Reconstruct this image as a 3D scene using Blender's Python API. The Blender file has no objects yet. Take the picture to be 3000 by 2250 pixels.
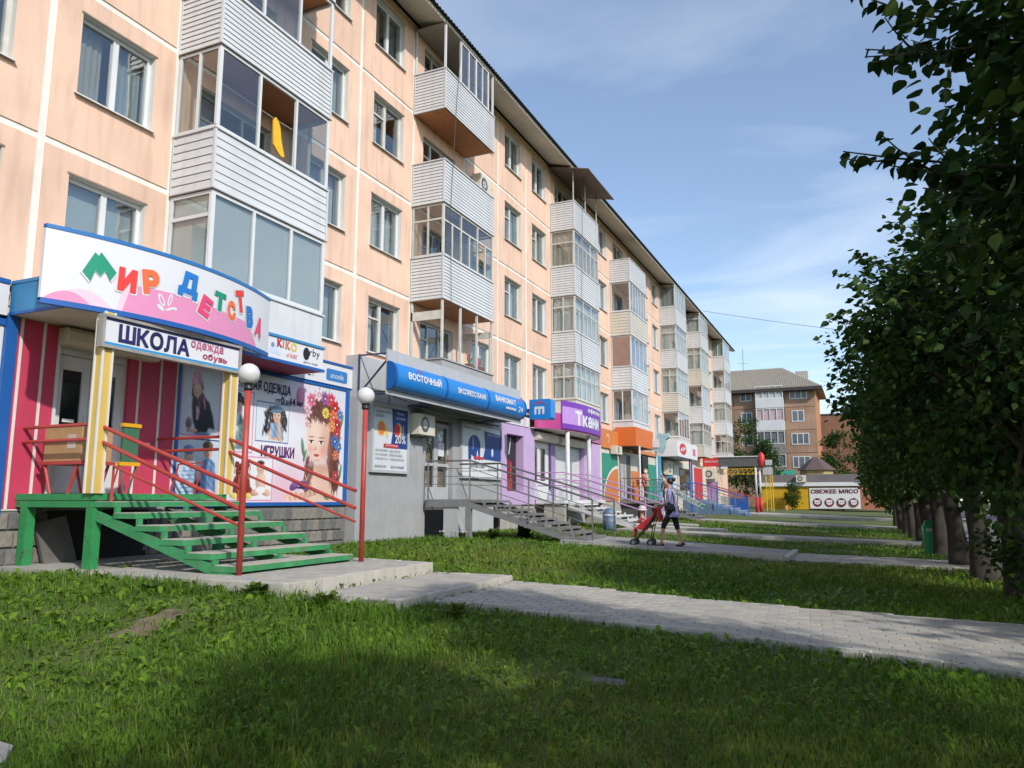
import bpy, bmesh, math, random
import numpy as np
from mathutils import Matrix, Vector
R = math.radians
random.seed(7); rng = np.random.default_rng(11)
sc = bpy.context.scene
COL = sc.collection

# ------------------------------------------------------------------ camera, sky, sun, exposure
# world origin = eye of the photographer; +Y runs along the facade, +X towards the street
cam_d = bpy.data.cameras.new('camera'); cam = bpy.data.objects.new('camera', cam_d); COL.objects.link(cam)
cam.location = (0, 0, 0); cam.rotation_euler = (R(90 + 8.543), 0, R(24.2725))
cam_d.sensor_fit = 'HORIZONTAL'; cam_d.sensor_width = 36; cam_d.lens = 27; cam_d.clip_start = .05; cam_d.clip_end = 2000
sc.camera = cam
SUN_EL, SUN_AZ = R(35), R(32)          # azimuth measured from +X towards -Y
sdir = Vector((math.cos(SUN_EL) * math.cos(SUN_AZ), -math.cos(SUN_EL) * math.sin(SUN_AZ), math.sin(SUN_EL)))
world = bpy.data.worlds.new('World'); sc.world = world; world.use_nodes = True
nt = world.node_tree; nt.nodes.clear()
def N(t, typ, **kw):
    n = t.nodes.new(typ)
    for k, v in kw.items(): setattr(n, k, v)
    return n
sky = N(nt, 'ShaderNodeTexSky', sky_type='NISHITA', sun_disc=False)
sky.sun_elevation = SUN_EL; sky.sun_rotation = math.atan2(sdir.x, sdir.y); sky.air_density = 1.0; sky.dust_density = .6; sky.ozone_density = 1.9
tc = N(nt, 'ShaderNodeTexCoord')
# thin wispy clouds lying on a flat layer far above: project the direction onto that layer
sep = N(nt, 'ShaderNodeSeparateXYZ'); nt.links.new(tc.outputs['Generated'], sep.inputs[0])
mz = N(nt, 'ShaderNodeMath', operation='MAXIMUM'); nt.links.new(sep.outputs['Z'], mz.inputs[0]); mz.inputs[1].default_value = .14
dx = N(nt, 'ShaderNodeMath', operation='DIVIDE'); nt.links.new(sep.outputs['X'], dx.inputs[0]); nt.links.new(mz.outputs[0], dx.inputs[1])
dy = N(nt, 'ShaderNodeMath', operation='DIVIDE'); nt.links.new(sep.outputs['Y'], dy.inputs[0]); nt.links.new(mz.outputs[0], dy.inputs[1])
cmb = N(nt, 'ShaderNodeCombineXYZ'); nt.links.new(dx.outputs[0], cmb.inputs[0]); nt.links.new(dy.outputs[0], cmb.inputs[1])
mp = N(nt, 'ShaderNodeMapping'); mp.inputs['Rotation'].default_value = (0, 0, R(25)); mp.inputs['Scale'].default_value = (.75, 1.0, 1); nt.links.new(cmb.outputs[0], mp.inputs[0])
ns = N(nt, 'ShaderNodeTexNoise'); ns.inputs['Scale'].default_value = .9; ns.inputs['Detail'].default_value = 5; ns.inputs['Roughness'].default_value = .5; ns.inputs['Distortion'].default_value = .6
nt.links.new(mp.outputs[0], ns.inputs['Vector'])
rp = N(nt, 'ShaderNodeMapRange'); rp.inputs['From Min'].default_value = .45; rp.inputs['From Max'].default_value = .82; rp.inputs['To Min'].default_value = .06; rp.inputs['To Max'].default_value = .62; nt.links.new(ns.outputs[0], rp.inputs['Value'])
mx = N(nt, 'ShaderNodeMix', data_type='RGBA'); nt.links.new(rp.outputs[0], mx.inputs['Factor']); nt.links.new(sky.outputs[0], mx.inputs[6]); mx.inputs[7].default_value = (5.6, 6.0, 6.5, 1)
bg = N(nt, 'ShaderNodeBackground'); bg.inputs['Strength'].default_value = .15; nt.links.new(mx.outputs[2], bg.inputs['Color'])
wo = N(nt, 'ShaderNodeOutputWorld'); nt.links.new(bg.outputs[0], wo.inputs[0])
sun_d = bpy.data.lights.new('sun', 'SUN'); sun_d.energy = 2.9; sun_d.angle = R(1.2); sun_d.color = (1.0, .95, .87)
sun = bpy.data.objects.new('sun', sun_d); COL.objects.link(sun); sun.rotation_euler = sdir.to_track_quat('Z', 'Y').to_euler()
sc.view_settings.view_transform = 'Standard'; sc.view_settings.look = 'None'; sc.view_settings.gamma = 1; sc.view_settings.use_curve_mapping = False
sc.view_settings.exposure = 0.42
sc.render.engine = 'CYCLES'
cy = sc.cycles; cy.use_denoising = True; cy.max_bounces = 7; cy.diffuse_bounces = 3; cy.glossy_bounces = 3; cy.transmission_bounces = 4; cy.transparent_max_bounces = 10
cy.caustics_reflective = False; cy.caustics_refractive = False; cy.sample_clamp_indirect = 6

# ------------------------------------------------------------------ materials
MATS = {}
def mat(name, col, rough=.6, var=.12, scale=3.0, bump=0.0, bscale=40.0, metal=0.0, dirt=0.0, spec=.5, stretch=None, emit=None, trans=0.0, tone=0.0, chip=None):
    """principled material with noise-driven tone variation, optional streaky dirt and fine relief (object = world space)"""
    if name in MATS: return MATS[name]
    m = bpy.data.materials.new(name); m.use_nodes = True; t = m.node_tree; b = t.nodes['Principled BSDF']
    b.inputs['Roughness'].default_value = rough; b.inputs['Metallic'].default_value = metal; b.inputs['Specular IOR Level'].default_value = spec
    c = (*col, 1)
    g = N(t, 'ShaderNodeTexCoord'); mpn = N(t, 'ShaderNodeMapping'); t.links.new(g.outputs['Object'], mpn.inputs[0])
    if stretch: mpn.inputs['Scale'].default_value = stretch
    src = None
    if var > 0:
        n1 = N(t, 'ShaderNodeTexNoise'); n1.inputs['Scale'].default_value = scale; n1.inputs['Detail'].default_value = 5; n1.inputs['Roughness'].default_value = .6
        t.links.new(mpn.outputs[0], n1.inputs['Vector'])
        r = N(t, 'ShaderNodeMapRange'); r.inputs['From Min'].default_value = .3; r.inputs['From Max'].default_value = .7; r.inputs['To Min'].default_value = 1 - var; r.inputs['To Max'].default_value = 1 + var
        t.links.new(n1.outputs[0], r.inputs['Value'])
        h = N(t, 'ShaderNodeVectorMath', operation='SCALE'); h.inputs[0].default_value = col; t.links.new(r.outputs[0], h.inputs['Scale'])
        src = h.outputs[0]
    if dirt > 0:
        n2 = N(t, 'ShaderNodeTexNoise'); n2.inputs['Scale'].default_value = 2.2; n2.inputs['Detail'].default_value = 7
        mp2 = N(t, 'ShaderNodeMapping'); mp2.inputs['Scale'].default_value = (2.4, 2.4, .35); t.links.new(g.outputs['Object'], mp2.inputs[0]); t.links.new(mp2.outputs[0], n2.inputs['Vector'])
        r2 = N(t, 'ShaderNodeMapRange'); r2.inputs['From Min'].default_value = .48; r2.inputs['From Max'].default_value = .75; r2.inputs['To Max'].default_value = dirt; t.links.new(n2.outputs[0], r2.inputs['Value'])
        mx_ = N(t, 'ShaderNodeMix', data_type='RGBA'); t.links.new(r2.outputs[0], mx_.inputs['Factor'])
        if src: t.links.new(src, mx_.inputs[6])
        else: mx_.inputs[6].default_value = c
        mx_.inputs[7].default_value = (col[0] * .35 + .03, col[1] * .35 + .025, col[2] * .35 + .02, 1)
        src = mx_.outputs[2]
    if tone > 0:       # every separate piece differs a little
        oi = N(t, 'ShaderNodeObjectInfo'); r4 = N(t, 'ShaderNodeMapRange'); r4.inputs['To Min'].default_value = 1 - tone; r4.inputs['To Max'].default_value = 1 + tone; t.links.new(oi.outputs['Random'], r4.inputs['Value'])
        h4 = N(t, 'ShaderNodeVectorMath', operation='SCALE'); t.links.new(r4.outputs[0], h4.inputs['Scale'])
        if src: t.links.new(src, h4.inputs[0])
        else: h4.inputs[0].default_value = col
        src = h4.outputs[0]
    if chip:           # chipped paint showing what lies under it
        n5 = N(t, 'ShaderNodeTexNoise'); n5.inputs['Scale'].default_value = 9; n5.inputs['Detail'].default_value = 8; n5.inputs['Roughness'].default_value = .7; t.links.new(g.outputs['Object'], n5.inputs['Vector'])
        r5 = N(t, 'ShaderNodeMapRange'); r5.inputs['From Min'].default_value = .575; r5.inputs['From Max'].default_value = .64; t.links.new(n5.outputs[0], r5.inputs['Value'])
        m5 = N(t, 'ShaderNodeMix', data_type='RGBA'); t.links.new(r5.outputs[0], m5.inputs['Factor']); m5.inputs[7].default_value = (*chip, 1)
        if src: t.links.new(src, m5.inputs[6])
        else: m5.inputs[6].default_value = c
        src = m5.outputs[2]
    if src: t.links.new(src, b.inputs['Base Color'])
    else: b.inputs['Base Color'].default_value = c
    if bump > 0:
        n3 = N(t, 'ShaderNodeTexNoise'); n3.inputs['Scale'].default_value = bscale; n3.inputs['Detail'].default_value = 4; t.links.new(mpn.outputs[0], n3.inputs['Vector'])
        bp = N(t, 'ShaderNodeBump'); bp.inputs['Strength'].default_value = bump; bp.inputs['Distance'].default_value = .01; t.links.new(n3.outputs[0], bp.inputs['Height']); t.links.new(bp.outputs[0], b.inputs['Normal'])
    if trans > 0:      # thin leaf: some light passes through
        tr = N(t, 'ShaderNodeBsdfTranslucent'); ms = N(t, 'ShaderNodeMixShader'); ms.inputs[0].default_value = trans
        if src: t.links.new(src, tr.inputs['Color'])
        else: tr.inputs['Color'].default_value = c
        o = [n for n in t.nodes if n.type == 'OUTPUT_MATERIAL'][0]
        t.links.new(b.outputs[0], ms.inputs[1]); t.links.new(tr.outputs[0], ms.inputs[2]); t.links.new(ms.outputs[0], o.inputs[0])
    MATS[name] = m; return m
def glass(name, tint=(.75, .8, .8), base=.06):
    """window pane: fresnel reflection over a see-through, slightly tinted sheet"""
    if name in MATS: return MATS[name]
    m = bpy.data.materials.new(name); m.use_nodes = True; t = m.node_tree; t.nodes.clear()
    lw = N(t, 'ShaderNodeLayerWeight'); lw.inputs[0].default_value = .5
    fr = N(t, 'ShaderNodeMath', operation='POWER'); t.links.new(lw.outputs['Facing'], fr.inputs[0]); fr.inputs[1].default_value = 4.5
    ad = N(t, 'ShaderNodeMath', operation='MULTIPLY_ADD'); t.links.new(fr.outputs[0], ad.inputs[0]); ad.inputs[2].default_value = base; ad.inputs[1].default_value = .8; ad.use_clamp = True
    gl = N(t, 'ShaderNodeBsdfGlossy'); gl.inputs['Roughness'].default_value = .015; gl.inputs['Color'].default_value = (.95, .97, 1, 1)
    g = N(t, 'ShaderNodeTexCoord'); n3 = N(t, 'ShaderNodeTexNoise'); n3.inputs['Scale'].default_value = 1.6; t.links.new(g.outputs['Object'], n3.inputs['Vector'])
    bp = N(t, 'ShaderNodeBump'); bp.inputs['Strength'].default_value = .25; bp.inputs['Distance'].default_value = .02; t.links.new(n3.outputs[0], bp.inputs['Height']); t.links.new(bp.outputs[0], gl.inputs['Normal'])
    tr = N(t, 'ShaderNodeBsdfTransparent'); tr.inputs['Color'].default_value = (*tint, 1)
    ms = N(t, 'ShaderNodeMixShader'); t.links.new(ad.outputs[0], ms.inputs[0]); t.links.new(tr.outputs[0], ms.inputs[1]); t.links.new(gl.outputs[0], ms.inputs[2])
    o = N(t, 'ShaderNodeOutputMaterial'); t.links.new(ms.outputs[0], o.inputs[0]); MATS[name] = m; return m
def lin(r, g, b):
    f = lambda c: (c / 255 / 12.92) if c / 255 <= .04045 else ((c / 255 + .055) / 1.055) ** 2.4
    return (f(r), f(g), f(b))
PEACH = mat('peach_paint', (.725, .495, .375), .85, .10, .7, .15, 60, dirt=.3, tone=.06)
JOINT = mat('joint_white', (.74, .72, .66), .8, .1, 2, .1, 50, dirt=.2)
REVEAL = mat('reveal_white', (.66, .66, .64), .7, .06, 2)
PVC = mat('white_plastic', (.64, .65, .66), .35, .04, 2, dirt=.06)
OLDW = mat('old_white_wood', (.56, .55, .50), .6, .12, 5, .1, 30, dirt=.25)
SIDING = mat('white_siding', (.585, .60, .615), .45, .06, 1.5, dirt=.2, tone=.03)
SIDING2 = mat('cream_siding', (.56, .535, .46), .5, .06, 1.5, dirt=.2)
GLASS = glass('window_glass', (.8, .84, .84), .13); GLASS2 = glass('balcony_glass', (.85, .88, .88), .1)
TINSILL = mat('sill_tin', (.30, .22, .17), .5, .2, 5)
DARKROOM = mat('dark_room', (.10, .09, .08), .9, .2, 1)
ROOFM = mat('dark_roof_sheet', (.045, .05, .065), .6, .15, 3)
SOFFIT = mat('soffit', (.62, .58, .50), .8, .08, 1, dirt=.2)
CURT = [mat('curtain_white', (.72, .73, .70), .9, .06, 6), mat('curtain_grey', (.42, .45, .44), .9, .08, 6), mat('curtain_green', (.50, .58, .52), .9, .06, 6), mat('curtain_beige', (.52, .45, .36), .9, .08, 6), mat('curtain_lilac', (.45, .42, .52), .9, .08, 6)]
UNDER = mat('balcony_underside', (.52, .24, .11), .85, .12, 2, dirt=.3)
CONC = mat('concrete', (.36, .345, .31), .9, .12, 4, .3, 50, dirt=.25)
CONC2 = mat('concrete_kerb', (.44, .42, .37), .9, .1, 6, .25, 60, dirt=.2)
BLACK = mat('black', (.012, .012, .014), .5, 0)
WHITE = mat('print_white', (.66, .66, .68), .45, .02, 2)
METAL = mat('grey_steel', (.26, .27, .28), .35, .08, 4, metal=.7)
def flat(name, rgb, rough=.5, k=.85, var=.03):
    c = lin(*rgb); return mat(name, tuple(min(.85, x * k) for x in c), rough, var, 4)

# ------------------------------------------------------------------ geometry helpers
WT = {}            # world translation of each object (no rotations on parents)
class MB:
    def __init__(s): s.v = []; s.f = []; s.m = []; s.mi = 0
    def add(s, vs, fs):
        k = len(s.v); s.v.extend([tuple(p) for p in vs]); s.f.extend([tuple(i + k for i in f) for f in fs]); s.m.extend([s.mi] * len(fs)); return s
    def box(s, x0, y0, z0, x1, y1, z1):
        x0, x1 = min(x0, x1), max(x0, x1); y0, y1 = min(y0, y1), max(y0, y1); z0, z1 = min(z0, z1), max(z0, z1)
        return s.add([(x0, y0, z0), (x1, y0, z0), (x1, y1, z0), (x0, y1, z0), (x0, y0, z1), (x1, y0, z1), (x1, y1, z1), (x0, y1, z1)],
                     [(0, 3, 2, 1), (4, 5, 6, 7), (0, 1, 5, 4), (1, 2, 6, 5), (2, 3, 7, 6), (3, 0, 4, 7)])
    def quad(s, a, b, c, d): return s.add([a, b, c, d], [(0, 1, 2, 3)])
    def beam(s, p, q, w, h):
        """rectangular bar from p to q; w sideways (horizontal), h the other way"""
        p = Vector(p); q = Vector(q); d = (q - p).normalized(); up = Vector((0, 0, 1)) if abs(d.z) < .95 else Vector((1, 0, 0))
        a = d.cross(up).normalized() * w / 2; b = a.cross(d).normalized() * h / 2
        vs = [p - a - b, p + a - b, p + a + b, p - a + b, q - a - b, q + a - b, q + a + b, q - a + b]
        return s.add(vs, [(0, 3, 2, 1), (4, 5, 6, 7), (0, 1, 5, 4), (1, 2, 6, 5), (2, 3, 7, 6), (3, 0, 4, 7)])
    def tube(s, pts, r, n=8, cap=True):
        """tube through pts; r a number or a list"""
        pts = [Vector(p) for p in pts]; rs = r if isinstance(r, (list, tuple)) else [r] * len(pts); k = len(s.v); prev = None
        for i, p in enumerate(pts):
            d = (pts[min(i + 1, len(pts) - 1)] - pts[max(i - 1, 0)]).normalized()
            up = Vector((0, 0, 1)) if abs(d.z) < .9 else Vector((1, 0, 0))
            a = d.cross(up).normalized() if prev is None else (prev - d * prev.dot(d)).normalized(); prev = a; b = d.cross(a)
            for j in range(n):
                t = 2 * math.pi * j / n; s.v.append(tuple(p + (a * math.cos(t) + b * math.sin(t)) * rs[i]))
        for i in range(len(pts) - 1):
            for j in range(n):
                s.f.append((k + i * n + j, k + i * n + (j + 1) % n, k + (i + 1) * n + (j + 1) % n, k + (i + 1) * n + j)); s.m.append(s.mi)
        if cap:
            s.f.append(tuple(k + j for j in reversed(range(n)))); s.m.append(s.mi)
            s.f.append(tuple(k + (len(pts) - 1) * n + j for j in range(n))); s.m.append(s.mi)
        return s
    def lathe(s, c, prof, n=16):
        """prof: list of (r, z) going up, around the vertical axis through c"""
        k = len(s.v); c = Vector(c)
        for r_, z in prof:
            for j in range(n):
                t = 2 * math.pi * j / n; s.v.append((c.x + r_ * math.cos(t), c.y + r_ * math.sin(t), c.z + z))
        for i in range(len(prof) - 1):
            for j in range(n):
                s.f.append((k + i * n + j, k + i * n + (j + 1) % n, k + (i + 1) * n + (j + 1) % n, k + (i + 1) * n + j)); s.m.append(s.mi)
        s.f.append(tuple(k + j for j in reversed(range(n)))); s.m.append(s.mi); s.f.append(tuple(k + (len(prof) - 1) * n + j for j in range(n))); s.m.append(s.mi)
        return s
    def ball(s, c, r, n=16, m=10, sc_=(1, 1, 1)):
        k = len(s.v)
        for i in range(1, m):
            a = math.pi * i / m
            for j in range(n):
                t = 2 * math.pi * j / n; s.v.append((c[0] + r * sc_[0] * math.sin(a) * math.cos(t), c[1] + r * sc_[1] * math.sin(a) * math.sin(t), c[2] + r * sc_[2] * math.cos(a)))
        s.v.append((c[0], c[1], c[2] + r * sc_[2])); s.v.append((c[0], c[1], c[2] - r * sc_[2])); T = len(s.v) - 2; B = T + 1
        for i in range(m - 2):
            for j in range(n): s.f.append((k + i * n + j, k + (i + 1) * n + j, k + (i + 1) * n + (j + 1) % n, k + i * n + (j + 1) % n)); s.m.append(s.mi)
        for j in range(n):
            s.f.append((T, k + j, k + (j + 1) % n)); s.m.append(s.mi); s.f.append((B, k + (m - 2) * n + (j + 1) % n, k + (m - 2) * n + j)); s.m.append(s.mi)
        return s
    def prism(s, pts, axis, a0, a1):
        """pts: closed 2-d outline; axis 'x','y','z' = extrusion axis (outline in the other two, in xyz order)"""
        def P(p, a): return {'x': (a, p[0], p[1]), 'y': (p[0], a, p[1]), 'z': (p[0], p[1], a)}[axis]
        n = len(pts); vs = [P(p, a0) for p in pts] + [P(p, a1) for p in pts]
        return s.add(vs, [tuple(range(n)), tuple(reversed(range(n, 2 * n)))] + [(i, i + n, (i + 1) % n + n, (i + 1) % n) for i in range(n)])
    def mesh(s, name):
        me = bpy.data.meshes.new(name); me.from_pydata(s.v, [], s.f); return me
    def build(s, name, m, parent=None, smooth=False, loc=None, fix=True):
        me = s.mesh(name)
        for x in (m if isinstance(m, (list, tuple)) else [m]): me.materials.append(x)
        if max(s.m, default=0) > 0: me.polygons.foreach_set('material_index', s.m)
        if fix:
            b = bmesh.new(); b.from_mesh(me); bmesh.ops.recalc_face_normals(b, faces=b.faces); b.to_mesh(me); b.free()
        if smooth: me.polygons.foreach_set('use_smooth', [True] * len(me.polygons))
        return put(name, me, parent, loc)
def put(name, me, parent=None, loc=None, scale=None, rot=None):
    """link a mesh object whose coordinates (plus loc) are world coordinates, under an untransformed-rotation parent"""
    o = bpy.data.objects.new(name, me); COL.objects.link(o); l = Vector(loc) if loc else Vector((0, 0, 0)); o.location = l
    if scale: o.scale = scale
    if rot: o.rotation_euler = rot
    WT[o] = l
    if parent:
        o.parent = parent; o.matrix_parent_inverse = Matrix.Translation(-WT[parent])
    return o
def tag(o, label, cat, group=None):
    o['label'] = label; o['category'] = cat
    if group: o['group'] = group
    return o
def thing(name, label, cat, base, group=None):
    o = bpy.data.objects.new(name, None); COL.objects.link(o); o.location = base; o.empty_display_size = .2; WT[o] = Vector(base)
    return tag(o, label, cat, group)
def struct(o): o['kind'] = 'structure'; return o
def stuff(o): o['kind'] = 'stuff'; return o
def bx(name, m, parent, *b): return MB().box(*b).build(name, m, parent)
def smooth_sharp(o, ang=40):
    me = o.data; me.polygons.foreach_set('use_smooth', [True] * len(me.polygons))
    try: me.set_sharp_from_angle(angle=R(ang))
    except Exception: pass
    return o
def np_mesh(name, V, F, mats, mi=None, smooth=False):
    """fast mesh from numpy arrays; F is (n,3) or (n,4)"""
    me = bpy.data.meshes.new(name); V = np.asarray(V, np.float32); F = np.asarray(F, np.int32); k = F.shape[1]
    me.vertices.add(len(V)); me.vertices.foreach_set('co', V.ravel()); me.loops.add(F.size); me.loops.foreach_set('vertex_index', F.ravel())
    me.polygons.add(len(F)); me.polygons.foreach_set('loop_start', np.arange(0, F.size, k, dtype=np.int32))
    for m in mats: me.materials.append(m)
    if mi is not None: me.polygons.foreach_set('material_index', np.asarray(mi, np.int32))
    if smooth: me.polygons.foreach_set('use_smooth', np.ones(len(F), bool))
    me.update(calc_edges=True); return me
# lettering: font outlines turned into thin meshes laid on a sign face
from mathutils.geometry import delaunay_2d_cdt
GLY = {}
TMP = bpy.data.scenes.new('scratch')          # empty scratch scene: evaluating there is quick
def baked(o):
    TMP.collection.objects.link(o); vl = TMP.view_layers[0]; vl.update(); me = bpy.data.meshes.new_from_object(o.evaluated_get(vl.depsgraph)); bpy.data.objects.remove(o); return me
def glyph(ch):
    """one character: outline loops of the built-in font, triangulated and kept where the winding number is not zero"""
    if ch in GLY: return GLY[ch]
    cu = bpy.data.curves.new('t', 'FONT'); cu.body = ch; cu.size = 1; cu.fill_mode = 'NONE'; cu.resolution_u = 3
    me = baked(bpy.data.objects.new('t', cu))
    V = np.empty(len(me.vertices) * 3, np.float32); me.vertices.foreach_get('co', V); V = V.reshape(-1, 3)[:, :2].astype(float); E = [tuple(e.vertices) for e in me.edges]
    bpy.data.curves.remove(cu); bpy.data.meshes.remove(me)
    if len(V) < 3: GLY[ch] = (np.zeros((0, 2)), [], [], V); return GLY[ch]
    nb = {}
    for p, q in E: nb.setdefault(p, []).append(q); nb.setdefault(q, []).append(p)
    seen = set(); D = []
    for st in range(len(V)):
        if st in seen or st not in nb: continue
        p, pv = st, None; f = st + 1 if st + 1 in nb[st] else nb[st][0]
        while True:
            seen.add(p); q = f if pv is None else next((k for k in nb[p] if k != pv), None)
            if q is None: break
            D.append((p, q)); pv, p = p, q
            if p == st: break
    r = delaunay_2d_cdt([Vector(v) for v in V], D, [], 0, 1e-6); P = np.array([tuple(v) for v in r[0]]); F = [tuple(f) for f in r[2]]
    a = V[[d[0] for d in D]]; b_ = V[[d[1] for d in D]]; out = []
    for f in F:
        c = P[list(f)].mean(axis=0); u = a - c; w = b_ - c; t = np.arctan2(u[:, 0] * w[:, 1] - u[:, 1] * w[:, 0], (u * w).sum(1)).sum()
        if abs(t) > 3.0: out.append(f)
    GLY[ch] = (P, out, D, V); return GLY[ch]
def text_mesh(s, bold=0.0, shear=0.0):
    """returns points, faces and, for each point, whether it belongs to the thickening stroke"""
    V = []; F = []; K = []; x = 0.0
    for ch in s:
        if ch == ' ': x += .3; continue
        P, f, D, L = glyph(ch)
        if len(P) == 0: continue
        x0 = P[:, 0].min(); w = P[:, 0].max() - x0; k = len(V); V += [(p[0] - x0 + x, p[1]) for p in P]; K += [0] * len(P); F += [tuple(i + k for i in t) for t in f]
        if bold > 0:
            for p, q in D:
                a, c = L[p], L[q]; d = c - a; l = math.hypot(*d)
                if l < 1e-5: continue
                d = d / l; n = np.array((-d[1], d[0])) * bold; e = d * bold * .7; k = len(V)
                V += [(t_[0] - x0 + x, t_[1]) for t_ in (a - e - n, c + e - n, c + e + n, a - e + n)]; K += [1] * 4; F.append((k, k + 1, k + 2, k + 3))
        x += w + .075 + 1.4 * bold
    V = np.array(V, float).reshape(-1, 2)
    if shear and len(V): V[:, 0] += V[:, 1] * shear
    return V, F, K
def text(s, m, parent, fn, u0, v0, w=None, h=None, bold=.0, shear=0.0, center=False, rot=0.0, off=.006, name='lettering'):
    """lay text in the (u, v) space of a sign; fn(u, v, off) gives the world point; (u0, v0) lower left; w/h stretch it to a size"""
    V, F, K = text_mesh(s, bold, shear)
    if len(V) == 0: return None
    x0, x1, y0, y1 = V[:, 0].min(), V[:, 0].max(), V[:, 1].min(), V[:, 1].max()
    sy = (h / (y1 - y0)) if h else 1; sx = (w / (x1 - x0)) if w else sy
    if not h: sy = sx
    U = (V[:, 0] - x0) * sx; Q = (V[:, 1] - y0) * sy; W_ = (x1 - x0) * sx; H_ = (y1 - y0) * sy
    if center: U -= W_ / 2; Q -= H_ / 2
    if rot: c, s_ = math.cos(rot), math.sin(rot); U, Q = U * c - Q * s_, U * s_ + Q * c
    b = MB(); b.v = [tuple(fn(u0 + u, v0 + q, off - .0006 * k)) for u, q, k in zip(U, Q, K)]; b.f = F; b.m = [0] * len(F)
    return b.build(name, m, parent, fix=False)
class Art:
    """flat print: coloured polygons stacked a hair apart on a sign face, kept as one mesh"""
    def __init__(s, fn, off=.004, step=.0012): s.fn = fn; s.b = MB(); s.mats = []; s.o = off; s.st = step
    def poly(s, m, pts):
        if m not in s.mats: s.mats.append(m)
        s.b.mi = s.mats.index(m); s.b.add([s.fn(u, v, s.o) for u, v in pts], [tuple(range(len(pts)))]); s.o += s.st; return s
    def el(s, m, cx, cy, rx, ry=None, n=22, rot=0, a0=0, a1=360):
        ry = ry or rx; c, q = math.cos(rot), math.sin(rot); P = []
        for i in range(n + (a1 - a0 < 360)):
            t = R(a0 + (a1 - a0) * i / n); x, y = rx * math.cos(t), ry * math.sin(t); P.append((cx + x * c - y * q, cy + x * q + y * c))
        return s.poly(m, P)
    def rect(s, m, u0, v0, u1, v1, r=0.0):
        if r <= 0: return s.poly(m, [(u0, v0), (u1, v0), (u1, v1), (u0, v1)])
        P = []
        for cx, cy, a in ((u1 - r, v0 + r, -90), (u1 - r, v1 - r, 0), (u0 + r, v1 - r, 90), (u0 + r, v0 + r, 180)):
            for k in range(5): t = R(a + 22.5 * k); P.append((cx + r * math.cos(t), cy + r * math.sin(t)))
        return s.poly(m, P)
    def done(s, parent, name='printed_picture'): return s.b.build(name, s.mats, parent, fix=False)
def face_x(X, y0, z0):      # sign facing the street (+X): u runs along +Y
    return lambda u, v, o=0: (X + o, y0 + u, z0 + v)
def face_y(Y, x0, z0):      # sign facing the camera (-Y): u runs along +X
    return lambda u, v, o=0: (x0 + u, Y - o, z0 + v)
# ------------------------------------------------------------------ ground and paving
def lerp_tab(t, x):
    if x <= t[0][0]: return t[0][1]
    for (a, va), (b, vb) in zip(t, t[1:]):
        if x <= b: return va + (vb - va) * (x - a) / (b - a)
    return t[-1][1]
GX = [(-60, -1.02), (-9, -.98), (-5.2, -1.1), (-2, -1.23), (2, -1.28), (5.5, -1.38), (6.2, -1.45), (60, -1.45)]
def gz(x, y):
    z = lerp_tab(GX, x)
    if y < 11.5 and -9.5 < x < -5.0: z += .075 * min(1, (11.5 - y)) * min(1, (-5.0 - x) / .8) * min(1, max(0, (y - 4.2) / 1.5))
    if y < 7: z -= .015 * (7 - max(y, -3))
    if y > 20: z += .0012 * (min(y, 90) - 20)
    return z
PAVE = []          # outlines (x, y) where no grass grows
def inpoly(P, x, y):
    c = np.zeros(len(x), bool); n = len(P)
    for i in range(n):
        x0, y0 = P[i]; x1, y1 = P[(i + 1) % n]
        k = ((y0 > y) != (y1 > y)) & (x < (x1 - x0) * (y - y0) / (y1 - y0 + 1e-12) + x0); c ^= k
    return c
GROUND = mat('lawn_soil', (.075, .10, .02), .95, .35, 1.2, .5, 30)
def build_ground():
    xs = sorted(set([-400, -200, -120, -80, -60, -40, -30, -24] + [round(-20 + .5 * i, 2) for i in range(0, 54)] + [7, 8, 10, 15, 30, 60, 120, 250, 500]))
    ys = sorted(set([-300, -100, -40, -20, -10] + [round(-6 + .75 * i, 2) for i in range(0, 60)] + [40, 45, 50, 55, 60, 70, 80, 90, 100, 120, 150, 200, 300, 500, 900]))
    V = []; F = []
    for y in ys:
        for x in xs:
            n = .02 * math.sin(x * 1.3 + y * .7) + .015 * math.sin(x * 2.9 - y * 1.9) if (-9 < x < 2 and abs(y) < 40) else 0
            V.append((x, y, gz(x, y) - .045 + n * .8))
    A = np.array(V)
    for P in PAVE:      # the soil dips under paving
        c = np.mean(P, axis=0); k = inpoly([(c[0] + (p[0] - c[0]) * 1.02, c[1] + (p[1] - c[1]) * 1.02) for p in P], A[:, 0], A[:, 1]); A[k, 2] -= .07
    V = A
    w = len(xs)
    for j in range(len(ys) - 1):
        for i in range(w - 1): F.append((j * w + i, j * w + i + 1, (j + 1) * w + i + 1, (j + 1) * w + i))
    struct(put('ground', np_mesh('ground', V, F, [GROUND], smooth=True)))
PAVER = mat('paver', (.37, .35, .31), .9, .14, 3.5, .3, 60, dirt=.22); PAVER2 = mat('paver_warm', (.385, .355, .305), .9, .14, 3.5, .3, 60, dirt=.22); PAVER3 = mat('paver_cool', (.345, .335, .31), .9, .14, 3.5, .3, 60, dirt=.22); SAND = mat('joint_sand', (.17, .16, .13), .95, .25, 6, .3, 40)
PW, PH = .215, .185
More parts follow.
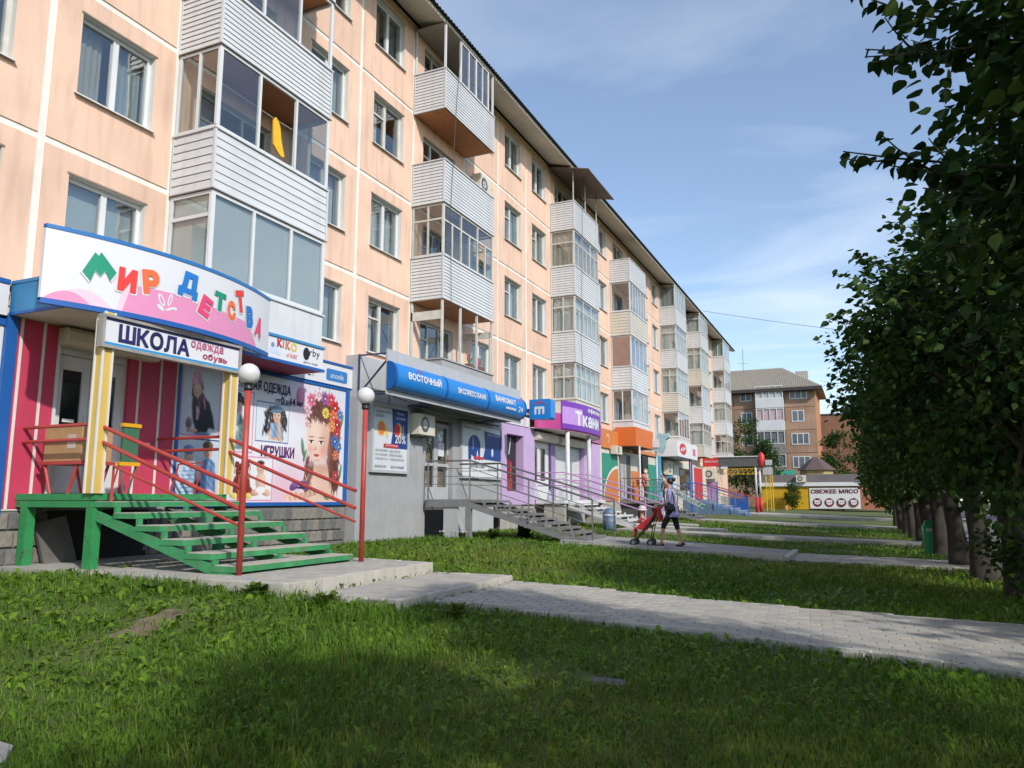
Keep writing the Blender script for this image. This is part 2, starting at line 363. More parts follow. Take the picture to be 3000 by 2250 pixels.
def paver_mesh(m):
    o = [(-.5, -.28), (-.36, -.5), (.36, -.5), (.5, -.28), (.5, .28), (.36, .5), (-.36, .5), (-.5, .28)]
    g = .004; hx, hy = PW - g, PH - g; b = MB()
    lo = [(x * hx, y * hy, -.05) for x, y in o]; mi = [(x * hx, y * hy, -.006) for x, y in o]; hi = [(x * (hx - .008), y * (hy - .008), 0) for x, y in o]; n = 8
    b.add(lo + mi + hi, [tuple(range(16, 24))] + [(i, (i + 1) % n, (i + 1) % n + n, i + n) for i in range(n)] + [(i + n, (i + 1) % n + n, (i + 1) % n + 2 * n, i + 2 * n) for i in range(n)])
    me = b.mesh('paver'); me.materials.append(m); return me
PMS = [paver_mesh(m) for m in (PAVER, PAVER2, PAVER3)]
def pave(parent, poly, zf, n_single=0, rot=0.0, score=None):
    """lay hexagonal blocks inside poly; the n_single nearest to the camera are objects, the others one mesh"""
    xs = [p[0] for p in poly]; ys = [p[1] for p in poly]; c, s_ = math.cos(rot), math.sin(rot); L = []
    cx, cy_ = sum(xs) / len(xs), sum(ys) / len(ys); D = max(max(xs) - min(xs), max(ys) - min(ys)) * .75 + .5
    j = 0; v = -D
    while v < D:
        u = -D + (PW / 2 if j % 2 else 0)
        while u < D: L.append((cx + u * c - v * s_, cy_ + u * s_ + v * c)); u += PW
        v += PH * .79; j += 1
    A = np.array(L); k = inpoly(poly, A[:, 0], A[:, 1]); A = A[k]; d = np.hypot(A[:, 0], A[:, 1]); A = A[np.argsort(d)]
    for x, y in A[:n_single]:
        put('paver', random.choice(PMS), parent, (x, y, zf(x, y) + random.uniform(-.002, .002)), rot=(random.gauss(0, .006), random.gauss(0, .006), rot + random.gauss(0, .02)))
    b = MB(); base = PMS[0]; bv = [tuple(q.co) for q in base.vertices]; bf = [tuple(p.vertices) for p in base.polygons]
    for x, y in A[n_single:]:
        dz = zf(x, y) + random.uniform(-.002, .002); b.mi = random.randrange(3)
        b.add([(x + p[0] * c - p[1] * s_, y + p[0] * s_ + p[1] * c, dz + p[2]) for p in bv], bf)
    if b.v: stuff(b.build('paver_field', [PAVER, PAVER2, PAVER3], parent, fix=False))
def sheet(name, poly, zf, m, thick=.12, zoff=0.0):
    b = MB(); n = len(poly); top = [(x, y, zf(x, y) + zoff) for x, y in poly]; bot = [(x, y, zf(x, y) + zoff - thick) for x, y in poly]
    b.add(top + bot, [tuple(range(n)), tuple(reversed(range(n, 2 * n)))] + [(i, i + n, (i + 1) % n + n, (i + 1) % n) for i in range(n)])
    PAVE.append(poly); return struct(b.build(name, m))
# path in the foreground, running from the shop steps to the pavement by the trees
near = [(-4.42, 7.66), (-3.4, 7.66), (-2.4, 7.62), (-1.1, 7.45), (0, 7.15), (1, 6.83), (2.0, 6.5), (2.9, 6.2)]
far = [(2.9, 9.3), (1.41, 9.42), (.2, 9.55), (-.9, 9.68), (-2.2, 9.88), (-3.4, 9.98), (-4.42, 9.98)]
zp1 = lambda x, y: gz(x, y) + .02
path = sheet('path', near + far, zp1, SAND, .1, -.06)
pave(path, near + far, zp1, 300, rot=.06)
EDGE = lambda P, zf, par: [kerb_line(par, P[i], P[i + 1], zf(*P[i]) - .2, zf(*P[i]) + .004, .07, .6) for i in range(len(P) - 1)]
# two broad concrete steps in front of the green staircase, edged with kerb stones
slab = sheet('step_slab', [(-9.2, 6.95), (-5.86, 6.95), (-5.86, 9.92), (-9.2, 10.3)], lambda x, y: -.915, SAND, .3, -.02)
pave(slab, [(-9.2, 6.95), (-5.86, 6.95), (-5.86, 9.92), (-9.2, 10.25)], lambda x, y: -.915, 0)
slab2 = sheet('step_slab', [(-5.74, 7.0), (-4.56, 7.2), (-4.6, 9.94), (-5.74, 9.9)], lambda x, y: -1.055, SAND, .3, -.02)
pave(slab2, [(-5.74, 7.0), (-4.56, 7.2), (-4.6, 9.94), (-5.74, 9.9)], lambda x, y: -1.055, 0)
def kerb_line(parent, p, q, z0, z1, w=.1, L=.5):
    p = Vector((*p, 0)); q = Vector((*q, 0)); n = max(1, round((q - p).length / L)); d = (q - p) / n; u = d.normalized(); s_ = Vector((-u.y, u.x, 0)) * w / 2
    for i in range(n):
        a = p + d * i + u * .004; e = p + d * (i + 1) - u * .004; j = random.uniform(-.006, .006); b = MB(); t = .012
        lo = [a - s_, e - s_, e + s_, a + s_]; k = [Vector((x.x, x.y, z0)) for x in lo] + [Vector((x.x, x.y, z1 + j - t)) for x in lo] + [Vector((x.x, x.y, z1 + j)) + (Vector((a.x + e.x, a.y + e.y, 0)) / 2 - Vector((x.x, x.y, 0))).normalized() * t for x in lo]
        b.add(k, [(8, 9, 10, 11)] + [(i_, (i_ + 1) % 4, (i_ + 1) % 4 + 4, i_ + 4) for i_ in range(4)] + [(i_ + 4, (i_ + 1) % 4 + 4, (i_ + 1) % 4 + 8, i_ + 8) for i_ in range(4)]); b.build('kerb_stone', CONC2, parent)
EDGE(near, zp1, path); EDGE(far, zp1, path)
kerb_line(slab, (-5.8, 6.9), (-5.8, 9.96), -1.25, -.905); kerb_line(slab, (-5.9, 10.0), (-9.2, 10.35), -1.25, -.905); kerb_line(slab, (-7.0, 6.86), (-5.8, 6.86), -1.25, -.905)
kerb_line(slab2, (-4.5, 7.1), (-4.54, 9.98), -1.4, -1.045); kerb_line(slab2, (-4.62, 10.02), (-5.74, 9.98), -1.4, -1.045)
# concrete apron along the shop
sheet('concrete_apron', [(-11.4, 7.1), (-8.5, 7.02), (-7.4, 6.9), (-7.0, 6.88), (-6.6, 6.93), (-9.25, 6.945), (-9.25, 10.25), (-9.7, 11.2), (-11.4, 11.2)], lambda x, y: -.935, CONC, .3)
# path at the bank stairs, where the woman walks
z2 = lambda x, y: gz(x, y) + .05
P2 = [(-6.9, 18.2), (-4.2, 17.75), (-1.55, 17.1), (-1.55, 19.6), (-4, 20.4), (-6.9, 20.9)]
p2 = sheet('path', P2, z2, mat('old_asphalt', (.29, .28, .265), .95, .18, 3, .5, 60, dirt=.3), .2)
kerb_line(p2, (-6.9, 18.14), (-4.2, 17.7), -1.3, -1.055, .12, .9); kerb_line(p2, (-4.2, 17.7), (-1.55, 17.04), -1.35, -1.115, .12, .9); kerb_line(p2, (-1.5, 17.05), (-1.5, 19.6), -1.4, -1.17, .12, .9)
P3 = [(-1.44, 17.0), (2.0, 16.6), (2.8, 16.4), (2.8, 18.6), (-1.44, 19.2)]
p3 = sheet('path', P3, lambda x, y: gz(x, y) + .0, SAND, .1, -.04); pave(p3, P3, lambda x, y: gz(x, y) + .015, 0)
for P in ([(-7.6, 25.4), (-5.0, 25.0), (2.6, 24.4), (2.6, 25.9), (-5, 26.4), (-7.6, 26.7)], [(-9.2, 31.6), (-6.0, 30.9), (-6.2, 32.6), (-9.2, 33.2)], [(-7.5, 38.6), (-4.5, 38.0), (2.6, 37.2), (2.6, 38.6), (-4.5, 39.8), (-7.5, 40.2)], [(-7.2, 54.5), (2.6, 51.5), (2.6, 54.0), (-7.0, 61)]):
    sheet('path', P, lambda x, y: gz(x, y) + .045, CONC, .15)
sheet('concrete_slab', [(-6.9, 27.6), (-4.5, 27.3), (-4.4, 28.3), (-6.9, 28.6)], lambda x, y: gz(x, y) + .09, CONC2, .2)
# trodden bare soil in the lawn, a manhole plate, a kerb by the camera
DIRT = mat('dry_soil', (.17, .125, .08), .95, .25, 5, .6, 40)
dirt_poly = [(-6.2, 5.62), (-5.98, 5.66), (-5.8, 5.45), (-5.72, 5.15), (-5.6, 4.9), (-5.62, 4.6), (-5.74, 4.45), (-5.82, 4.75), (-5.9, 5.0), (-6.06, 5.2), (-6.08, 5.42)]
sheet('bare_soil', dirt_poly, lambda x, y: gz(x, y) - .028, DIRT, .06); PAVE.pop()
k0 = sheet('kerb', [(-4.6, 2.74), (-4.0, 2.72), (-3.2, 2.0), (-4.6, 2.0)], lambda x, y: gz(x, y) - .02, CONC2, .25)
plate = sheet('manhole_plate', [(-2.1, 5.5), (-1.62, 5.42), (-1.58, 5.6), (-2.06, 5.66)], lambda x, y: gz(x, y) - .03, mat('dark_plate', (.13, .13, .125), .8, .2, 6), .1)
# pavement and road beyond the row of trees
sheet('pavement', [(2.8, -10), (5.0, -10), (5.0, 140), (2.8, 140)], lambda x, y: -1.275, mat('pavement_asphalt', (.17, .165, .16), .95, .12, 2, .3, 50), .2, .01)
road = sheet('road', [(6.2, -40), (15, -40), (15, 300), (6.2, 300)], lambda x, y: -1.46, mat('asphalt', (.055, .055, .058), .95, .15, 2, .3, 60), .2, .03)
for y in range(-10, 90, 6): struct(bx('lane_marking', WHITE, road, 10.5, y, -1.44, 10.64, y + 3, -1.426))
kerb_line(road, (6.14, -10), (6.14, 120), -1.6, -1.31, .14, 2.0)
build_ground()
# ------------------------------------------------------------------ the long peach apartment building
XW, XF = -11.35, -10.3
YJ = [-1.1, 1.48, 4.68, 7.28, 9.75, 12.96, 15.52, 18.15, 21.35, 23.96, 26.54, 29.15, 32.38, 34.97, 37.68, 40.9, 43.4, 46.0, 48.67, 51.9, 54.45, 57.07, 60.3, 62.9, 65.45, 68.04, 71.3, 74.0]
BAL = [1.48, 9.75, 18.15, 29.15, 37.68, 48.67, 57.07, 68.04]
ZJ = [-1.05, 2.78, 5.61, 8.43, 11.27, 14.15]
house = thing('apartment_building', 'long five-storey peach apartment block with white panel joints and white balconies', 'building', (-16, 36, -1.0))
LBL = lambda o, s: o.__setitem__('label', s)
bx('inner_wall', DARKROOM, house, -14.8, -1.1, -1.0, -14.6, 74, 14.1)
for z in ZJ[1:5]: bx('floor_slab', mat('ceiling_paint', (.5, .48, .44), .9, .05), house, -14.6, -1.05, z - .2, -11.72, 73.95, z + .02)
for y in YJ[1:-1]: bx('partition_wall', mat('room_paint', (.42, .38, .32), .9, .08, 1), house, -14.6, y - .06, 2.8, -11.72, y + .06, 14.1)
bx('end_wall', PEACH, house, -23, -1.25, -1.0, XW, -1.1, 14.1); bx('end_wall', PEACH, house, -23, 74.0, -1.0, XW, 74.15, 14.1); bx('back_wall', PEACH, house, -23.2, -1.25, -1.0, -23.0, 74.15, 14.1)
bx('basement_wall', mat('plinth_paint', (.30, .28, .26), .9, .15, 3, .3, 40, dirt=.3), house, -11.72, -1.1, -1.2, XW + .02, 74, .25)
# white joint strips set a little back from the panel faces
for z in ZJ[1:5]: bx('joint_strip', JOINT, house, XW - .1, -1.1, z - .085, XW - .022, 74, z + .085)
for y in YJ: bx('joint_strip', JOINT, house, XW - .1, y - .09, .25, XW - .018, y + .09, 14.12)
def panel(y0, y1, z0, z1, holes, name='wall_panel', m=PEACH):
    """one concrete wall panel with its openings; reveals are white"""
    b = MB(); a, c = XW, XW - .34; g = .068; y0 += g; y1 -= g; z0 += .058; z1 -= .058
    ys = sorted({y0, y1, *[v for h in holes for v in h[:2]]}); zs = sorted({z0, z1, *[v for h in holes for v in h[2:]]})
    for i in range(len(ys) - 1):
        for j in range(len(zs) - 1):
            if any(h[0] <= ys[i] + 1e-6 and ys[i + 1] <= h[1] + 1e-6 and h[2] <= zs[j] + 1e-6 and zs[j + 1] <= h[3] + 1e-6 for h in holes): continue
            b.add([(a, ys[i], zs[j]), (a, ys[i + 1], zs[j]), (a, ys[i + 1], zs[j + 1]), (a, ys[i], zs[j + 1])], [(0, 1, 2, 3)])
    b.add([(a, y0, z0), (c, y0, z0), (c, y0, z1), (a, y0, z1)], [(0, 3, 2, 1)]); b.add([(a, y1, z0), (a, y1, z1), (c, y1, z1), (c, y1, z0)], [(0, 3, 2, 1)])
    b.add([(a, y0, z0), (a, y1, z0), (c, y1, z0), (c, y0, z0)], [(0, 3, 2, 1)]); b.add([(a, y0, z1), (c, y0, z1), (c, y1, z1), (a, y1, z1)], [(0, 3, 2, 1)])
    b.mi = 1
    for p, q, r, s_ in holes:
        b.add([(a, p, r), (a, p, s_), (c, p, s_), (c, p, r)], [(0, 1, 2, 3)]); b.add([(a, q, r), (c, q, r), (c, q, s_), (a, q, s_)], [(0, 1, 2, 3)])
        b.add([(a, p, r), (c, p, r), (c, q, r), (a, q, r)], [(0, 1, 2, 3)]); b.add([(a, p, s_), (a, q, s_), (c, q, s_), (c, p, s_)], [(0, 1, 2, 3)])
    return b.build(name, [m, REVEAL], house, fix=False)
WH, WWD = 1.45, 1.46
def win_frame(kind, w=WWD, h=WH):
    """white frame seated 13 cm inside the opening; local origin at the opening's lower left on the wall face"""
    b = MB(); x0, x1 = -.19, -.125; t = .05
    b.box(x0, 0, 0, x1, t, h); b.box(x0, w - t, 0, x1, w, h); b.box(x0, t, 0, x1, w - t, t); b.box(x0, t, h - t, x1, w - t, h)
    P = []
    m = w / 2 if kind != 'wood' else w * .47
    b.box(x0, m - .024, t, x1 + .006, m + .024, h - t)
    for a, c in ((t, m - .024), (m + .024, w - t)):
        s_ = .03
        b.box(x0, a, t, x1 + .012, a + s_, h - t); b.box(x0, c - s_, t, x1 + .012, c, h - t); b.box(x0, a + s_, t, x1 + .012, c - s_, t + s_); b.box(x0, a + s_, h - t - s_, x1 + .012, c - s_, h - t)
        if kind == 'wood' and a < .2:
            zt = t + (h - 2 * t) * .68; b.box(x0, a + s_, zt - .025, x1 + .012, c - s_, zt + .025); P += [(a + s_, t + s_, c - s_, zt - .025), (a + s_, zt + .025, c - s_, h - t - s_)]
        else: P.append((a + s_, t + s_, c - s_, h - t - s_))
    return b, P
def unit_mesh(b, name, m):
    me = b.mesh(name); bm_ = bmesh.new(); bm_.from_mesh(me); bmesh.ops.recalc_face_normals(bm_, faces=bm_.faces); bm_.to_mesh(me); bm_.free()
    for x in (m if isinstance(m, (list, tuple)) else [m]): me.materials.append(x)
    return me
WK = {}
for kind in ('pvc', 'wood'):
    b, P = win_frame(kind); WK[kind] = (unit_mesh(b, 'window', PVC if kind == 'pvc' else OLDW), P)
PANE_ME = {}
def pane(parent, x, y0, z0, y1, z1, m=GLASS, axis='x'):
    k = (round(y1 - y0, 3), round(z1 - z0, 3), m.name, axis)
    if k not in PANE_ME:
        b = MB(); w, h = k[0], k[1]
        if axis == 'x': b.box(-.004, 0, 0, .004, w, h)
        else: b.box(0, -.004, 0, w, .004, h)
        PANE_ME[k] = unit_mesh(b, 'pane', m)
    return put('pane', PANE_ME[k], parent, (x, y0, z0) if axis == 'x' else (y0, x, z0))
SILLM = unit_mesh(MB().prism([(-.12, .03), (.075, 0), (.075, -.022), (.068, -.022), (.068, -.006), (-.12, .02)], 'y', -.05, WWD + .05), 'sill', mat('white_tin', (.66, .65, .62), .5, .1, 4, dirt=.25))
DRIPM = unit_mesh(MB().box(0, -.03, 0, .03, WWD + .03, .028), 'drip_edge', TINSILL)
def curtain_mesh(w, h, folds, amp, seed, m):
    r = random.Random(seed); V = []; F = []; n = folds * 4
    for i in range(n + 1):
        a = amp * math.sin(i * math.pi / 2 + r.uniform(-.5, .5)) + r.uniform(-.006, .006)
        V += [(a, w * i / n, 0), (a * .7, w * i / n, h)]
    for i in range(n): F.append((2 * i, 2 * i + 2, 2 * i + 3, 2 * i + 1))
    return np_mesh('curtain', V, F, [m], smooth=True)
CURTW = [curtain_mesh(WWD - .1, WH - .08, 9, .022, i, c) for i, c in enumerate(CURT)]
CURTH = [curtain_mesh((WWD - .1) * .42, WH - .08, 5, .022, 20 + i, c) for i, c in enumerate(CURT)]
def blind_mesh(w, h, m, step=.045):
    b = MB(); z = 0
    while z < h: b.add([(.006, 0, z), (.006, w, z), (-.006, w, z + step * 1.15), (-.006, 0, z + step * 1.15)], [(0, 1, 2, 3)]); z += step
    return unit_mesh(b, 'blind', m)
BLIND = blind_mesh(WWD - .12, WH - .1, mat('pale_blind', (.70, .73, .73), .8, .04))
def window(y, z, kind, cur):
    me, P = WK[kind]; w = put('window', me, house, (XW, y, z))
    for a, b_, c, d in P: pane(w, XW - .155, y + a, z + b_, y + c, z + d)
    put('sill', SILLM, w, (XW, y, z)); put('drip_edge', DRIPM, w, (XW - .012, y, z + WH + .002))
    X = XW - .34
    if cur == 'blind': put('blind', BLIND, w, (X + .06, y + .06, z + .05))
    elif cur == 'dark': pass
    elif cur[0] == 'f': put('curtain', CURTW[int(cur[1])], w, (X, y + .05, z + .04))
    else:
        if cur in ('h', 'hl') or cur[0] == 'h': put('curtain', CURTH[int(cur[1])], w, (X, y + .05, z + .04))
        if len(cur) > 2: put('curtain', CURTH[int(cur[2])], w, (X, y + WWD - .05 - (WWD - .1) * .42, z + .04))
    return w
def bay_window(y0, z):
    """window with balcony door behind a balcony"""
    w = MB(); a, c = y0 + .55, y0 + 2.55; x0, x1 = XW - .2, XW - .13; b = MB(); t = .06; zt = z + 2.38; zs = z + .95
    b.box(x0, a, zs, x1, a + t, zt); b.box(x0, a + t, zt - t, x1, c, zt); b.box(x0, c - t, z + .12, x1, c, zt - t); d = c - .72; b.box(x0, d - t / 2, z + .12, x1, d + t / 2, zt - t); b.box(x0, a + t, zs, x1, d - t / 2, zs + t)
    m_ = (a + d) / 2; b.box(x0, m_ - .04, zs + t, x1, m_ + .04, zt - t); b.box(x0, a + t, z + 1.85, x1, m_ - .04, z + 1.9)
    b.box(x0, d + t / 2, z + .12, x1, c - t, z + .8)
    o = b.build('window', OLDW, house); pane(o, XW - .165, a + t, zs + t, m_ - .04, zt - t); pane(o, XW - .165, m_ + .04, zs + t, d - t / 2, zt - t); pane(o, XW - .165, d + t / 2, z + .8, c - t, zt - t)
    put('curtain', CURTH[random.randrange(5)], o, (XW - .36, a + .1, zs + .1))
CUR = {(7.28, 0): 'blind', (7.28, 1): 'h31', (15.52, 0): 'h0', (15.52, 1): 'f0', (15.52, 2): 'h0', (15.52, 3): 'h11', (23.96, 0): 'f1', (23.96, 1): 'h00', (26.54, 1): 'f1', (26.54, 2): 'f2'}
KND = {(7.28, 0): 'pvc', (7.28, 1): 'pvc', (15.52, 0): 'wood', (15.52, 1): 'pvc', (15.52, 2): 'wood', (15.52, 3): 'pvc', (23.96, 0): 'wood', (23.96, 1): 'wood'}
for i in range(len(YJ) - 1):
    y0, y1 = YJ[i], YJ[i + 1]; bay = y0 in BAL
    for k in range(4):
        z0, z1 = ZJ[k + 1], ZJ[k + 2]
        if bay:
            panel(y0, y1, z0, z1, [(y0 + .55, y0 + 2.55, z0 + .95, z0 + 2.38), ] if y0 > 45 else [(y0 + .55, y0 + 2.55, z0 + .12, z0 + 2.38)])
            if y0 <= 45: bx('panel_infill', PEACH, house, XW - .3, y0 + .55, z0 + .12, XW - .002, y0 + 1.83, z0 + .945)
            bay_window(y0, z0)
        else:
            yc = (y0 + y1) / 2; a = yc - WWD / 2 - (.0 if y1 - y0 < 2.7 else .06); zw = z0 + .97 + (.04 if k > 1 else 0)
            if abs(y0 - 7.28) < .01: a = 7.78
            if abs(y0 - 15.52) < .01: a = 16.12
            panel(y0, y1, z0, z1, [(a, a + WWD, zw, zw + WH)])
            window(a, zw, KND.get((y0, k), random.choice(['pvc', 'pvc', 'wood'])), CUR.get((y0, k), random.choice(['f0', 'f1', 'f2', 'h0', 'h12', 'h00', 'dark', 'f4', 'f0', 'h3'])))
    panel(y0, y1, .2, ZJ[1], [], m=PEACH)
# eaves and roof
b = MB(); b.add([(XW + .02, -1.4, 14.18), (XF - .02, -1.4, 13.9), (XF - .02, 74.3, 13.9), (XW + .02, 74.3, 14.18)], [(0, 1, 2, 3)]); b.build('soffit', SOFFIT, house)
bx('eave_board', mat('eave_board', (.55, .52, .46), .7, .1, 2, dirt=.3), house, XF - .03, -1.4, 13.86, XF, 74.3, 13.99)
def corrugated(name, p0, p1, yy0, yy1, amp, wl, m, parent, per=4):
    n = int((yy1 - yy0) / wl * per); V = []; F = []
    for i in range(n + 1):
        y = yy0 + (yy1 - yy0) * i / n; d = amp * math.sin(2 * math.pi * i / per)
        for x, z in (p0, p1): V.append((x, y, z + d))
        for x, z in (p0, p1): V.append((x, y, z + d - .015))
    for i in range(n):
        a = 4 * i; F += [(a, a + 4, a + 5, a + 1), (a + 2, a + 3, a + 7, a + 6), (a, a + 2, a + 6, a + 4)]
    return put(name, np_mesh(name, V, F, [m]), parent)
corrugated('roof_sheet', (XF + .12, 13.99), (-17.2, 16.3), -1.5, 74.4, .028, .17, ROOFM, house)
corrugated('roof_sheet', (-17.2, 16.3), (-24.2, 13.9), -1.5, 74.4, .028, .34, ROOFM, house)
b = MB(); 
for yy in (-1.25, 74.15): b.add([(-23.2, yy, 14.1), (XW, yy, 14.1), (-17.2, yy, 16.25)], [(0, 1, 2)])
b.build('gable', PEACH, house)

# ------------------------------------------------------------------ balconies
SL_Y = unit_mesh(MB().add([(-.016, 0, 1), (.002, 0, 1), (.016, 0, .06), (.016, 0, 0), (-.016, 0, 0), (-.016, 1, 1), (.002, 1, 1), (.016, 1, .06), (.016, 1, 0), (-.016, 1, 0)], [(0, 1, 6, 5), (1, 2, 7, 6), (2, 3, 8, 7), (3, 4, 9, 8), (4, 0, 5, 9), (0, 4, 3, 2, 1), (5, 6, 7, 8, 9)]), 'slat', SIDING)
SL_X = unit_mesh(MB().add([(0, .016, 1), (0, -.002, 1), (0, -.016, .06), (0, -.016, 0), (0, .016, 0), (1, .016, 1), (1, -.002, 1), (1, -.016, .06), (1, -.016, 0), (1, .016, 0)], [(0, 1, 6, 5), (1, 2, 7, 6), (2, 3, 8, 7), (3, 4, 9, 8), (4, 0, 5, 9), (0, 4, 3, 2, 1), (5, 6, 7, 8, 9)]), 'slat', SIDING)
SL_X2 = SL_X.copy(); SL_X2.materials[0] = SIDING2
def siding(root, y0, y1, z0, z1, n, single=True, sides=(1, 1), xf=XF, far_m=SIDING):
    """horizontal cladding slats on front and both ends, each slat a piece"""
    h = (z1 - z0) / n
    bx('cladding_board', DARKROOM, root, XW + .01, y0 + .02, z0 + .01, xf - .02, y0 + .035, z1 - .01); bx('cladding_board', DARKROOM, root, xf - .04, y0 + .036, z0 + .01, xf - .02, y1 - .036, z1 - .01); bx('cladding_board', DARKROOM, root, XW + .01, y1 - .035, z0 + .01, xf - .02, y1 - .02, z1 - .01)  # dark boards colour in the shadow lines between the slats
    if single:
        for i in range(n):
            z = z0 + h * i + .004; put('slat', SL_Y, root, (xf - .004, y0 + .03, z), (1, y1 - y0 - .06, h - .01))
            put('slat', SL_X2 if far_m is SIDING2 else SL_X, root, (XW + .012, y0, z), (xf - XW - .04, 1, h - .01))
            b = put('slat', SL_X, root, (XW + .012, y1, z), (xf - XW - .04, -1, h - .01)) if i == 0 else None
        bx('end_cladding', SIDING, root, XW + .012, y1 - .012, z0 + h, xf - .03, y1 + .004, z1)
    else:
        b = MB()
        for i in range(n):
            z = z0 + h * i + .004; t = z + h - .012
            b.add([(xf - .02, y0 + .03, t), (xf - .002, y0 + .03, t), (xf + .012, y0 + .03, z), (xf + .012, y1 - .03, z), (xf - .002, y1 - .03, t), (xf - .02, y1 - .03, t), (xf - .02, y0 + .03, z), (xf - .02, y1 - .03, z)], [(1, 2, 3, 4), (0, 1, 4, 5), (2, 6, 7, 3)])
            b.add([(XW + .012, y0 + .0, t), (xf - .03, y0 + .0, t), (xf - .03, y0 - .014, z), (XW + .012, y0 - .014, z), (XW + .012, y0 + .02, z), (xf - .03, y0 + .02, z)], [(0, 1, 2, 3), (3, 2, 5, 4)])
        stuff(b.build('siding', far_m, root)); bx('end_cladding', SIDING, root, XW + .012, y1 - .012, z0, xf - .03, y1 + .004, z1)
    for y in (y0, y1): bx('corner_trim', SIDING, root, xf - .035, y - .022, z0 - .01, xf + .02, y + .022, z1 + .004)
    bx('wall_trim', SIDING, root, XW + .002, y0 - .02, z0 - .01, XW + .03, y0 + .018, z1 + .004)
def cap(root, y0, y1, z, m=SIDING, h=.035, o=.035):
    b = MB(); b.box(XW, y0 - o, z, XF + o, y0 + .06, z + h); b.box(XF - .08, y0 + .06, z, XF + o, y1 - .06, z + h); b.box(XW, y1 - .06, z, XF + o, y1 + o, z + h); b.build('cap_rail', m, root)
def glazing(root, y0, y1, z0, z1, nf, ns, m=PVC, t=.05, transom=0.0, tside=None, gl=GLASS2, open_=(), sub=1, curtain=None, sideopen=False):
    """window band round a balcony: nf bays in front, ns on each end; transom = fraction of the height where a bar runs"""
    b = MB(); x0, x1 = XF - .055, XF - .005; tside = transom if tside is None else tside
    b.box(x0, y0 + .01, z0, x1, y1 - .01, z0 + t); b.box(x0, y0 + .01, z1 - t, x1, y1 - .01, z1)
    ye = [y0 + .01 + (y1 - y0 - .02) * i / nf for i in range(nf + 1)]
    for i, y in enumerate(ye):
        c = max(y0 + .01 + t / 2, min(y1 - .01 - t / 2, y)); w = t * (1.5 if i in (0, nf) else 1); b.box(x0 - .003, c - w / 2, z0 + t, x1 + .003, c + w / 2, z1 - t)
    zt = z0 + (z1 - z0) * transom
    if transom: b.box(x0 + .002, y0 + .05, zt - t / 2, x1 - .002, y1 - .05, zt + t / 2)
    PP = []
    for i in range(nf):
        a, c = ye[i] + t / 2, ye[i + 1] - t / 2; lo = z0 + t
        if transom: PP.append((a, zt + t / 2, c, z1 - t)); hi = zt - t / 2
        else: hi = z1 - t
        for j in range(sub):
            p, q = a + (c - a) * j / sub, a + (c - a) * (j + 1) / sub
            if j: b.box(x0 + .001, p - .022, lo, x1 + .001, p + .022, hi)
            if i * sub + j not in open_: PP.append((p + (.022 if j else 0), lo, q - (.022 if j < sub - 1 else 0), hi))
    SS = []
    for y, s_ in ((y0, 1), (y1, -1)):
        ya, yb = sorted((y + s_ * .01, y + s_ * .06)); xe = [XW + .01 + (x0 - XW - .01) * i / ns for i in range(ns + 1)]
        b.box(XW + .01, ya, z0, x0 - .003, yb, z0 + t); b.box(XW + .01, ya, z1 - t, x0 - .003, yb, z1)
        for i, x in enumerate(xe[:-1]): b.box(x, ya + .001, z0 + t, x + t, yb - .001, z1 - t)
        zs = z0 + (z1 - z0) * tside
        if tside: b.box(XW + .02, ya + .002, zs - t / 2, x0 - .003, yb - .002, zs + t / 2)
        for i in range(ns):
            a, c = xe[i] + t, xe[i + 1]
            if tside: SS += [((ya + yb) / 2, a, z0 + t, c, zs - t / 2), ((ya + yb) / 2, a, zs + t / 2, c, z1 - t)]
            else: SS.append(((ya + yb) / 2, a, z0 + t, c, z1 - t))
    o = b.build('glazing_frame', m, root)
    for p in PP: pane(root, (x0 + x1) / 2, p[0], p[1], p[2], p[3], gl)
    if not sideopen:
        for p in SS: pane(root, p[0], p[1], p[2], p[3], p[4], gl, 'y')
    if curtain is not None:
        w = y1 - y0 - .3; put('curtain', curtain_mesh(w, z1 - z0 - .1, 16, .03, random.randrange(99), CURT[curtain]), root, (XF - .16, y0 + .15, z0 + .04))
        V = [(x, y0 + .12 + .02 * math.sin(i * 1.7), z0 + .04 + j * (z1 - z0 - .1)) for i, x in enumerate(np.linspace(XW + .08, XF - .14, 12)) for j in (0, 1)]
        put('curtain', np_mesh('curtain', V, [(2 * i, 2 * i + 2, 2 * i + 3, 2 * i + 1) for i in range(11)], [CURT[curtain]]), root)
def pieces(b):
    out = []
    for i in range(0, len(b.v), 8):
        n = MB(); n.v = b.v[i:i + 8]; n.f = [tuple(k - i for k in f) for f in b.f if i <= f[0] < i + 8]; n.m = [0] * len(n.f); out.append(n)
    return out
FN = {1: 'second', 2: 'third', 3: 'fourth', 4: 'fifth'}
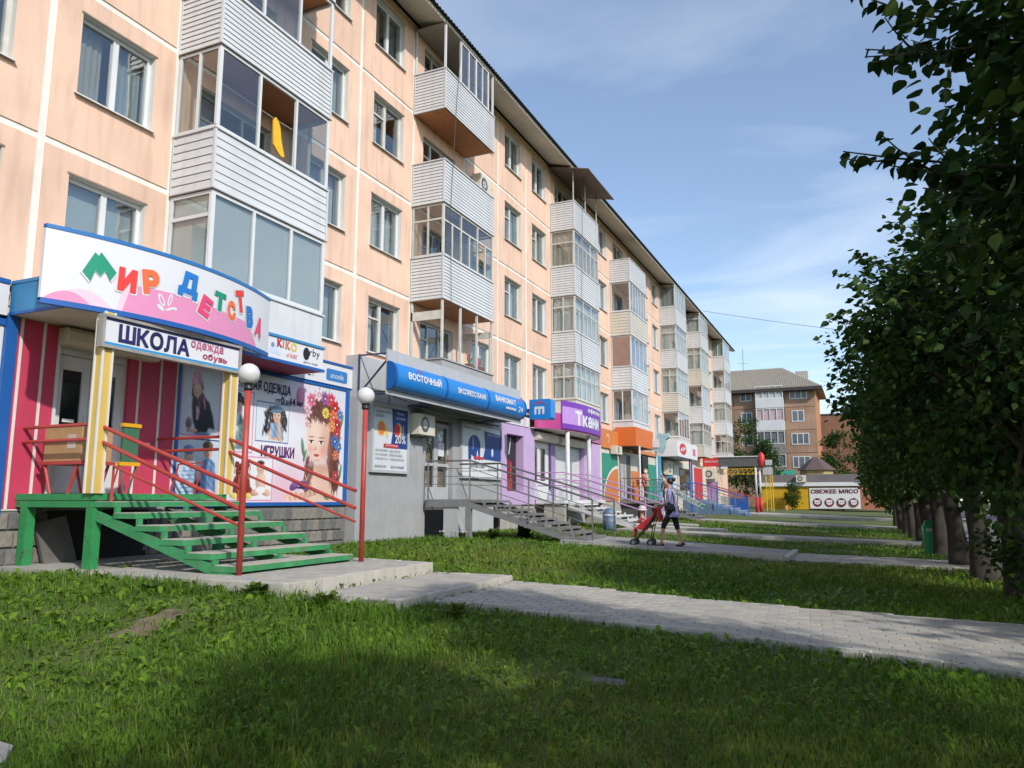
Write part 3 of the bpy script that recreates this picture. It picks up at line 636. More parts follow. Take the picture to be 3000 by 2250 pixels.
def balcony(y0, k, zt_par, zn, par='siding', n=11, single=True, glaze=None, zb=None, w=3.22, slab_m=UNDER, side_m=SIDING, edge=True):
    y1 = y0 + w; zb = zb if zb is not None else ZJ[k] - .06
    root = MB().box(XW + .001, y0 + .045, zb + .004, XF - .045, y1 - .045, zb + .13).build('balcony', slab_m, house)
    bx('slab_edge', mat('slab_edge_grey', (.28, .27, .26), .8, .15, 4), root, XW + .02, y0 - .03, zb - .02, XF + .035, y0 - .005, zb + .0); bx('slab_edge', MATS['slab_edge_grey'], root, XF - .002, y0 - .005, zb - .02, XF + .035, y1 + .03, zb + .0)
    if par == 'siding':
        siding(root, y0, y1, zb + .004, zt_par, n, single, far_m=side_m); cap(root, y0, y1, zt_par + .006)
    elif par:
        b = MB(); b.box(XW + .004, y0, zb + .004, XF, y0 + .04, zt_par); b.box(XF - .04, y0 + .041, zb + .004, XF, y1 - .041, zt_par); b.box(XW + .004, y1 - .04, zb + .004, XF, y1, zt_par); b.build('parapet', par, root); cap(root, y0, y1, zt_par + .004, par)
    if glaze: glazing(root, y0, y1, zt_par + .045, zn, **glaze)
    return root
N5 = 13.86
def top_of(k): return (ZJ[k + 1] - .09) if k < 4 else N5
# near stack (above the children's shop)
balcony(1.48, 2, 6.7, top_of(2), n=8, single=False, glaze=dict(nf=3, ns=2)); balcony(1.48, 3, 9.55, top_of(3), n=11, single=False, glaze=dict(nf=3, ns=2)); balcony(1.48, 1, 3.86, top_of(1), par=SIDING, glaze=dict(nf=3, ns=1))
B1b = balcony(9.75, 1, 3.86, top_of(1), par=SIDING, zb=3.19, glaze=dict(nf=3, ns=1, t=.065, transom=0, tside=.72))
for yy, ww in ((9.87, .96), (10.93, .96), (12.0, .9)): put('blind', blind_mesh(ww, 1.52, mat('pale_blind', (.66, .70, .69), .8, .04), .04), B1b, (XF - .075, yy, 3.95))
V = [(x, 9.83, z) for x in (XW + .06, XF - .08) for z in (3.95, 5.45)]; put('blind', np_mesh('blind', V, [(0, 1, 3, 2)], [MATS['pale_blind']]), B1b)
B1c = balcony(9.75, 2, 6.68, top_of(2), n=7, glaze=dict(nf=3, ns=2, t=.055, open_=(1,)))
B1d = balcony(9.75, 3, 9.5, top_of(3), n=11, glaze=dict(nf=3, ns=1, t=.05, open_=(2,), sideopen=True)); balcony(9.75, 4, 12.4, N5, n=11, single=False, glaze=dict(nf=3, ns=2))
# laundry in the third-floor balcony of the near stack
cl = MB(); P = [(11.35, 7.62), (11.42, 7.72), (11.5, 7.66), (11.56, 7.55), (11.6, 7.3), (11.72, 6.98), (11.62, 6.95), (11.5, 7.02), (11.38, 7.12), (11.36, 7.4)]
cl.prism(P, 'x', XF - .16, XF - .13); tag(cl.build('laundry', mat('yellow_cloth', (.75, .42, .02), .8, .1, 8)), 'yellow cloth hung to dry in the open third-floor balcony window', 'laundry')
tag(MB().tube([(XF - .145, 9.85, 7.7), (XF - .145, 11.4, 7.67), (XF - .145, 12.9, 7.7)], .006, 5).build('clothes_line', mat('line_white', (.6, .6, .58), .6, 0)), 'thin white clothes line across the open third-floor balcony', 'clothes line')
# stack above the bank
B2 = 18.15
balcony(B2, 4, 12.43, N5, n=13, glaze=None); r_ = B2
root = [o for o in house.children if o.name.startswith('balcony')][-1]
b = MB()
for y in (B2 + .03, B2 + .97, B2 + 1.98, B2 + 2.85, B2 + 3.19): b.box(XF - .06, y - .03, 12.48, XF - .005, y + .03, N5)
b.box(XW + .01, B2 + .0, 12.48, XW + .06, B2 + .05, N5); b.box(XF - .06, B2 + 1.0, 12.48, XF - .01, B2 + 2.82, 12.54); b.box(XF - .06, B2 + 1.0, N5 - .06, XF - .01, B2 + 2.82, N5); b.box(XF - .06, B2 + 1.5 - .02, 12.55, XF - .012, B2 + 1.5 + .02, N5 - .06); b.box(XF - .06, B2 + 2.42, 12.55, XF - .012, B2 + 2.46, N5 - .06); [_m.build('mullion', PVC, root) for _m in pieces(b)]
for a, c in ((1.0, 1.48), (1.52, 1.95), (2.01, 2.42), (2.46, 2.82)): pane(root, XF - .035, B2 + a, 12.55, B2 + c, N5 - .06, GLASS2)
bx('balcony_roof', mat('grey_sheet', (.33, .32, .30), .7, .1, 2), root, XW + .02, B2 - .05, N5 + .004, XF + .02, B2 + 3.3, N5 + .03)
balcony(B2, 3, 9.62, top_of(3), n=13, glaze=None)
balcony(B2, 2, 6.78, top_of(2), n=13, glaze=dict(nf=3, ns=2, m=OLDW, t=.05, transom=.68, sub=2, open_=(4,), tside=.7))
GREYP = mat('bank_grey_paint', (.34, .345, .35), .75, .08, 2, .1, 30, dirt=.15)
r2_ = balcony(B2, 1, 3.82, top_of(1), par=GREYP, zb=2.72, glaze=None, w=3.22)
b = MB()
for y in (B2 + .04, B2 + 1.1, B2 + 2.15, B2 + 3.18): b.box(XF - .06, y - .035, 3.87, XF - .005, y + .035, top_of(1))
b.box(XW + .02, B2 + .01, top_of(1) - .55, XF - .06, B2 + .05, top_of(1) - .3); b.box(XW + .01, B2 + .01, 3.87, XW + .07, B2 + .06, top_of(1)); b.box(XW + .02, B2 + 3.17, top_of(1) - .5, XF - .06, B2 + 3.2, top_of(1) - .3); b.box(XF - .055, B2 + 3.04, 3.87, XF - .01, B2 + 3.1, 5.0)
[_m.build('post', OLDW, r2_) for _m in pieces(b)]
# stack above the fabric shop
B3 = 29.15
root = balcony(B3, 4, 12.42, N5, n=12, glaze=None)
b = MB(); b.beam((XW, B3 + 1.6, 14.02), (XF + .75, B3 + 1.6, 13.62), 3.7, .03); b.build('canopy_sheet', mat('rusty_sheet', (.16, .12, .10), .7, .25, 4), root)
b = MB()
for y in (B3 + .05, B3 + 1.6, B3 + 3.15): b.box(XF - .05, y - .02, 12.46, XF - .015, y + .02, 13.74)
[_m.build('canopy_post', OLDW, root) for _m in pieces(b)]
balcony(B3, 3, 9.6, top_of(3), n=12, glaze=dict(nf=3, ns=1, m=OLDW, transom=.66, sub=2, tside=.66, curtain=3))
balcony(B3, 2, 6.8, top_of(2), n=12, glaze=dict(nf=3, ns=2, m=OLDW, transom=.66, sub=2, tside=.7, curtain=0))
balcony(B3, 1, 4.0, top_of(1), par=SIDING2, zb=3.2, glaze=dict(nf=5, ns=2, m=OLDW, transom=.62, tside=.62, curtain=0))
# the farther stacks
B4 = 37.68
BRN = mat('brown_board', (.30, .19, .15), .8, .1, 3)
balcony(B4, 4, 12.4, N5, n=10, single=False, glaze=None)
balcony(B4, 3, 9.6, top_of(3), n=8, single=False, side_m=SIDING2, glaze=dict(nf=3, ns=1, sub=2))
o = balcony(B4, 2, 6.7, top_of(2), n=8, single=False, glaze=dict(nf=4, ns=1, curtain=4)); bx('side_board', BRN, o, XW + .08, B4 - .004, 6.78, XF - .08, B4 + .006, top_of(2) - .06)
balcony(B4, 1, 3.9, top_of(1), par=SIDING, zb=2.72, glaze=dict(nf=3, ns=2))
G = [dict(nf=4, ns=1, transom=0), dict(nf=3, ns=1, transom=.7, m=OLDW, sub=2, curtain=0), dict(nf=3, ns=1, transom=0, sub=2, curtain=1), dict(nf=4, ns=2, transom=.72, m=OLDW, curtain=0), dict(nf=3, ns=2, curtain=2), dict(nf=4, ns=2, transom=.66, m=OLDW)]
for y0, gs in ((48.67, (2, 1, 3, 0)), (57.07, (1, 3, 0, 1)), (68.04, (4, 0, 1, 5))):
    for k in (1, 2, 3, 4):
        balcony(y0, k, ZJ[k] + 1.1 if k > 1 else 3.9, top_of(k), n=9, single=False, side_m=random.choice([SIDING, SIDING2]), glaze=G[gs[4 - k]], zb=None if k > 1 else 3.1)
# cables hanging down the facade and spanning the street
CAB = mat('cable_black', (.03, .03, .035), .6, 0)
for a, pts, l in (('facade_cable', [(XF + .06, 19.0, 14.0), (XF + .04, 18.7, 11.0), (XF + .05, 18.45, 8.2), (XF + .08, 18.5, 5.4), (XW + .35, 18.6, 3.9)], 'thin dark cable hanging down beside the balconies above the bank'), ('facade_cable', [(XF + .06, 30.2, 14.0), (XF + .05, 30.0, 10), (XF + .06, 29.7, 6.6), (XF + .05, 29.9, 5)], 'thin dark cable hanging down beside the balconies above the fabric shop')):
    tag(MB().tube(pts, .008, 5).build(a, CAB), l, 'cable')
w0, w1 = Vector((-10.2, 58, 14.2)), Vector((6, 64, 11.6)); tag(MB().tube([w0.lerp(w1, t) - Vector((0, 0, .5 * t * (1 - t))) for t in np.linspace(0, 1, 12)], .016, 5).build('overhead_wire', CAB), 'overhead wire from the long peach building roof across to the trees', 'wire')
w0, w1 = Vector((-3.8, 99, 14.2)), Vector((6, 99, 12.2)); tag(MB().tube([w0.lerp(w1, t) - Vector((0, 0, .4 * t * (1 - t))) for t in np.linspace(0, 1, 12)], .02, 5).build('overhead_wire', CAB), 'overhead wire leaving the eave of the orange building', 'wire')
# ------------------------------------------------------------------ children's shop
PINK = mat('pink_cladding', (.50, .045, .10), .55, .08, 1.5, dirt=.12); BLUE = mat('royal_blue', (.012, .10, .36), .45, .06, 2); BLUE2 = mat('canopy_blue', (.035, .22, .46), .5, .12, 1.5, dirt=.15); STRIP = mat('strip_white', (.68, .64, .60), .6, .06, 3)
YEL = mat('post_yellow', (.62, .44, .10), .55, .06, 3); CREAM = mat('cream_box', (.60, .56, .46), .55, .08, 2, dirt=.2); MAG = mat('magenta_soffit', (.30, .02, .09), .6, .1, 2)
SX = -11.2
shop = thing('children_shop', "raspberry pink children's shop front with white strips and roller shutter box", 'shop front', (SX, 9, -.95))
strips = [7.17, 7.52, 9.25, 9.7, 10.06]; ps = [7.1, *strips]
for a, c in zip(ps, strips):
    if a == 7.52: bx('cladding_panel', PINK, shop, XW + .003, a + .02, .08, SX, 7.74, 2.66); bx('cladding_panel', PINK, shop, XW + .003, 9.05, .08, SX, 9.23, 2.66); bx('cladding_panel', PINK, shop, XW + .003, 7.74, 2.42, SX, 9.05, 2.66)
    else: bx('cladding_panel', PINK, shop, XW + .003, a + .022, -.14 if a < 7.2 else .08, SX, c - .022, 2.66)
for y in strips: bx('white_strip', STRIP, shop, XW + .003, y - .022, -.14 if y < 7.2 else .08, SX + .008, y + .022, 2.66)
bx('white_strip', STRIP, shop, SX - .02, 9.275, .93, SX + .006, 9.56, .965); bx('white_strip', STRIP, shop, XW + .003, 6.9, -.16, SX + .006, 7.6, -.142)
bx('pilaster', BLUE, shop, XW + .003, 6.93, -.95, SX + .03, 7.098, 2.66)
bx('side_panel', WHITE, shop, XW + .003, 5.0, .3, SX - .03, 6.925, 2.5); bx('side_panel_frame', BLUE, shop, XW + .003, 5.0, 2.501, SX + .0, 6.925, 2.6); bx('side_frieze', WHITE, shop, XW + .003, 4.8, 2.64, SX + .05, 6.9, 3.1); bx('side_frieze_edge', BLUE, shop, XW + .003, 4.8, 3.105, SX + .07, 6.9, 3.17)
text('о', mat('blue_ink', lin(30, 60, 150), .5, 0), shop, face_x(SX - .03, 5, .3), 1.55, 1.25, h=.18)
bx('reveal', PINK, shop, XW - .02, 7.741, .08, XW + .002, 9.049, 2.42)
door = MB(); 
for a, c in ((7.8, 8.395), (8.405, 9.01)):
    door.box(XW + .003, a, .1, XW + .06, a + .13, 2.24); door.box(XW + .003, c - .13, .1, XW + .06, c, 2.24); door.box(XW + .003, a + .13, 2.02, XW + .06, c - .13, 2.24); door.box(XW + .003, a + .13, .1, XW + .06, c - .13, .62)
door = door.build('door', PVC, shop)
for a, c in ((7.93, 8.265), (8.535, 8.88)): bx('pane', mat('dark_door_glass', (.012, .013, .015), .06, 0, spec=.8), door, XW + .01, a, .62, XW + .03, c, 2.02)
for y in (8.34, 8.45): MB().tube([(XW + .1, y, 1.0), (XW + .1, y, 1.35)], .014, 6).build('handle', PVC, door)
MB().tube([(XW + .035, 8.72, 1.72), (XW + .0352, 8.72, 1.7201)], .07, 14).build('sticker', mat('sticker_yellow', (.6, .5, .03), .5, 0), door); bx('sticker', CURT[0], door, XW + .031, 8.0, 1.2, XW + .034, 8.2, 1.25)
bx('door_frame', PVC, shop, XW + .003, 7.745, .08, SX + .01, 7.795, 2.41); bx('door_frame', PVC, shop, XW + .003, 9.012, .08, XW + .08, 9.05, 2.41); bx('door_frame', PVC, shop, XW + .003, 7.796, 2.25, XW + .09, 9.011, 2.41)
MB().prism([(SX + .002, 2.36), (SX + .2, 2.36), (SX + .27, 2.43), (SX + .27, 2.56), (SX + .2, 2.63), (SX + .002, 2.63)], 'y', 7.74, 9.46).build('shutter_box', CREAM, shop)
bx('pilaster', BLUE, shop, XW + .003, 10.08, -.12, SX + .03, 10.14, 2.62)
# rough stone plinth
STN = [mat('plinth_stone_%d' % i, c, .95, .25, 9, .9, 25) for i, c in enumerate([(.16, .155, .145), (.21, .195, .17), (.12, .118, .115)])]
def stone_me(m, w, h):
    r = random.Random(len(m.name) + int(w * 100)); b = MB(); x0, x1 = -.1, .03
    P = [(0, 0), (w, 0), (w, h), (0, h)]; I = [(.02, .02), (w - .02, .02), (w - .02, h - .02), (.02, h - .02)]
    vs = [(x0, *p) for p in P] + [(x1 - .025, *p) for p in P] + [(x1 + r.uniform(-.012, .01), *p) for p in I] + [(x1 + .015, w * .45, h * .55)]
    b.add(vs, [(i, (i + 1) % 4, (i + 1) % 4 + 4, i + 4) for i in range(4)] + [(i + 4, (i + 1) % 4 + 4, (i + 1) % 4 + 8, i + 8) for i in range(4)] + [(i + 8, (i + 1) % 4 + 8, 12) for i in range(4)]); return unit_mesh(b, 'stone', m)
SM = [stone_me(m, .19, .235) for m in STN] * 2
pl = bx('plinth', mat('mortar', (.16, .155, .15), .95, .1, 5), shop, XW + .025, 5.0, -1.1, SX - .01, 15.22, -.165)
for j in range(3):
    y = 5.0 + (.1 if j % 2 else 0)
    while y < 15.0:
        if not 7.75 < y < 9.45: put('stone', random.choice(SM), pl, (SX, y, -.94 + j * .252))
        y += .203
bx('cellar_opening', mat('cellar_dark', (.014, .014, .015), .9, .2, 4), pl, SX - .01, 7.8, -.93, SX + .04, 9.6, -.17); MB().beam((-11.0, 7.95, -.98), (-11.12, 7.8, -.3), .5, .06).build('leaning_slab', mat('damp_slab', (.12, .115, .105), .9, .25, 4, dirt=.3), shop)  # black board puts the platform's shade into the colour; slab is dark grey
# big printed billboard with children
bb = thing('billboard', 'large pale billboard with printed children, toys and a girl crowned with flowers', 'billboard', (SX, 12.6, -.1))
bx('board', mat('poster_paper', (.66, .68, .74), .4, .03, 1), bb, XW + .003, 10.15, -.06, SX + .012, 15.06, 2.57)
for a in ((10.15, -.135, 15.2, -.062), (10.15, 2.572, 15.2, 2.64)): bx('frame', BLUE, bb, XW + .003, a[0], a[1], SX + .04, a[2], a[3])
bx('frame', BLUE, bb, XW + .003, 15.065, -.061, SX + .04, 15.2, 2.571); bx('frame', STRIP, bb, XW + .003, 15.205, -.14, SX + .02, 15.235, 2.64)
SKIN = flat('ink_skin', (236, 196, 172)); SKIN2 = flat('ink_skin_shade', (222, 170, 148)); HAIR = flat('ink_hair_brown', (92, 52, 40)); HAIR2 = flat('ink_hair_dark', (40, 28, 26)); INK = flat('ink_dark', (28, 26, 34)); LIP = flat('ink_lip', (205, 96, 100)); LPINK = flat('ink_light_pink', (242, 198, 214)); ROSE = flat('ink_rose', (214, 110, 150)); INKB = flat('ink_blue', (120, 150, 190)); NAVY = flat('ink_navy', (38, 40, 86)); PURP = flat('ink_purple', (96, 40, 110)); TEAL = flat('ink_teal', (110, 140, 150)); WHT = WHITE; BRN2 = flat('ink_bear', (150, 66, 50)); RED2 = flat('ink_red', (206, 52, 56)); ORNG = flat('ink_orange', (232, 130, 70)); LEAFG = flat('ink_green', (92, 140, 96)); YELI = flat('ink_yellow', (240, 210, 90)); DEN = flat('ink_denim', (126, 152, 184)); LBL_ = flat('ink_pale_blue', (206, 222, 238)); LILA = flat('ink_lilac', (160, 110, 170))
fb = face_x(SX + .012, 10.15, -.06)
class Paint:
    """print painted cell by cell with soft shapes, carried by a fine sheet as a colour attribute"""
    def __init__(s, w, h, res): s.w, s.h, s.nx, s.ny = w, h, int(w / res), int(h / res); s.U, s.V = np.meshgrid((np.arange(s.nx) + .5) * w / s.nx, (np.arange(s.ny) + .5) * h / s.ny); s.C = np.ones((s.ny, s.nx, 3)) * .9; s.g = np.random.default_rng(4)
    def mix(s, a, rgb): s.C = s.C * (1 - a[..., None]) + np.array(rgb) / 255. * a[..., None]
    def el(s, rgb, cx, cy, rx, ry=None, rot=0, soft=.12, shade=0.0, al=1.0):
        ry = ry or rx; c, q = math.cos(rot), math.sin(rot); x = (s.U - cx) * c + (s.V - cy) * q; y = -(s.U - cx) * q + (s.V - cy) * c; d = np.sqrt((x / rx) ** 2 + (y / ry) ** 2); a = np.clip((1 + soft / 2 - d) / soft, 0, 1) * al
        if shade:
            k = 1 + shade * np.clip((x / rx) * .7 + (y / ry) * .5, -1, 1) - shade * .5 * np.clip(d, 0, 1) ** 3; s.C = s.C * (1 - a[..., None]) + np.clip(np.array(rgb) / 255. * k[..., None], 0, 1) * a[..., None]
        else: s.mix(a, rgb)
    def poly(s, rgb, P, blur=.012, al=1.0, shade=0.0):
        m = inpoly(P, s.U.ravel(), s.V.ravel()).reshape(s.U.shape).astype(float)
        for _ in range(2): m = (m + np.roll(m, 1, 0) + np.roll(m, -1, 0) + np.roll(m, 1, 1) + np.roll(m, -1, 1)) / 5
        if shade:
            u0, u1 = min(p[0] for p in P), max(p[0] for p in P); k = 1 + shade * (.5 - (s.U - u0) / (u1 - u0)) + .5 * shade * np.sin(s.U * 40 + s.V * 17) * np.sin(s.V * 23); s.C = s.C * (1 - (m * al)[..., None]) + np.clip(np.array(rgb) / 255. * k[..., None], 0, 1) * (m * al)[..., None]
        else: s.mix(m * al, rgb)
    def rect(s, rgb, u0, v0, u1, v1, al=1.0): s.mix((((s.U > u0) & (s.U < u1) & (s.V > v0) & (s.V < v1)) * al).astype(float), rgb)
    def ring(s, rgb, u0, v0, u1, v1, t=.02):
        s.rect(rgb, u0, v0, u1, v0 + t); s.rect(rgb, u0, v1 - t, u1, v1); s.rect(rgb, u0, v0, u0 + t, v1); s.rect(rgb, u1 - t, v0, u1, v1)
    def hair(s, rgb, P, n, L, ang, var=30, w=.012):
        m = np.array(P)
        for _ in range(n):
            while True:
                u, v = s.g.uniform(m[:, 0].min(), m[:, 0].max()), s.g.uniform(m[:, 1].min(), m[:, 1].max())
                if inpoly(P, np.array([u]), np.array([v]))[0]: break
            k = s.g.integers(-var, var); s.el(np.clip(np.array(rgb) + k, 0, 255), u, v, w, L * s.g.uniform(.6, 1.3), ang + s.g.normal() * .35, .8, al=.7)
    def face(s, cx, cy, rx, ry, skin=(232, 192, 168), turn=0.0):
        s.el(skin, cx, cy, rx, ry, 0, .1, .12); s.el((214, 160, 138), cx + rx * .55, cy - ry * .2, rx * .35, ry * .5, 0, 1.2, al=.45); s.el((226, 140, 128), cx - rx * .45, cy - ry * .25, rx * .28, ry * .2, 0, 1.2, al=.35)
        for k in (-1, 1): ex = cx + turn * rx + k * rx * .42; s.el((250, 248, 244), ex, cy + ry * .08, rx * .17, ry * .065, 0, .5, al=.9); s.el((40, 30, 30), ex, cy + ry * .075, rx * .085, ry * .07, 0, .5); s.el((60, 40, 36), ex, cy + ry * .15, rx * .19, ry * .02, 0, .8, al=.8); s.el((110, 76, 60), ex, cy + ry * .27, rx * .2, ry * .025, k * -.1, .8, al=.6)
        s.el((196, 138, 118), cx + turn * rx, cy - ry * .2, rx * .1, ry * .09, 0, 1, al=.5); s.el((196, 84, 88), cx + turn * rx, cy - ry * .47, rx * .24, ry * .07, 0, .5, al=.9); s.el((150, 50, 60), cx + turn * rx, cy - ry * .465, rx * .23, ry * .016, 0, .6, al=.8)
    def done(s, fn, parent, name, m):
        nx, ny = s.nx, s.ny; u = np.linspace(0, s.w, nx + 1); v = np.linspace(0, s.h, ny + 1); U, V_ = np.meshgrid(u, v); p0 = np.array(fn(0, 0, .003)); pu = np.array(fn(1, 0, .003)) - p0; pv = np.array(fn(0, 1, .003)) - p0; V = p0 + U.ravel()[:, None] * pu + V_.ravel()[:, None] * pv
        i, j = np.meshgrid(np.arange(nx), np.arange(ny)); k = (j * (nx + 1) + i).ravel(); F = np.stack([k, k + 1, k + nx + 2, k + nx + 1], 1); me = np_mesh(name, V, F, [m]); C = np.clip(s.C + s.g.normal(size=s.C.shape) * .008, 0, 1); C = np.where(C <= .04045, C / 12.92, ((C + .055) / 1.055) ** 2.4) * .85
        at = me.color_attributes.new('print', 'FLOAT_COLOR', 'CORNER'); rgba = np.ones((nx * ny, 4, 4), np.float32); rgba[:, :, :3] = C.reshape(-1, 1, 3); at.data.foreach_set('color', rgba.ravel()); return put(name, me, parent)
PRN = bpy.data.materials.new('glossy_print'); PRN.use_nodes = True; pt = PRN.node_tree; ca = N(pt, 'ShaderNodeVertexColor', layer_name='print'); pt.links.new(ca.outputs[0], pt.nodes['Principled BSDF'].inputs['Base Color']); pt.nodes['Principled BSDF'].inputs['Roughness'].default_value = .32
K = Paint(4.91, 2.63, .0135); K.C[:] = np.array((222, 228, 240)) / 255.
K.el((246, 240, 246), 2.4, 1.3, 1.6, 1.1, 0, 1.6, al=.8); K.el((240, 205, 220), 3.2, .3, .9, .6, .3, 1.6, al=.8); K.el((236, 190, 212), 2.75, .25, .5, .35, .6, 1.2, al=.6); K.el((238, 200, 218), 3.3, 2.3, .3, .45, .1, 1.2, al=.7); K.rect((206, 218, 234), 0, 0, 1.0, 1.15); K.rect((196, 204, 220), 0, 1.2, 1.0, 2.5); K.el((230, 234, 242), .5, 1.95, .45, .6, 0, 1.4, al=.8)
# girl in a black jacket
J_ = [(.28, 1.98), (.52, 2.0), (.68, 1.86), (.78, 1.62), (.84, 1.38), (.7, 1.4), (.62, 1.26), (.4, 1.3), (.31, 1.5), (.27, 1.75)]; K.poly((26, 24, 32), J_, shade=.5); K.poly((214, 150, 170), [(.35, 2.0), (.47, 1.98), (.45, 1.55), (.38, 1.5)], shade=.25); K.poly((200, 120, 150), [(.5, 1.97), (.57, 1.96), (.61, 1.72), (.56, 1.74)], shade=.2); K.hair((74, 48, 40), [(.22, 2.2), (.5, 2.2), (.53, 1.86), (.45, 1.8), (.27, 1.82)], 90, .07, .1); K.face(.37, 2.08, .1, .135); K.poly((226, 160, 182), [(.22, 2.16), (.26, 2.36), (.31, 2.45), (.4, 2.43), (.47, 2.3), (.51, 2.14), (.44, 2.19), (.3, 2.19)], shade=.2); K.el((214, 168, 150), .3, 1.32, .13, .04, .1, .4, .2); K.el((110, 130, 160), .55, 1.27, .2, .04, 0, .5, .2); K.el((120, 100, 100), .22, 1.45, .07, .1, 0, .6, .3)
K.ring((226, 150, 180), .02, 1.22, .96, 2.5, .025); K.rect((120, 60, 100), 1.0, 0, 1.03, 2.55, .6); K.rect((60, 80, 140), 0, 1.15, 1.0, 1.18)
# two toddlers
for cx, cy, hat, top in ((.27, .85, (110, 140, 186), (176, 196, 220)), (.72, .95, (110, 84, 70), (120, 150, 196))):
    K.poly(top, [(cx - .22, .08), (cx + .24, .08), (cx + .18, cy - .22), (cx + .05, cy - .12), (cx - .13, cy - .16)], shade=.35); K.face(cx, cy, .11, .13, (228, 186, 164), .15); K.el(hat, cx - .01, cy + .11, .125, .085, 0, .2, .25)
for k in range(6): K.el((96, 124, 170), .28, .2 + k * .075, .17, .012, .05, .5, al=.7)
K.el((40, 44, 60), .5, .3, .07, .12, 0, .4, .3); K.el((232, 190, 206), .74, .14, .2, .11, 0, .4, .15); K.el((150, 170, 200), .35, .06, .25, .06, 0, .4, .2)
# boy
K.rect((238, 240, 244), 1.08, 1.0, 1.84, 2.2); K.ring((224, 150, 182), 1.06, .98, 1.86, 2.22, .02); K.poly((122, 146, 146), [(1.15, 1.05), (1.74, 1.05), (1.68, 1.58), (1.5, 1.74), (1.3, 1.74), (1.18, 1.6)], shade=.35); K.poly((238, 238, 240), [(1.33, 1.74), (1.48, 1.74), (1.43, 1.3)]); K.face(1.4, 1.9, .12, .155); K.hair((40, 30, 28), [(1.25, 1.98), (1.28, 2.14), (1.42, 2.18), (1.56, 2.12), (1.57, 1.92), (1.52, 1.98), (1.3, 2.0)], 120, .05, .9)
# girl with a cap
K.rect((228, 236, 246), 1.95, 1.26, 2.92, 2.05); K.ring((104, 132, 168), 1.93, 1.24, 2.94, 2.07, .022); K.hair((44, 34, 34), [(2.3, 1.93), (2.76, 1.95), (2.88, 1.75), (2.83, 1.48), (2.7, 1.5), (2.4, 1.5), (2.26, 1.42), (2.14, 1.42), (2.2, 1.6), (2.18, 1.8)], 300, .07, .2); K.poly((134, 158, 188), [(2.36, 1.66), (2.72, 1.66), (2.78, 1.3), (2.36, 1.3)], shade=.35); K.face(2.55, 1.8, .12, .15); K.el((118, 146, 168), 2.54, 1.95, .17, .085, 0, .15, .25); K.el((96, 124, 150), 2.5, 1.895, .19, .025, .05, .4); K.poly((226, 184, 160), [(2.6, 1.68), (2.67, 1.7), (2.74, 1.3), (2.62, 1.28)], shade=.15); K.poly((226, 184, 160), [(2.3, 1.45), (2.38, 1.52), (2.4, 1.33), (2.74, 1.35), (2.74, 1.28), (2.34, 1.285)], shade=.15)
# teddy bear and baby
K.rect((240, 240, 244), 1.33, .05, 2.48, .9); K.ring((230, 160, 190), 1.31, .03, 2.5, .92, .02)
for x, y, r_ in ((1.62, .33, .24), (1.62, .6, .17), (1.48, .74, .065), (1.76, .74, .065), (1.44, .2, .12), (1.82, .2, .12)): K.el((128, 54, 40), x, y, r_, r_, 0, .15, .3)
K.hair((140, 66, 50), [(1.4, .1), (1.85, .1), (1.85, .75), (1.4, .75)], 260, .025, 0, 24, .008); K.el((206, 160, 130), 1.62, .56, .075, .055, 0, .4, .15)
for x, y, r_ in ((1.56, .65, .02), (1.68, .65, .02), (1.62, .58, .024)): K.el((20, 16, 16), x, y, r_, r_, 0, .4)
K.el((238, 214, 120), 1.43, .13, .1, .06, 0, .3, .2); K.el((238, 214, 120), 1.82, .13, .1, .06, 0, .3, .2); K.el((236, 198, 176), 2.16, .42, .15, .2, 0, .12, .15); K.el((228, 186, 164), 2.02, .2, .14, .07, .2, .2, .2); K.el((228, 186, 164), 2.32, .2, .14, .07, -.2, .2, .2); K.el((246, 244, 244), 2.17, .25, .14, .07, 0, .3); K.face(2.14, .7, .12, .13, (236, 198, 176)); K.el((74, 52, 44), 2.14, .8, .1, .045, 0, .5)
# the girl crowned with flowers
K.poly((240, 226, 226), [(3.35, 0), (4.88, 0), (4.8, .55), (4.2, .8), (3.75, .72), (3.5, .45)]); K.poly((234, 196, 176), [(3.5, 0), (4.62, 0), (4.45, .5), (4.25, .85), (3.82, .82), (3.66, .4)]); K.el((206, 156, 136), 4.1, .74, .3, .12, 0, 1.2, al=.6); K.el((250, 222, 204), 3.8, .3, .2, .25, 0, 1.3, al=.5)
HP = [(3.52, 1.9), (3.62, 2.2), (3.85, 2.42), (4.2, 2.46), (4.55, 2.3), (4.72, 1.9), (4.74, 1.3), (4.7, .8), (4.74, .35), (4.58, .2), (4.4, .5), (4.3, .9), (4.3, 1.6), (3.6, 1.6)]; K.poly((112, 70, 60), HP, shade=.3); K.hair((110, 66, 56), HP, 420, .16, .06, 34, .014); K.hair((118, 70, 58), [(3.56, 1.0), (3.8, .85), (3.74, .45), (3.58, .15), (3.5, .5)], 90, .12, -.1, 30, .012)
FP = [(3.56, 1.9), (3.54, 1.5), (3.58, 1.25), (3.68, 1.02), (3.82, .88), (3.95, .84), (4.12, .92), (4.25, 1.12), (4.33, 1.4), (4.36, 1.75), (4.25, 2.0), (3.95, 2.08), (3.68, 2.05)]; K.poly((240, 206, 186), FP); K.el((250, 222, 204), 3.78, 1.5, .25, .4, 0, 1.4, al=.6); K.el((214, 158, 136), 4.24, 1.35, .16, .5, .1, 1.4, al=.55); K.el((232, 150, 140), 3.68, 1.16, .1, .09, 0, 1.3, al=.5); K.el((232, 150, 140), 4.12, 1.15, .12, .1, 0, 1.3, al=.5)
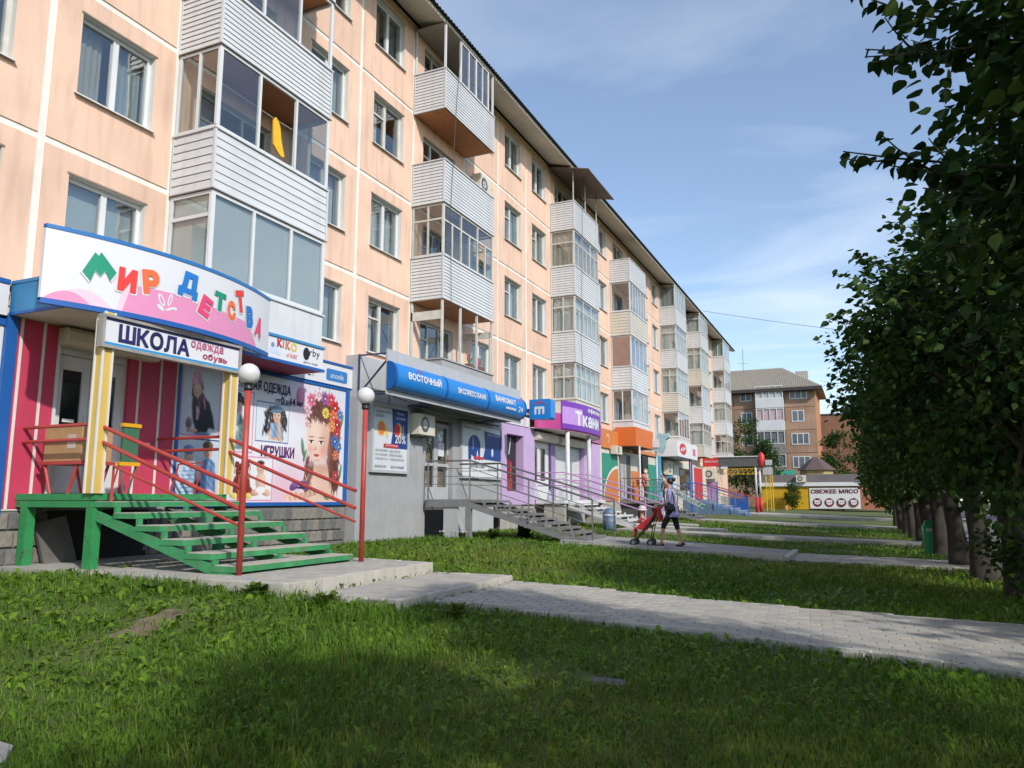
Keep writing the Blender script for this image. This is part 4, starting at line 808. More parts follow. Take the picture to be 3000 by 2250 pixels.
for ex, w_ in ((3.7, .075), (4.05, .085)): K.el((248, 246, 242), ex, 1.34, w_, .028, 0, .4); K.el((58, 44, 40), ex, 1.337, .034, .03, 0, .4); K.el((16, 12, 12), ex, 1.335, .018, .02, 0, .4); K.el((70, 44, 40), ex, 1.368, w_ * 1.1, .014, .04, .6); K.el((120, 84, 68), ex + .01, 1.45, w_ * 1.25, .016, .06, .8, al=.7)
K.el((206, 150, 130), 3.86, 1.2, .045, .05, 0, 1, al=.6); K.el((176, 112, 96), 3.84, 1.17, .03, .012, 0, .8, al=.6); K.el((202, 92, 96), 3.9, 1.045, .09, .034, 0, .4, .1); K.el((150, 52, 62), 3.9, 1.05, .085, .007, 0, .6); K.el((212, 166, 146), 3.92, .93, .1, .03, 0, 1.2, al=.5); K.hair((104, 62, 52), [(3.56, 1.85), (3.7, 2.1), (4.0, 2.2), (4.3, 2.05), (4.4, 1.75), (4.3, 1.84), (4.1, 1.8), (3.9, 1.84), (3.72, 1.86), (3.62, 1.74)], 160, .1, .5, 30, .014)
for cx, cy, r_, c_ in ((3.52, 2.02, .15, (240, 190, 200)), (3.66, 2.28, .16, (226, 120, 150)), (3.92, 2.42, .14, (244, 214, 220)), (4.14, 2.36, .15, (150, 100, 160)), (4.36, 2.36, .16, (220, 84, 110)), (4.52, 2.18, .17, (204, 50, 56)), (4.48, 1.96, .16, (236, 120, 70)), (4.62, 1.8, .16, (200, 44, 50)), (4.42, 1.74, .13, (240, 150, 90)), (4.72, 2.04, .12, (96, 130, 190)), (4.62, 1.58, .13, (210, 60, 60)), (4.55, 1.4, .15, (70, 110, 180)), (4.7, 1.28, .12, (90, 130, 190)), (3.54, 1.72, .1, (240, 200, 206)), (4.6, 1.08, .12, (226, 120, 90)), (4.62, .62, .1, (206, 60, 70))):
    for k in range(7):
        t_ = 6.283 * k / 7 + cx * 3; K.el(c_, cx + .55 * r_ * math.cos(t_), cy + .55 * r_ * math.sin(t_), r_ * .52, r_ * .3, t_, .25, .3)
    K.el((250, 236, 200), cx, cy, r_ * .17, r_ * .17, 0, .5)
for k in range(10): t_ = .628 * k; K.el((240, 210, 90), 4.18 + .075 * math.cos(t_), 2.03 + .075 * math.sin(t_), .06, .03, t_, .3, .2)
for x, y, rx, ry, rt in ((3.42, 1.2, .05, .2, .2), (3.5, 1.02, .04, .14, -.3), (4.8, 1.9, .04, .16, -.3), (4.8, .7, .04, .18, -.2), (4.3, .12, .12, .06, -.5)): K.el((104, 150, 108), x, y, rx, ry, rt, .3, .3)
K.poly((224, 180, 160), [(2.85, .12), (3.1, .22), (3.5, .2), (3.9, .3), (4.0, .18), (3.5, .05), (3.0, .03)], shade=.25); K.el((140, 90, 160), 3.2, .36, .17, .09, .5, .25, .35); K.el((96, 60, 140), 3.5, .36, .17, .09, -.3, .25, .35); K.el((40, 30, 50), 3.36, .31, .12, .02, 0, .5); K.el((226, 140, 180), 3.28, 2.3, .14, .22, 0, .2, .25)
K.done(fb, bb, 'printed_picture', PRN)
text('ДЕТСКАЯ ОДЕЖДА', NAVY, bb, fb, 1.18, 2.24, w=1.76, h=.25, bold=.03, off=.02); text('от', NAVY, bb, fb, 2.48, 2.09, h=.08, bold=.025, off=.02); text('0', NAVY, bb, fb, 2.64, 2.06, h=.17, bold=.03, off=.02); text('до', NAVY, bb, fb, 2.78, 2.07, h=.1, bold=.025, off=.02); text('14', NAVY, bb, fb, 2.94, 2.07, h=.17, bold=.03, off=.02); text('лет', NAVY, bb, fb, 3.13, 2.09, h=.085, bold=.025, off=.02)
text('ИГРУШКИ', PURP, bb, fb, 2.11, .94, w=1.02, h=.23, bold=.03, off=.02)
# frieze sign with brand names
fz = thing('shop_sign', 'low white frieze sign with brand names above the big billboard', 'sign', (SX, 13.9, 2.65)); bx('board', WHITE, fz, XW + .003, 12.2, 2.66, SX + .05, 15.46, 3.13); bx('edge', BLUE, fz, XW + .003, 12.2, 3.135, SX + .07, 15.5, 3.19); bx('edge', BLUE, fz, XW + .003, 12.2, 2.645, SX + .058, 15.46, 2.656)
ff = face_x(SX + .05, 12.2, 2.66); text('КВАРТЕТ', INK, fz, ff, .75, .1, w=.9, h=.22, shear=.12, off=.006); A = Art(ff); A.rect(flat('ink_sky_blue', (60, 130, 200)), 2.05, .08, 2.85, .36, .06); A.done(fz); text('acoola', WHT, fz, ff, 2.2, .15, w=.5, h=.13, bold=.01, off=.01)
# projecting sign box under the near balcony
kb = thing('shop_sign', "white brand sign box with Orby lettering under the near balcony stack", 'sign', (-10.8, 11.8, 2.67)); bx('box', WHITE, kb, XW + .16, 10.35, 2.7, -10.27, 13.0, 3.185); bx('underside', MAG, kb, XW + .16, 10.35, 2.665, -10.26, 13.01, 2.698)
bx('edge', BLUE, kb, -10.268, 10.35, 2.66, -10.24, 13.03, 2.72); bx('edge', BLUE2, kb, -10.268, 10.35, 3.15, -10.24, 13.03, 3.2)
fk = face_x(-10.27, 10.35, 2.7); text('K', RED2, kb, fk, 1.22, .26, h=.17, bold=.06); text('I', INKB, kb, fk, 1.38, .26, h=.16, bold=.04); text('K', ORNG, kb, fk, 1.46, .25, h=.17, bold=.06); text('O', YELI, kb, fk, 1.62, .24, h=.18, bold=.04); text('of BABY', RED2, kb, fk, 1.5, .1, w=.34, h=.09)
A = Art(fk); A.el(LBL_, 1.13, .2, .12, .09); A.el(INKB, 1.1, .28, .05); A.el(LBL_, 1.28, .14, .06, .04); A.el(INK, 2.1, .27, .1, .13); A.done(kb); text('rby', INK, kb, fk, 2.2, .2, w=.33, h=.2, bold=.005); text('дети и люди', INK, kb, fk, 2.02, .06, w=.45, h=.045)
# canopy with the curved sign
def arcX(y): return -9.85 + .45 * (1 - ((y - 8.68) / 2.18) ** 2)
cn = thing('canopy', 'blue canopy box over the shop entrance with plain soffit', 'canopy', (-10.5, 8.7, 2.6)); ya = np.linspace(6.98, 10.4, 14)
b = MB(); out = [(arcX(y) - .06, y) for y in ya] + [(XW + .01, 10.4), (XW + .01, 6.98)]; b.prism(out, 'z', 2.665, 2.69); b.build('soffit', CREAM, cn)
bx('side_board', BLUE2, cn, XW + .155, 6.955, 2.66, arcX(6.98) - .04, 6.979, 3.16); bx('side_trim', BLUE, cn, XW + .155, 6.945, 2.655, arcX(6.98) - .03, 6.975, 2.70); bx('side_trim', BLUE2, cn, XW + .155, 6.945, 3.12, arcX(6.98) - .03, 6.975, 3.17)
MB().prism(out, 'z', 3.12, 3.15).build('top_board', CREAM, cn)
cs = thing('shop_sign', "curved white sign with colourful МИР ДЕТСТВА letters over a pink wave", 'sign', (-9.5, 8.7, 2.62)); b = MB(); yy = np.linspace(6.5, 10.86, 40)
def band(yy, z0, z1, o0, o1):
    b = MB()
    for i in range(len(yy) - 1):
        p, q = yy[i], yy[i + 1]; a, c = arcX(p), arcX(q); b.add([(a + o0, p, z0), (c + o0, q, z0), (c + o0, q, z1), (a + o0, p, z1), (a + o1, p, z0), (c + o1, q, z0), (c + o1, q, z1), (a + o1, p, z1)], [(4, 5, 6, 7), (0, 3, 2, 1), (0, 1, 5, 4), (3, 7, 6, 2)] + ([(0, 4, 7, 3)] if i == 0 else []) + ([(1, 2, 6, 5)] if i == len(yy) - 2 else []))
    return b
o = band(yy, 2.645, 3.665, -.05, 0).build('board', WHITE, cs); o = band(yy, 2.60, 2.675, -.06, .012).build('edge', BLUE, cs); o = band(yy, 3.65, 3.705, -.06, .012).build('edge', mat('edge_blue', (.02, .15, .42), .4, .05), cs)
fa = lambda u, v, o=0: (arcX(u) + o, u, v)
A = Art(fa, .004, .0008); PKW = flat('ink_wave_pink', (232, 150, 190)); PKL = flat('ink_wave_pale', (240, 205, 222))
def strip_poly(m, top, y0, y1, z0=2.676, n=24):
    ys = np.linspace(y0, y1, n)
    for i in range(n - 1): A.poly(m, [(ys[i], z0), (ys[i + 1], z0), (ys[i + 1], max(z0 + .002, top(ys[i + 1]))), (ys[i], max(z0 + .002, top(ys[i])))]); A.o -= A.st
    A.o += A.st
strip_poly(PKL, lambda y: 2.68 + .2 * max(0, 1 - ((y - 6.98) / .38) ** 2), 6.6, 7.36); strip_poly(PKW, lambda y: 2.68 + .14 * max(0, 1 - ((y - 6.8) / .27) ** 2), 6.53, 7.07)
strip_poly(PKL, lambda y: 2.68 + .36 * min(1, max(0, (y - 7.42) / .12)) ** .5, 7.42, 7.9, n=12); strip_poly(PKW, lambda y: 2.68 + (.40 * min(1, max(0, (y - 7.5) / .15)) ** .5 + .03 * math.sin((y - 7.5) * 2)) * (1 if y < 9.8 else max(0, 1 - ((y - 9.8) / .55) ** 2)), 7.5, 10.35, n=40)
for du, dv, rx, ry, rt in ((-.09, .07, .045, .1, .5), (.05, .1, .035, .1, -.25), (-.1, -.05, .03, .07, 1.0), (.06, -.04, .09, .02, .4), (.15, -.02, .03, .025, 0)): A.el(WHT, 8.17 + du, 2.9 + dv, rx, ry, 14, rt)
for du, dv, rx, ry, rt in ((-.09, .07, .02, .07, .5), (.05, .1, .014, .07, -.25)): A.el(PKW, 8.17 + du, 2.9 + dv, rx, ry, 12, rt)
A.done(cs)
GRN = flat('letter_green', (20, 150, 116)); RDL = flat('letter_red', (238, 62, 54)); ORL = flat('letter_orange', (246, 112, 62)); BLL = flat('letter_blue', (30, 124, 206)); PKL2 = flat('letter_pink', (236, 70, 120))
A = Art(fa, .014, .004); Mp = [(6.94, 3.13), (7.08, 3.44), (7.13, 3.40), (7.16, 3.46), (7.38, 3.21), (7.30, 3.07), (7.23, 3.2), (7.17, 3.11), (7.1, 3.18), (7.05, 3.01)]
cxm = sum(p[0] for p in Mp) / len(Mp); czm = sum(p[1] for p in Mp) / len(Mp); A.poly(WHT, [(cxm + (p[0] - cxm) * 1.12, czm + (p[1] - czm) * 1.12) for p in Mp]); A.poly(GRN, Mp); A.done(cs, 'letter_print')
for ch, m, cx, cz, w, h, rt in (('И', RDL, 7.54, 3.14, .27, .36, -.03), ('Р', ORL, 7.89, 3.2, .27, .37, .15), ('Д', BLL, 8.54, 3.31, .38, .42, -.1), ('Е', PKL2, 8.9, 3.05, .25, .34, -.35), ('Т', GRN, 9.22, 3.21, .27, .32, -.05), ('С', ORL, 9.52, 3.13, .22, .34, .12), ('Т', RDL, 9.75, 3.35, .24, .38, .25), ('В', BLL, 10.06, 3.15, .22, .38, .12), ('А', PKL2, 10.4, 3.05, .24, .36, -.2)):
    text(ch, WHT, cs, fa, cx, cz, w=w * 1.16, h=h * 1.14, bold=.085, center=True, rot=rt, off=.012, name='letter_outline'); text(ch, m, cs, fa, cx, cz, w=w, h=h, bold=.075, center=True, rot=rt, off=.018, name='letter')
# school banner between the yellow posts
sb = thing('hanging_sign', 'white hanging sign reading ШКОЛА одежда обувь below the curved sign', 'sign', (-9.5, 8.5, 2.14)); bx('board', WHITE, sb, -9.56, 7.23, 2.15, -9.5, 9.78, 2.53); bx('frame', mat('grey_frame', (.30, .28, .26), .6, .15, 6), sb, -9.58, 7.18, 2.535, -9.47, 9.83, 2.575); bx('frame', MATS['grey_frame'], sb, -9.58, 7.18, 2.10, -9.47, 9.83, 2.145)
for y in (7.18, 9.785): bx('frame', MATS['grey_frame'], sb, -9.575, y, 2.146, -9.475, y + .045, 2.534)
fs = face_x(-9.5, 7.23, 2.15); A = Art(fs); A.rect(NAVY, .0, .345, 2.55, .38); A.rect(flat('ink_cyan', (40, 150, 210)), 0, 0, 2.55, .035); A.done(sb); text('ШКОЛА', flat('ink_indigo', (40, 42, 100)), sb, fs, .22, .06, w=1.28, h=.27, bold=.04, off=.008); text('одежда', ROSE, sb, fs, 1.52, .195, w=.68, h=.14, bold=.028, off=.008); text('обувь', flat('ink_crimson', (200, 40, 100)), sb, fs, 1.77, .05, w=.52, h=.13, bold=.028, off=.008)
# green platform, stairs, rails, posts
GREEN = mat('green_paint', (.03, .24, .075), .5, .15, 3, .1, 20, dirt=.35, chip=(.07, .075, .05)); GREEND = mat('green_worn', (.045, .26, .10), .55, .2, 4, .15, 20, dirt=.55, chip=(.16, .13, .09)); TREAD = mat('worn_tread', (.42, .39, .33), .9, .15, 5, .3, 40, dirt=.3); REDP = mat('red_rail_paint', (.42, .05, .04), .45, .14, 4, dirt=.25, chip=(.22, .07, .05))
gs = thing('entrance_steps', "green metal entrance platform and steps with red pipe rails at the children's shop", 'steps', (-9, 8.5, -.92))
bx('platform_deck', TREAD, gs, XW + .16, 7.32, .055, -9.6, 9.74, .075)
for a in ((XW + .16, 7.30, -.01, -9.58, 7.318, .08), (-9.598, 7.319, -.005, -9.57, 9.75, .08), (XW + .16, 7.31, -.11, -9.6, 7.36, -.015), (-9.64, 7.361, -.1, -9.6, 9.74, -.01)): bx('platform_beam', GREEN, gs, *a)
for x, y in ((-11.0, 7.38), (-9.62, 7.38), (-9.62, 9.68)): bx('leg', GREEN, gs, x - .07, y - .07, -.95, x + .07, y + .07, -.112)
xb = [-9.67, -9.21, -8.78, -8.31, -7.88, -7.41, -6.98]; zt = [-.03, -.18, -.34, -.51, -.67, -.81]
for i in range(6):
    t = MB().box(xb[i] + .012, 7.345, zt[i] - .075, xb[i + 1] - .008, 9.73, zt[i] - .006).build('tread', GREEND, gs); bx('tread_top', TREAD, t, xb[i] + .02, 7.355, zt[i] - .005, xb[i + 1] - .02, 9.72, zt[i] + .004)
    if i < 5:
        for y in (7.36, 8.53, 9.64): bx('bracket', GREEND, gs, xb[i + 1] + .004, y, zt[i + 1] + .005, xb[i + 1] + .05, y + .07, zt[i] - .077)
for y in (7.35, 8.54, 9.66):
    MB().beam((-9.62, y + .03, -.2), (-7.02, y + .03, -.98), .05, .13).build('stringer', GREEND, gs)
for y in (7.38, 9.73):
    MB().tube([(-9.6, y - .0, 1.01), (-6.98, y, .13)], .028, 10).build('handrail', REDP, gs); MB().tube([(-9.6, y, .8), (-6.98, y, -.13)], .028, 10).build('handrail', REDP, gs); MB().tube([(-9.3, y, -.03), (-9.3, y, .45), (-6.98, y, -.33)], .02, 8).build('handrail', REDP, gs)
for y in (7.34, 9.72):
    for z in (1.04, .83): MB().tube([(XW + .16, y, z), (-9.66, y, z)], .026, 10).build('side_rail', REDP, gs)
for y in (7.33, 9.74):
    b = bx('canopy_post', YEL, gs, -9.68, y - .07, .082, -9.54, y + .07, 2.62)
    for dx_, dy_ in ((-.075, -.075), (.075, -.075), (.075, .075)): bx('post_corner', STRIP, b, -9.61 + dx_ - .014, y + dy_ - .014, .082, -9.61 + dx_ + .014, y + dy_ + .014, 2.62)
MB().tube([(-10.9, 9.8, .06), (-10.75, 9.8, .6), (-10.2, 9.8, .62), (-10.35, 9.8, .06)], .018, 6).build('trestle_leg', REDP, gs)
GLOBE = mat('lamp_globe', (.62, .61, .60), .12, .03, 2, spec=.6)
for (x, y), l in (((-6.98, 7.38), 'red lamp post with white globe at the foot of the green steps, left one'), ((-6.85, 9.73), 'red lamp post with white globe at the foot of the green steps, right one')):
    lp = thing('lamp_post', l, 'lamp post', (x, y, -.9), 'red globe lamp posts at the green steps'); MB().tube([(x, y, -.92), (x, y, 1.39)], .038, 14).build('pole', REDP, lp, True); MB().lathe((x, y, 1.36), [(.045, 0), (.06, .02), (.052, .06), (.065, .09)], 14).build('globe_holder', BLACK, lp); MB().ball((x, y, 1.57), .135, 24, 16).build('globe', GLOBE, lp, True)
# things standing on the platform
cb = thing('cardboard_box', 'open brown cardboard box on red trestle on the green platform', 'box', (-10.4, 7.7, .5)); CARD = mat('cardboard', (.42, .25, .12), .85, .1, 4)
b = MB(); x0, x1, y0, y1, z0, z1 = -10.95, -10.15, 7.5, 8.0, .55, 1.05
b.box(x0, y0, z0, x1, y0 + .02, z1); b.box(x0, y1 - .02, z0, x1, y1, z1); b.box(x0, y0 + .021, z0, x0 + .02, y1 - .021, z1); b.box(x1 - .02, y0 + .021, z0, x1, y1 - .021, z1); b.box(x0 + .021, y0 + .021, z0, x1 - .021, y1 - .021, z0 + .02); b.build('box_body', CARD, cb); bx('tape', mat('tape_grey', (.5, .44, .4), .5, .1), cb, x1 - .3, y0 - .004, z0 + .18, x1 - .12, y0 - .001, z0 + .38)
tr = thing('trestle', 'red trestle table with splayed legs under the cardboard box', 'table', (-10.5, 7.7, .08)); bx('top', REDP, tr, -11.0, 7.46, .5, -10.1, 8.04, .545)
for x, d in ((-10.9, .16), (-10.2, -.16)):
    for y in (7.5, 8.0): MB().tube([(x, y, .5), (x + d, y, .08)], .022, 8).build('leg', REDP, tr)
es = thing('easel', "small children's easel with yellow frame and red and green legs on the green platform", 'easel', (-10.0, 8.25, .08)); YEO = mat('toy_yellow', (.70, .36, .01), .4, .05)
bx('board', mat('toy_green', (.05, .14, .08), .5, .1), es, -10.12, 8.12, .56, -10.08, 8.4, 1.08); bx('frame', YEO, es, -10.13, 8.08, .5, -10.06, 8.44, .555); bx('frame', YEO, es, -10.13, 8.1, 1.085, -10.06, 8.42, 1.14)
for y, m in ((8.11, MATS['toy_green']), (8.41, REDP)):
    MB().tube([(-10.08, y, .5), (-9.98, y, .08)], .014, 6).build('leg', m, es); MB().tube([(-10.12, y, .5), (-10.25, y, .08)], .014, 6).build('leg', REDP if m is not REDP else MATS['toy_green'], es)
# ------------------------------------------------------------------ bank branch
BX = -10.95
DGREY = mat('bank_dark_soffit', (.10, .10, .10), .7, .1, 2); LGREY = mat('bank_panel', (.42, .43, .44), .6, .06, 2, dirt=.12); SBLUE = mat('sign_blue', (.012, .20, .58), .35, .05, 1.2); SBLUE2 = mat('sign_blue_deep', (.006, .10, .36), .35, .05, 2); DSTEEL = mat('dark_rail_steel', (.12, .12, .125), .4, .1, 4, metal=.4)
bank = thing('bank_branch', 'grey clad bank branch front with glass door and grey panels', 'shop front', (BX, 19, -1.0))
bx('wall_cladding', GREYP, bank, XW + .003, 15.25, -1.05, BX, 18.3, 2.45); bx('upper_panel', LGREY, bank, XW + .003, 15.25, 2.452, BX - .02, 23.5, 3.5)
bx('wall_cladding', GREYP, bank, XW + .003, 18.3, -1.05, BX - .12, 18.66, 2.45); bx('wall_cladding', GREYP, bank, XW + .003, 20.2, -.1, BX - .1, 23.55, 2.45); bx('wall_cladding', GREYP, bank, XW + .003, 18.66, 2.28, BX - .1, 20.2, 2.45); bx('niche_wall', DGREY, bank, XW + .003, 18.66, -1.05, XW + .05, 20.2, -.1); bx('wall_cladding', LGREY, bank, XW + .003, 20.2, -1.05, BX - .25, 23.5, -.1)
bx('wall_seam', DGREY, bank, BX - .01, 16.6, 2.447, BX + .003, 16.615, 3.5)
d = MB()
for a, c in ((18.68, 19.42), (19.44, 20.18)): d.box(XW + .1, a, -.02, XW + .17, a + .09, 2.2); d.box(XW + .1, c - .09, -.02, XW + .17, c, 2.2); d.box(XW + .1, a + .09, 2.08, XW + .17, c - .09, 2.2); d.box(XW + .1, a + .09, -.02, XW + .17, c - .09, .35); d.box(XW + .1, a + .09, .95, XW + .17, c - .09, 1.03)
d = d.build('door', LGREY, bank)
for a, c in ((18.77, 19.33), (19.53, 20.09)):
    for z0, z1 in ((.35, .95), (1.03, 2.08)): pane(d, XW + .13, a, z0, c, z1, GLASS)
bx('notice', WHITE, d, XW + .14, 19.6, 1.25, XW + .145, 19.95, 1.65); bx('notice', flat('notice_red', (190, 50, 50)), d, XW + .172, 20.1, 1.05, XW + .176, 20.16, 1.3); MB().tube([(XW + .2, 20.14, .95), (XW + .24, 20.1, .95), (XW + .24, 20.0, .95)], .015, 6).build('handle', PVC, d)
bx('lobby_wall', CURT[2], bank, XW - .4, 18.6, -.1, XW - .35, 20.3, 2.3)
# advert in a light frame
def advert(name, label, y0, y1, z0, z1, X, split=.52):
    t = thing(name, label, 'advert', (X, (y0 + y1) / 2, z0)); W_, H_ = y1 - y0, z1 - z0
    bx('frame', LGREY, t, X, y0, z0, X + .09, y0 + .07, z1); bx('frame', LGREY, t, X, y1 - .07, z0, X + .09, y1, z1); bx('frame', LGREY, t, X, y0 + .071, z0, X + .09, y1 - .071, z0 + .07); bx('frame', LGREY, t, X, y0 + .071, z1 - .07, X + .09, y1 - .071, z1)
    bx('board', mat('advert_paper', (.60, .62, .66), .35, .04, 2), t, X, y0 + .071, z0 + .071, X + .06, y1 - .071, z1 - .071); return t, face_x(X + .06, y0 + .07, z0 + .07), W_ - .14, H_ - .14
ABL = flat('advert_blue', (30, 66, 140))
t, f, W_, H_ = advert('advert_board', 'framed bank advert with orange, watermelon and 20% print', 15.74, 17.46, .66, 2.38, BX + .002); A = Art(f)
A.poly(ABL, [(W_ * .52, H_), (W_, H_), (W_, H_ * .36), (W_ * .5, H_ * .36), (W_ * .56, H_ * .65)]); A.el(YELI, W_ * .23, H_ * .66, .19, .2); A.el(ORNG, W_ * .23, H_ * .66, .16, .17); A.el(YELI, W_ * .38, H_ * .62, .06, .17, rot=.3); A.el(LEAFG, W_ * .72, H_ * .66, .2, .2); A.el(WHT, W_ * .7, H_ * .66, .17, .18); A.el(RED2, W_ * .68, H_ * .66, .15, .17)
for k in range(3): A.el(YELI, W_ * (.77 + .05 * k), H_ * .66, .015, .15)
A.rect(RED2, W_ * .3, H_ * .36, W_ * .72, H_ * .42); A.done(t)
text('20%', WHT, t, f, W_ * .6, H_ * .44, h=.22, bold=.02, off=.03); text('Надоели кислые', NAVY, t, f, .06, H_ * .89, w=.68, h=.1, off=.03); text('кредиты?', NAVY, t, f, .06, H_ * .82, w=.36, h=.1, off=.03); text('Приходи', WHT, t, f, W_ * .66, H_ * .9, w=.32, h=.09, off=.03); text('за сочными!', WHT, t, f, W_ * .62, H_ * .83, w=.45, h=.09, off=.03); text('кредит наличными', WHT, t, f, W_ * .33, H_ * .375, w=.55, h=.05, off=.03)
for i, (a, c) in enumerate((('Сумма 25 000-500 000', 'Кредит «Сезонный»'), ('Срок 12-36 месяцев', 'ПСК 15-35,1%'), ('Ставка 20% в год', 'Условия действительны'))): text(a, INK, t, f, .08, H_ * (.29 - .065 * i), w=.55, h=.06, off=.03); text(c, INK, t, f, .72, H_ * (.29 - .065 * i), w=.5 + .1 * i, h=.06, off=.03)
text('8-800-100-7-100', INK, t, f, .08, .06, w=.5, h=.06, off=.03); text('ВОСТОЧНЫЙ', NAVY, t, f, .8, .06, w=.6, h=.07, bold=.01, off=.03)
t, f, W_, H_ = advert('advert_board', 'framed bank advert with a blue elephant print behind the steel rails', 20.6, 23.5, .64, 2.38, BX - .098); A = Art(f)
A.poly(ABL, [(W_ * .54, H_ * .92), (W_, H_ * .88), (W_, H_ * .33), (W_ * .52, H_ * .35), (W_ * .58, H_ * .6)]); A.el(ABL, W_ * .3, H_ * .6, .42, .34); A.poly(ABL, [(.42, .5), (.6, .5), (.62, .9), (.4, .9)]); A.poly(ABL, [(.85, .5), (1.0, .5), (1.02, .9), (.8, .9)]); A.poly(ABL, [(1.1, .9), (1.22, .9), (1.2, .5), (1.08, .5)]); A.el(LBL_, .72, 1.05, .02, .22); A.el(WHT, 1.02, .66, .04, .16); A.el(LBL_, W_ * .76, H_ * .5, .08, .14); A.rect(RED2, W_ * .28, H_ * .34, W_ * .52, H_ * .39); A.rect(WHT, 0, 0, W_, H_ * .32); A.done(t)
text('Платите в срок?', INK, t, f, .1, H_ * .89, w=1.1, h=.13, off=.03); text('Получите меньше!', LBL_, t, f, W_ * .62, H_ * .82, w=.9, h=.1, off=.03); text('льготная ставка', INK, t, f, .5, H_ * .17, w=1.0, h=.09, off=.03); text('восточный', NAVY, t, f, 1.75, H_ * .12, w=.7, h=.1, off=.03)
def ac_unit(label, x, y, z, face='x', w=.8, h=.55, d_=.3):
    t = thing('air_conditioner', label, 'air conditioner', (x, y, z), 'air conditioner boxes on the walls')
    if face == 'x':
        bx('casing', CREAM, t, x, y, z, x + d_, y + w, z + h); fnn = face_x(x + d_, y, z); br = [((x - .25, y + .12, z - .03), (x + d_ + .05, y + .12, z - .03)), ((x - .25, y + w - .12, z - .03), (x + d_ + .05, y + w - .12, z - .03))]
    else:
        bx('casing', CREAM, t, x, y, z, x + w, y + d_, z + h); fnn = face_y(y, x, z); br = [((x + .12, y + d_ + .2, z - .03), (x + .12, y - .04, z - .03)), ((x + w - .12, y + d_ + .2, z - .03), (x + w - .12, y - .04, z - .03))]
    A = Art(fnn); A.el(mat('ac_grille', (.06, .06, .065), .6, .05), w * .38, h * .5, h * .38); 
    for k in range(1, 4): A.el(CREAM if k % 2 == 0 else METAL, w * .38, h * .5, h * .38 * (1 - k * .26))
    A.done(t, 'fan_grille')
    for p, q in br: MB().beam(p, q, .03, .03).build('bracket', METAL, t)
    return t
ac_unit('cream air conditioner box between bank advert and glass door', BX + .02, 17.52, 1.72, 'x', .85, .55, .32)
ac_unit('cream air conditioner box high on the peach wall beside the open fourth-floor balcony', XW + .08, 21.75, 10.2, 'x', .85, .6, .3)
for i, (y, l) in enumerate(((20.75, 'brown flower box with pink blooms on the open balcony above the bank sign'), (20.1, 'terracotta pot with a small plant on the open balcony ledge above the bank sign'))):
    fp = thing('flower_box', l, 'flower pot', (XF - .12, y, 3.87)); bx('box', mat('pot_brown', (.16, .08, .05), .8, .2, 6), fp, XF - .26, y - .22 * (1 - .5 * i), 3.862, XF - .08, y + .22 * (1 - .5 * i), 4.0)
    for k in range(16 - 6 * i): a = random.uniform(-.18, .18) * (1 - .5 * i); z = random.uniform(.12, .32); MB().tube([(XF - .17, y + a * .7, 3.99), (XF - .17 + random.uniform(-.06, .06), y + a, 3.99 + z)], [.006, .02], 5).build('stem', LEAFG if k % 3 else ROSE, fp)
# fascia frame and the blue barrel-shaped sign
fr = thing('sign_gantry', 'grey fascia frame with struts carrying the blue bank sign', 'sign frame', (-10.3, 19, 2.4)); bx('fascia', LGREY, fr, -10.03, 15.02, 2.44, -9.99, 22.85, 3.52); bx('soffit_board', DGREY, fr, BX + .003, 17.6, 2.5, -10.04, 22.8, 2.53)
for p, q in (((BX, 15.3, 3.48), (-10.03, 15.3, 3.48)), ((BX, 15.3, 2.55), (-10.05, 15.3, 3.45)), ((BX, 15.3, 2.5), (-10.03, 15.3, 2.5)), ((BX, 15.25, 2.5), (BX, 15.25, 3.5)), ((-10.06, 15.3, 2.45), (-10.06, 15.3, 3.5)), ((BX, 17.5, 2.48), (-10.03, 17.5, 2.48)), ((BX, 21.5, 2.36), (-10.03, 21.5, 2.5))): MB().beam(p, q, .035, .035).build('strut', mat('strut_navy', (.03, .05, .11), .5, .1), fr)
MB().tube([(BX + .3, 15.35, 2.56), (-10.1, 15.35, 2.56), (-10.08, 15.5, 2.42), (-10.3, 16.4, 2.44)], .014, 5).build('cable_bundle', CAB, fr)
def barrel(name, y0, y1, X, z0, z1, dep, m, parent, n=12):
    zc, h = (z0 + z1) / 2, (z1 - z0) / 2; P = [(X + dep * math.sin(math.pi * i / n) ** .8, zc - h * math.cos(math.pi * i / n)) for i in range(n + 1)]
    return smooth_sharp(MB().prism(P, 'y', y0, y1).build(name, m, parent), 50)
bs = thing('bank_sign', 'long blue barrel-shaped bank sign reading ВОСТОЧНЫЙ ЭКСПРЕСС БАНК БАНКОМАТ', 'sign', (-9.9, 19, 2.55)); segs = [15.05, 17.5, 20.0, 22.7]
for a, c in zip(segs, segs[1:]): barrel('sign_segment', a + .05, c - .05, -9.985, 2.56, 3.22, .25, SBLUE, bs)
for y in segs: barrel('segment_rib', y - .045, y + .045, -9.987, 2.55, 3.23, .265, SBLUE2, bs)
def fbar(u, v, o=0):
    t = max(-1, min(1, (v - 2.89) / .33)); return (-9.985 + .25 * (1 - t * t) ** .4 + o, u, v)
text('ВОСТОЧНЫЙ', WHT, bs, fbar, 15.56, 2.85, w=1.6, h=.22, bold=.045, off=.012); text('ЭКСПРЕСС БАНК', WHT, bs, fbar, 18.03, 2.83, w=1.73, h=.16, bold=.04, off=.012); text('БАНКОМАТ', WHT, bs, fbar, 20.43, 2.9, w=1.46, h=.18, bold=.045, off=.012); text('24', WHT, bs, fbar, 22.1, 2.73, w=.32, h=.18, bold=.025, off=.012)
A = Art(fbar, .012); 
for cx in (16.13, 22.28): A.poly(RED2, [(cx - .16, 3.06), (cx, 3.13), (cx + .16, 3.06), (cx + .16, 3.085), (cx, 3.155), (cx - .16, 3.085)])
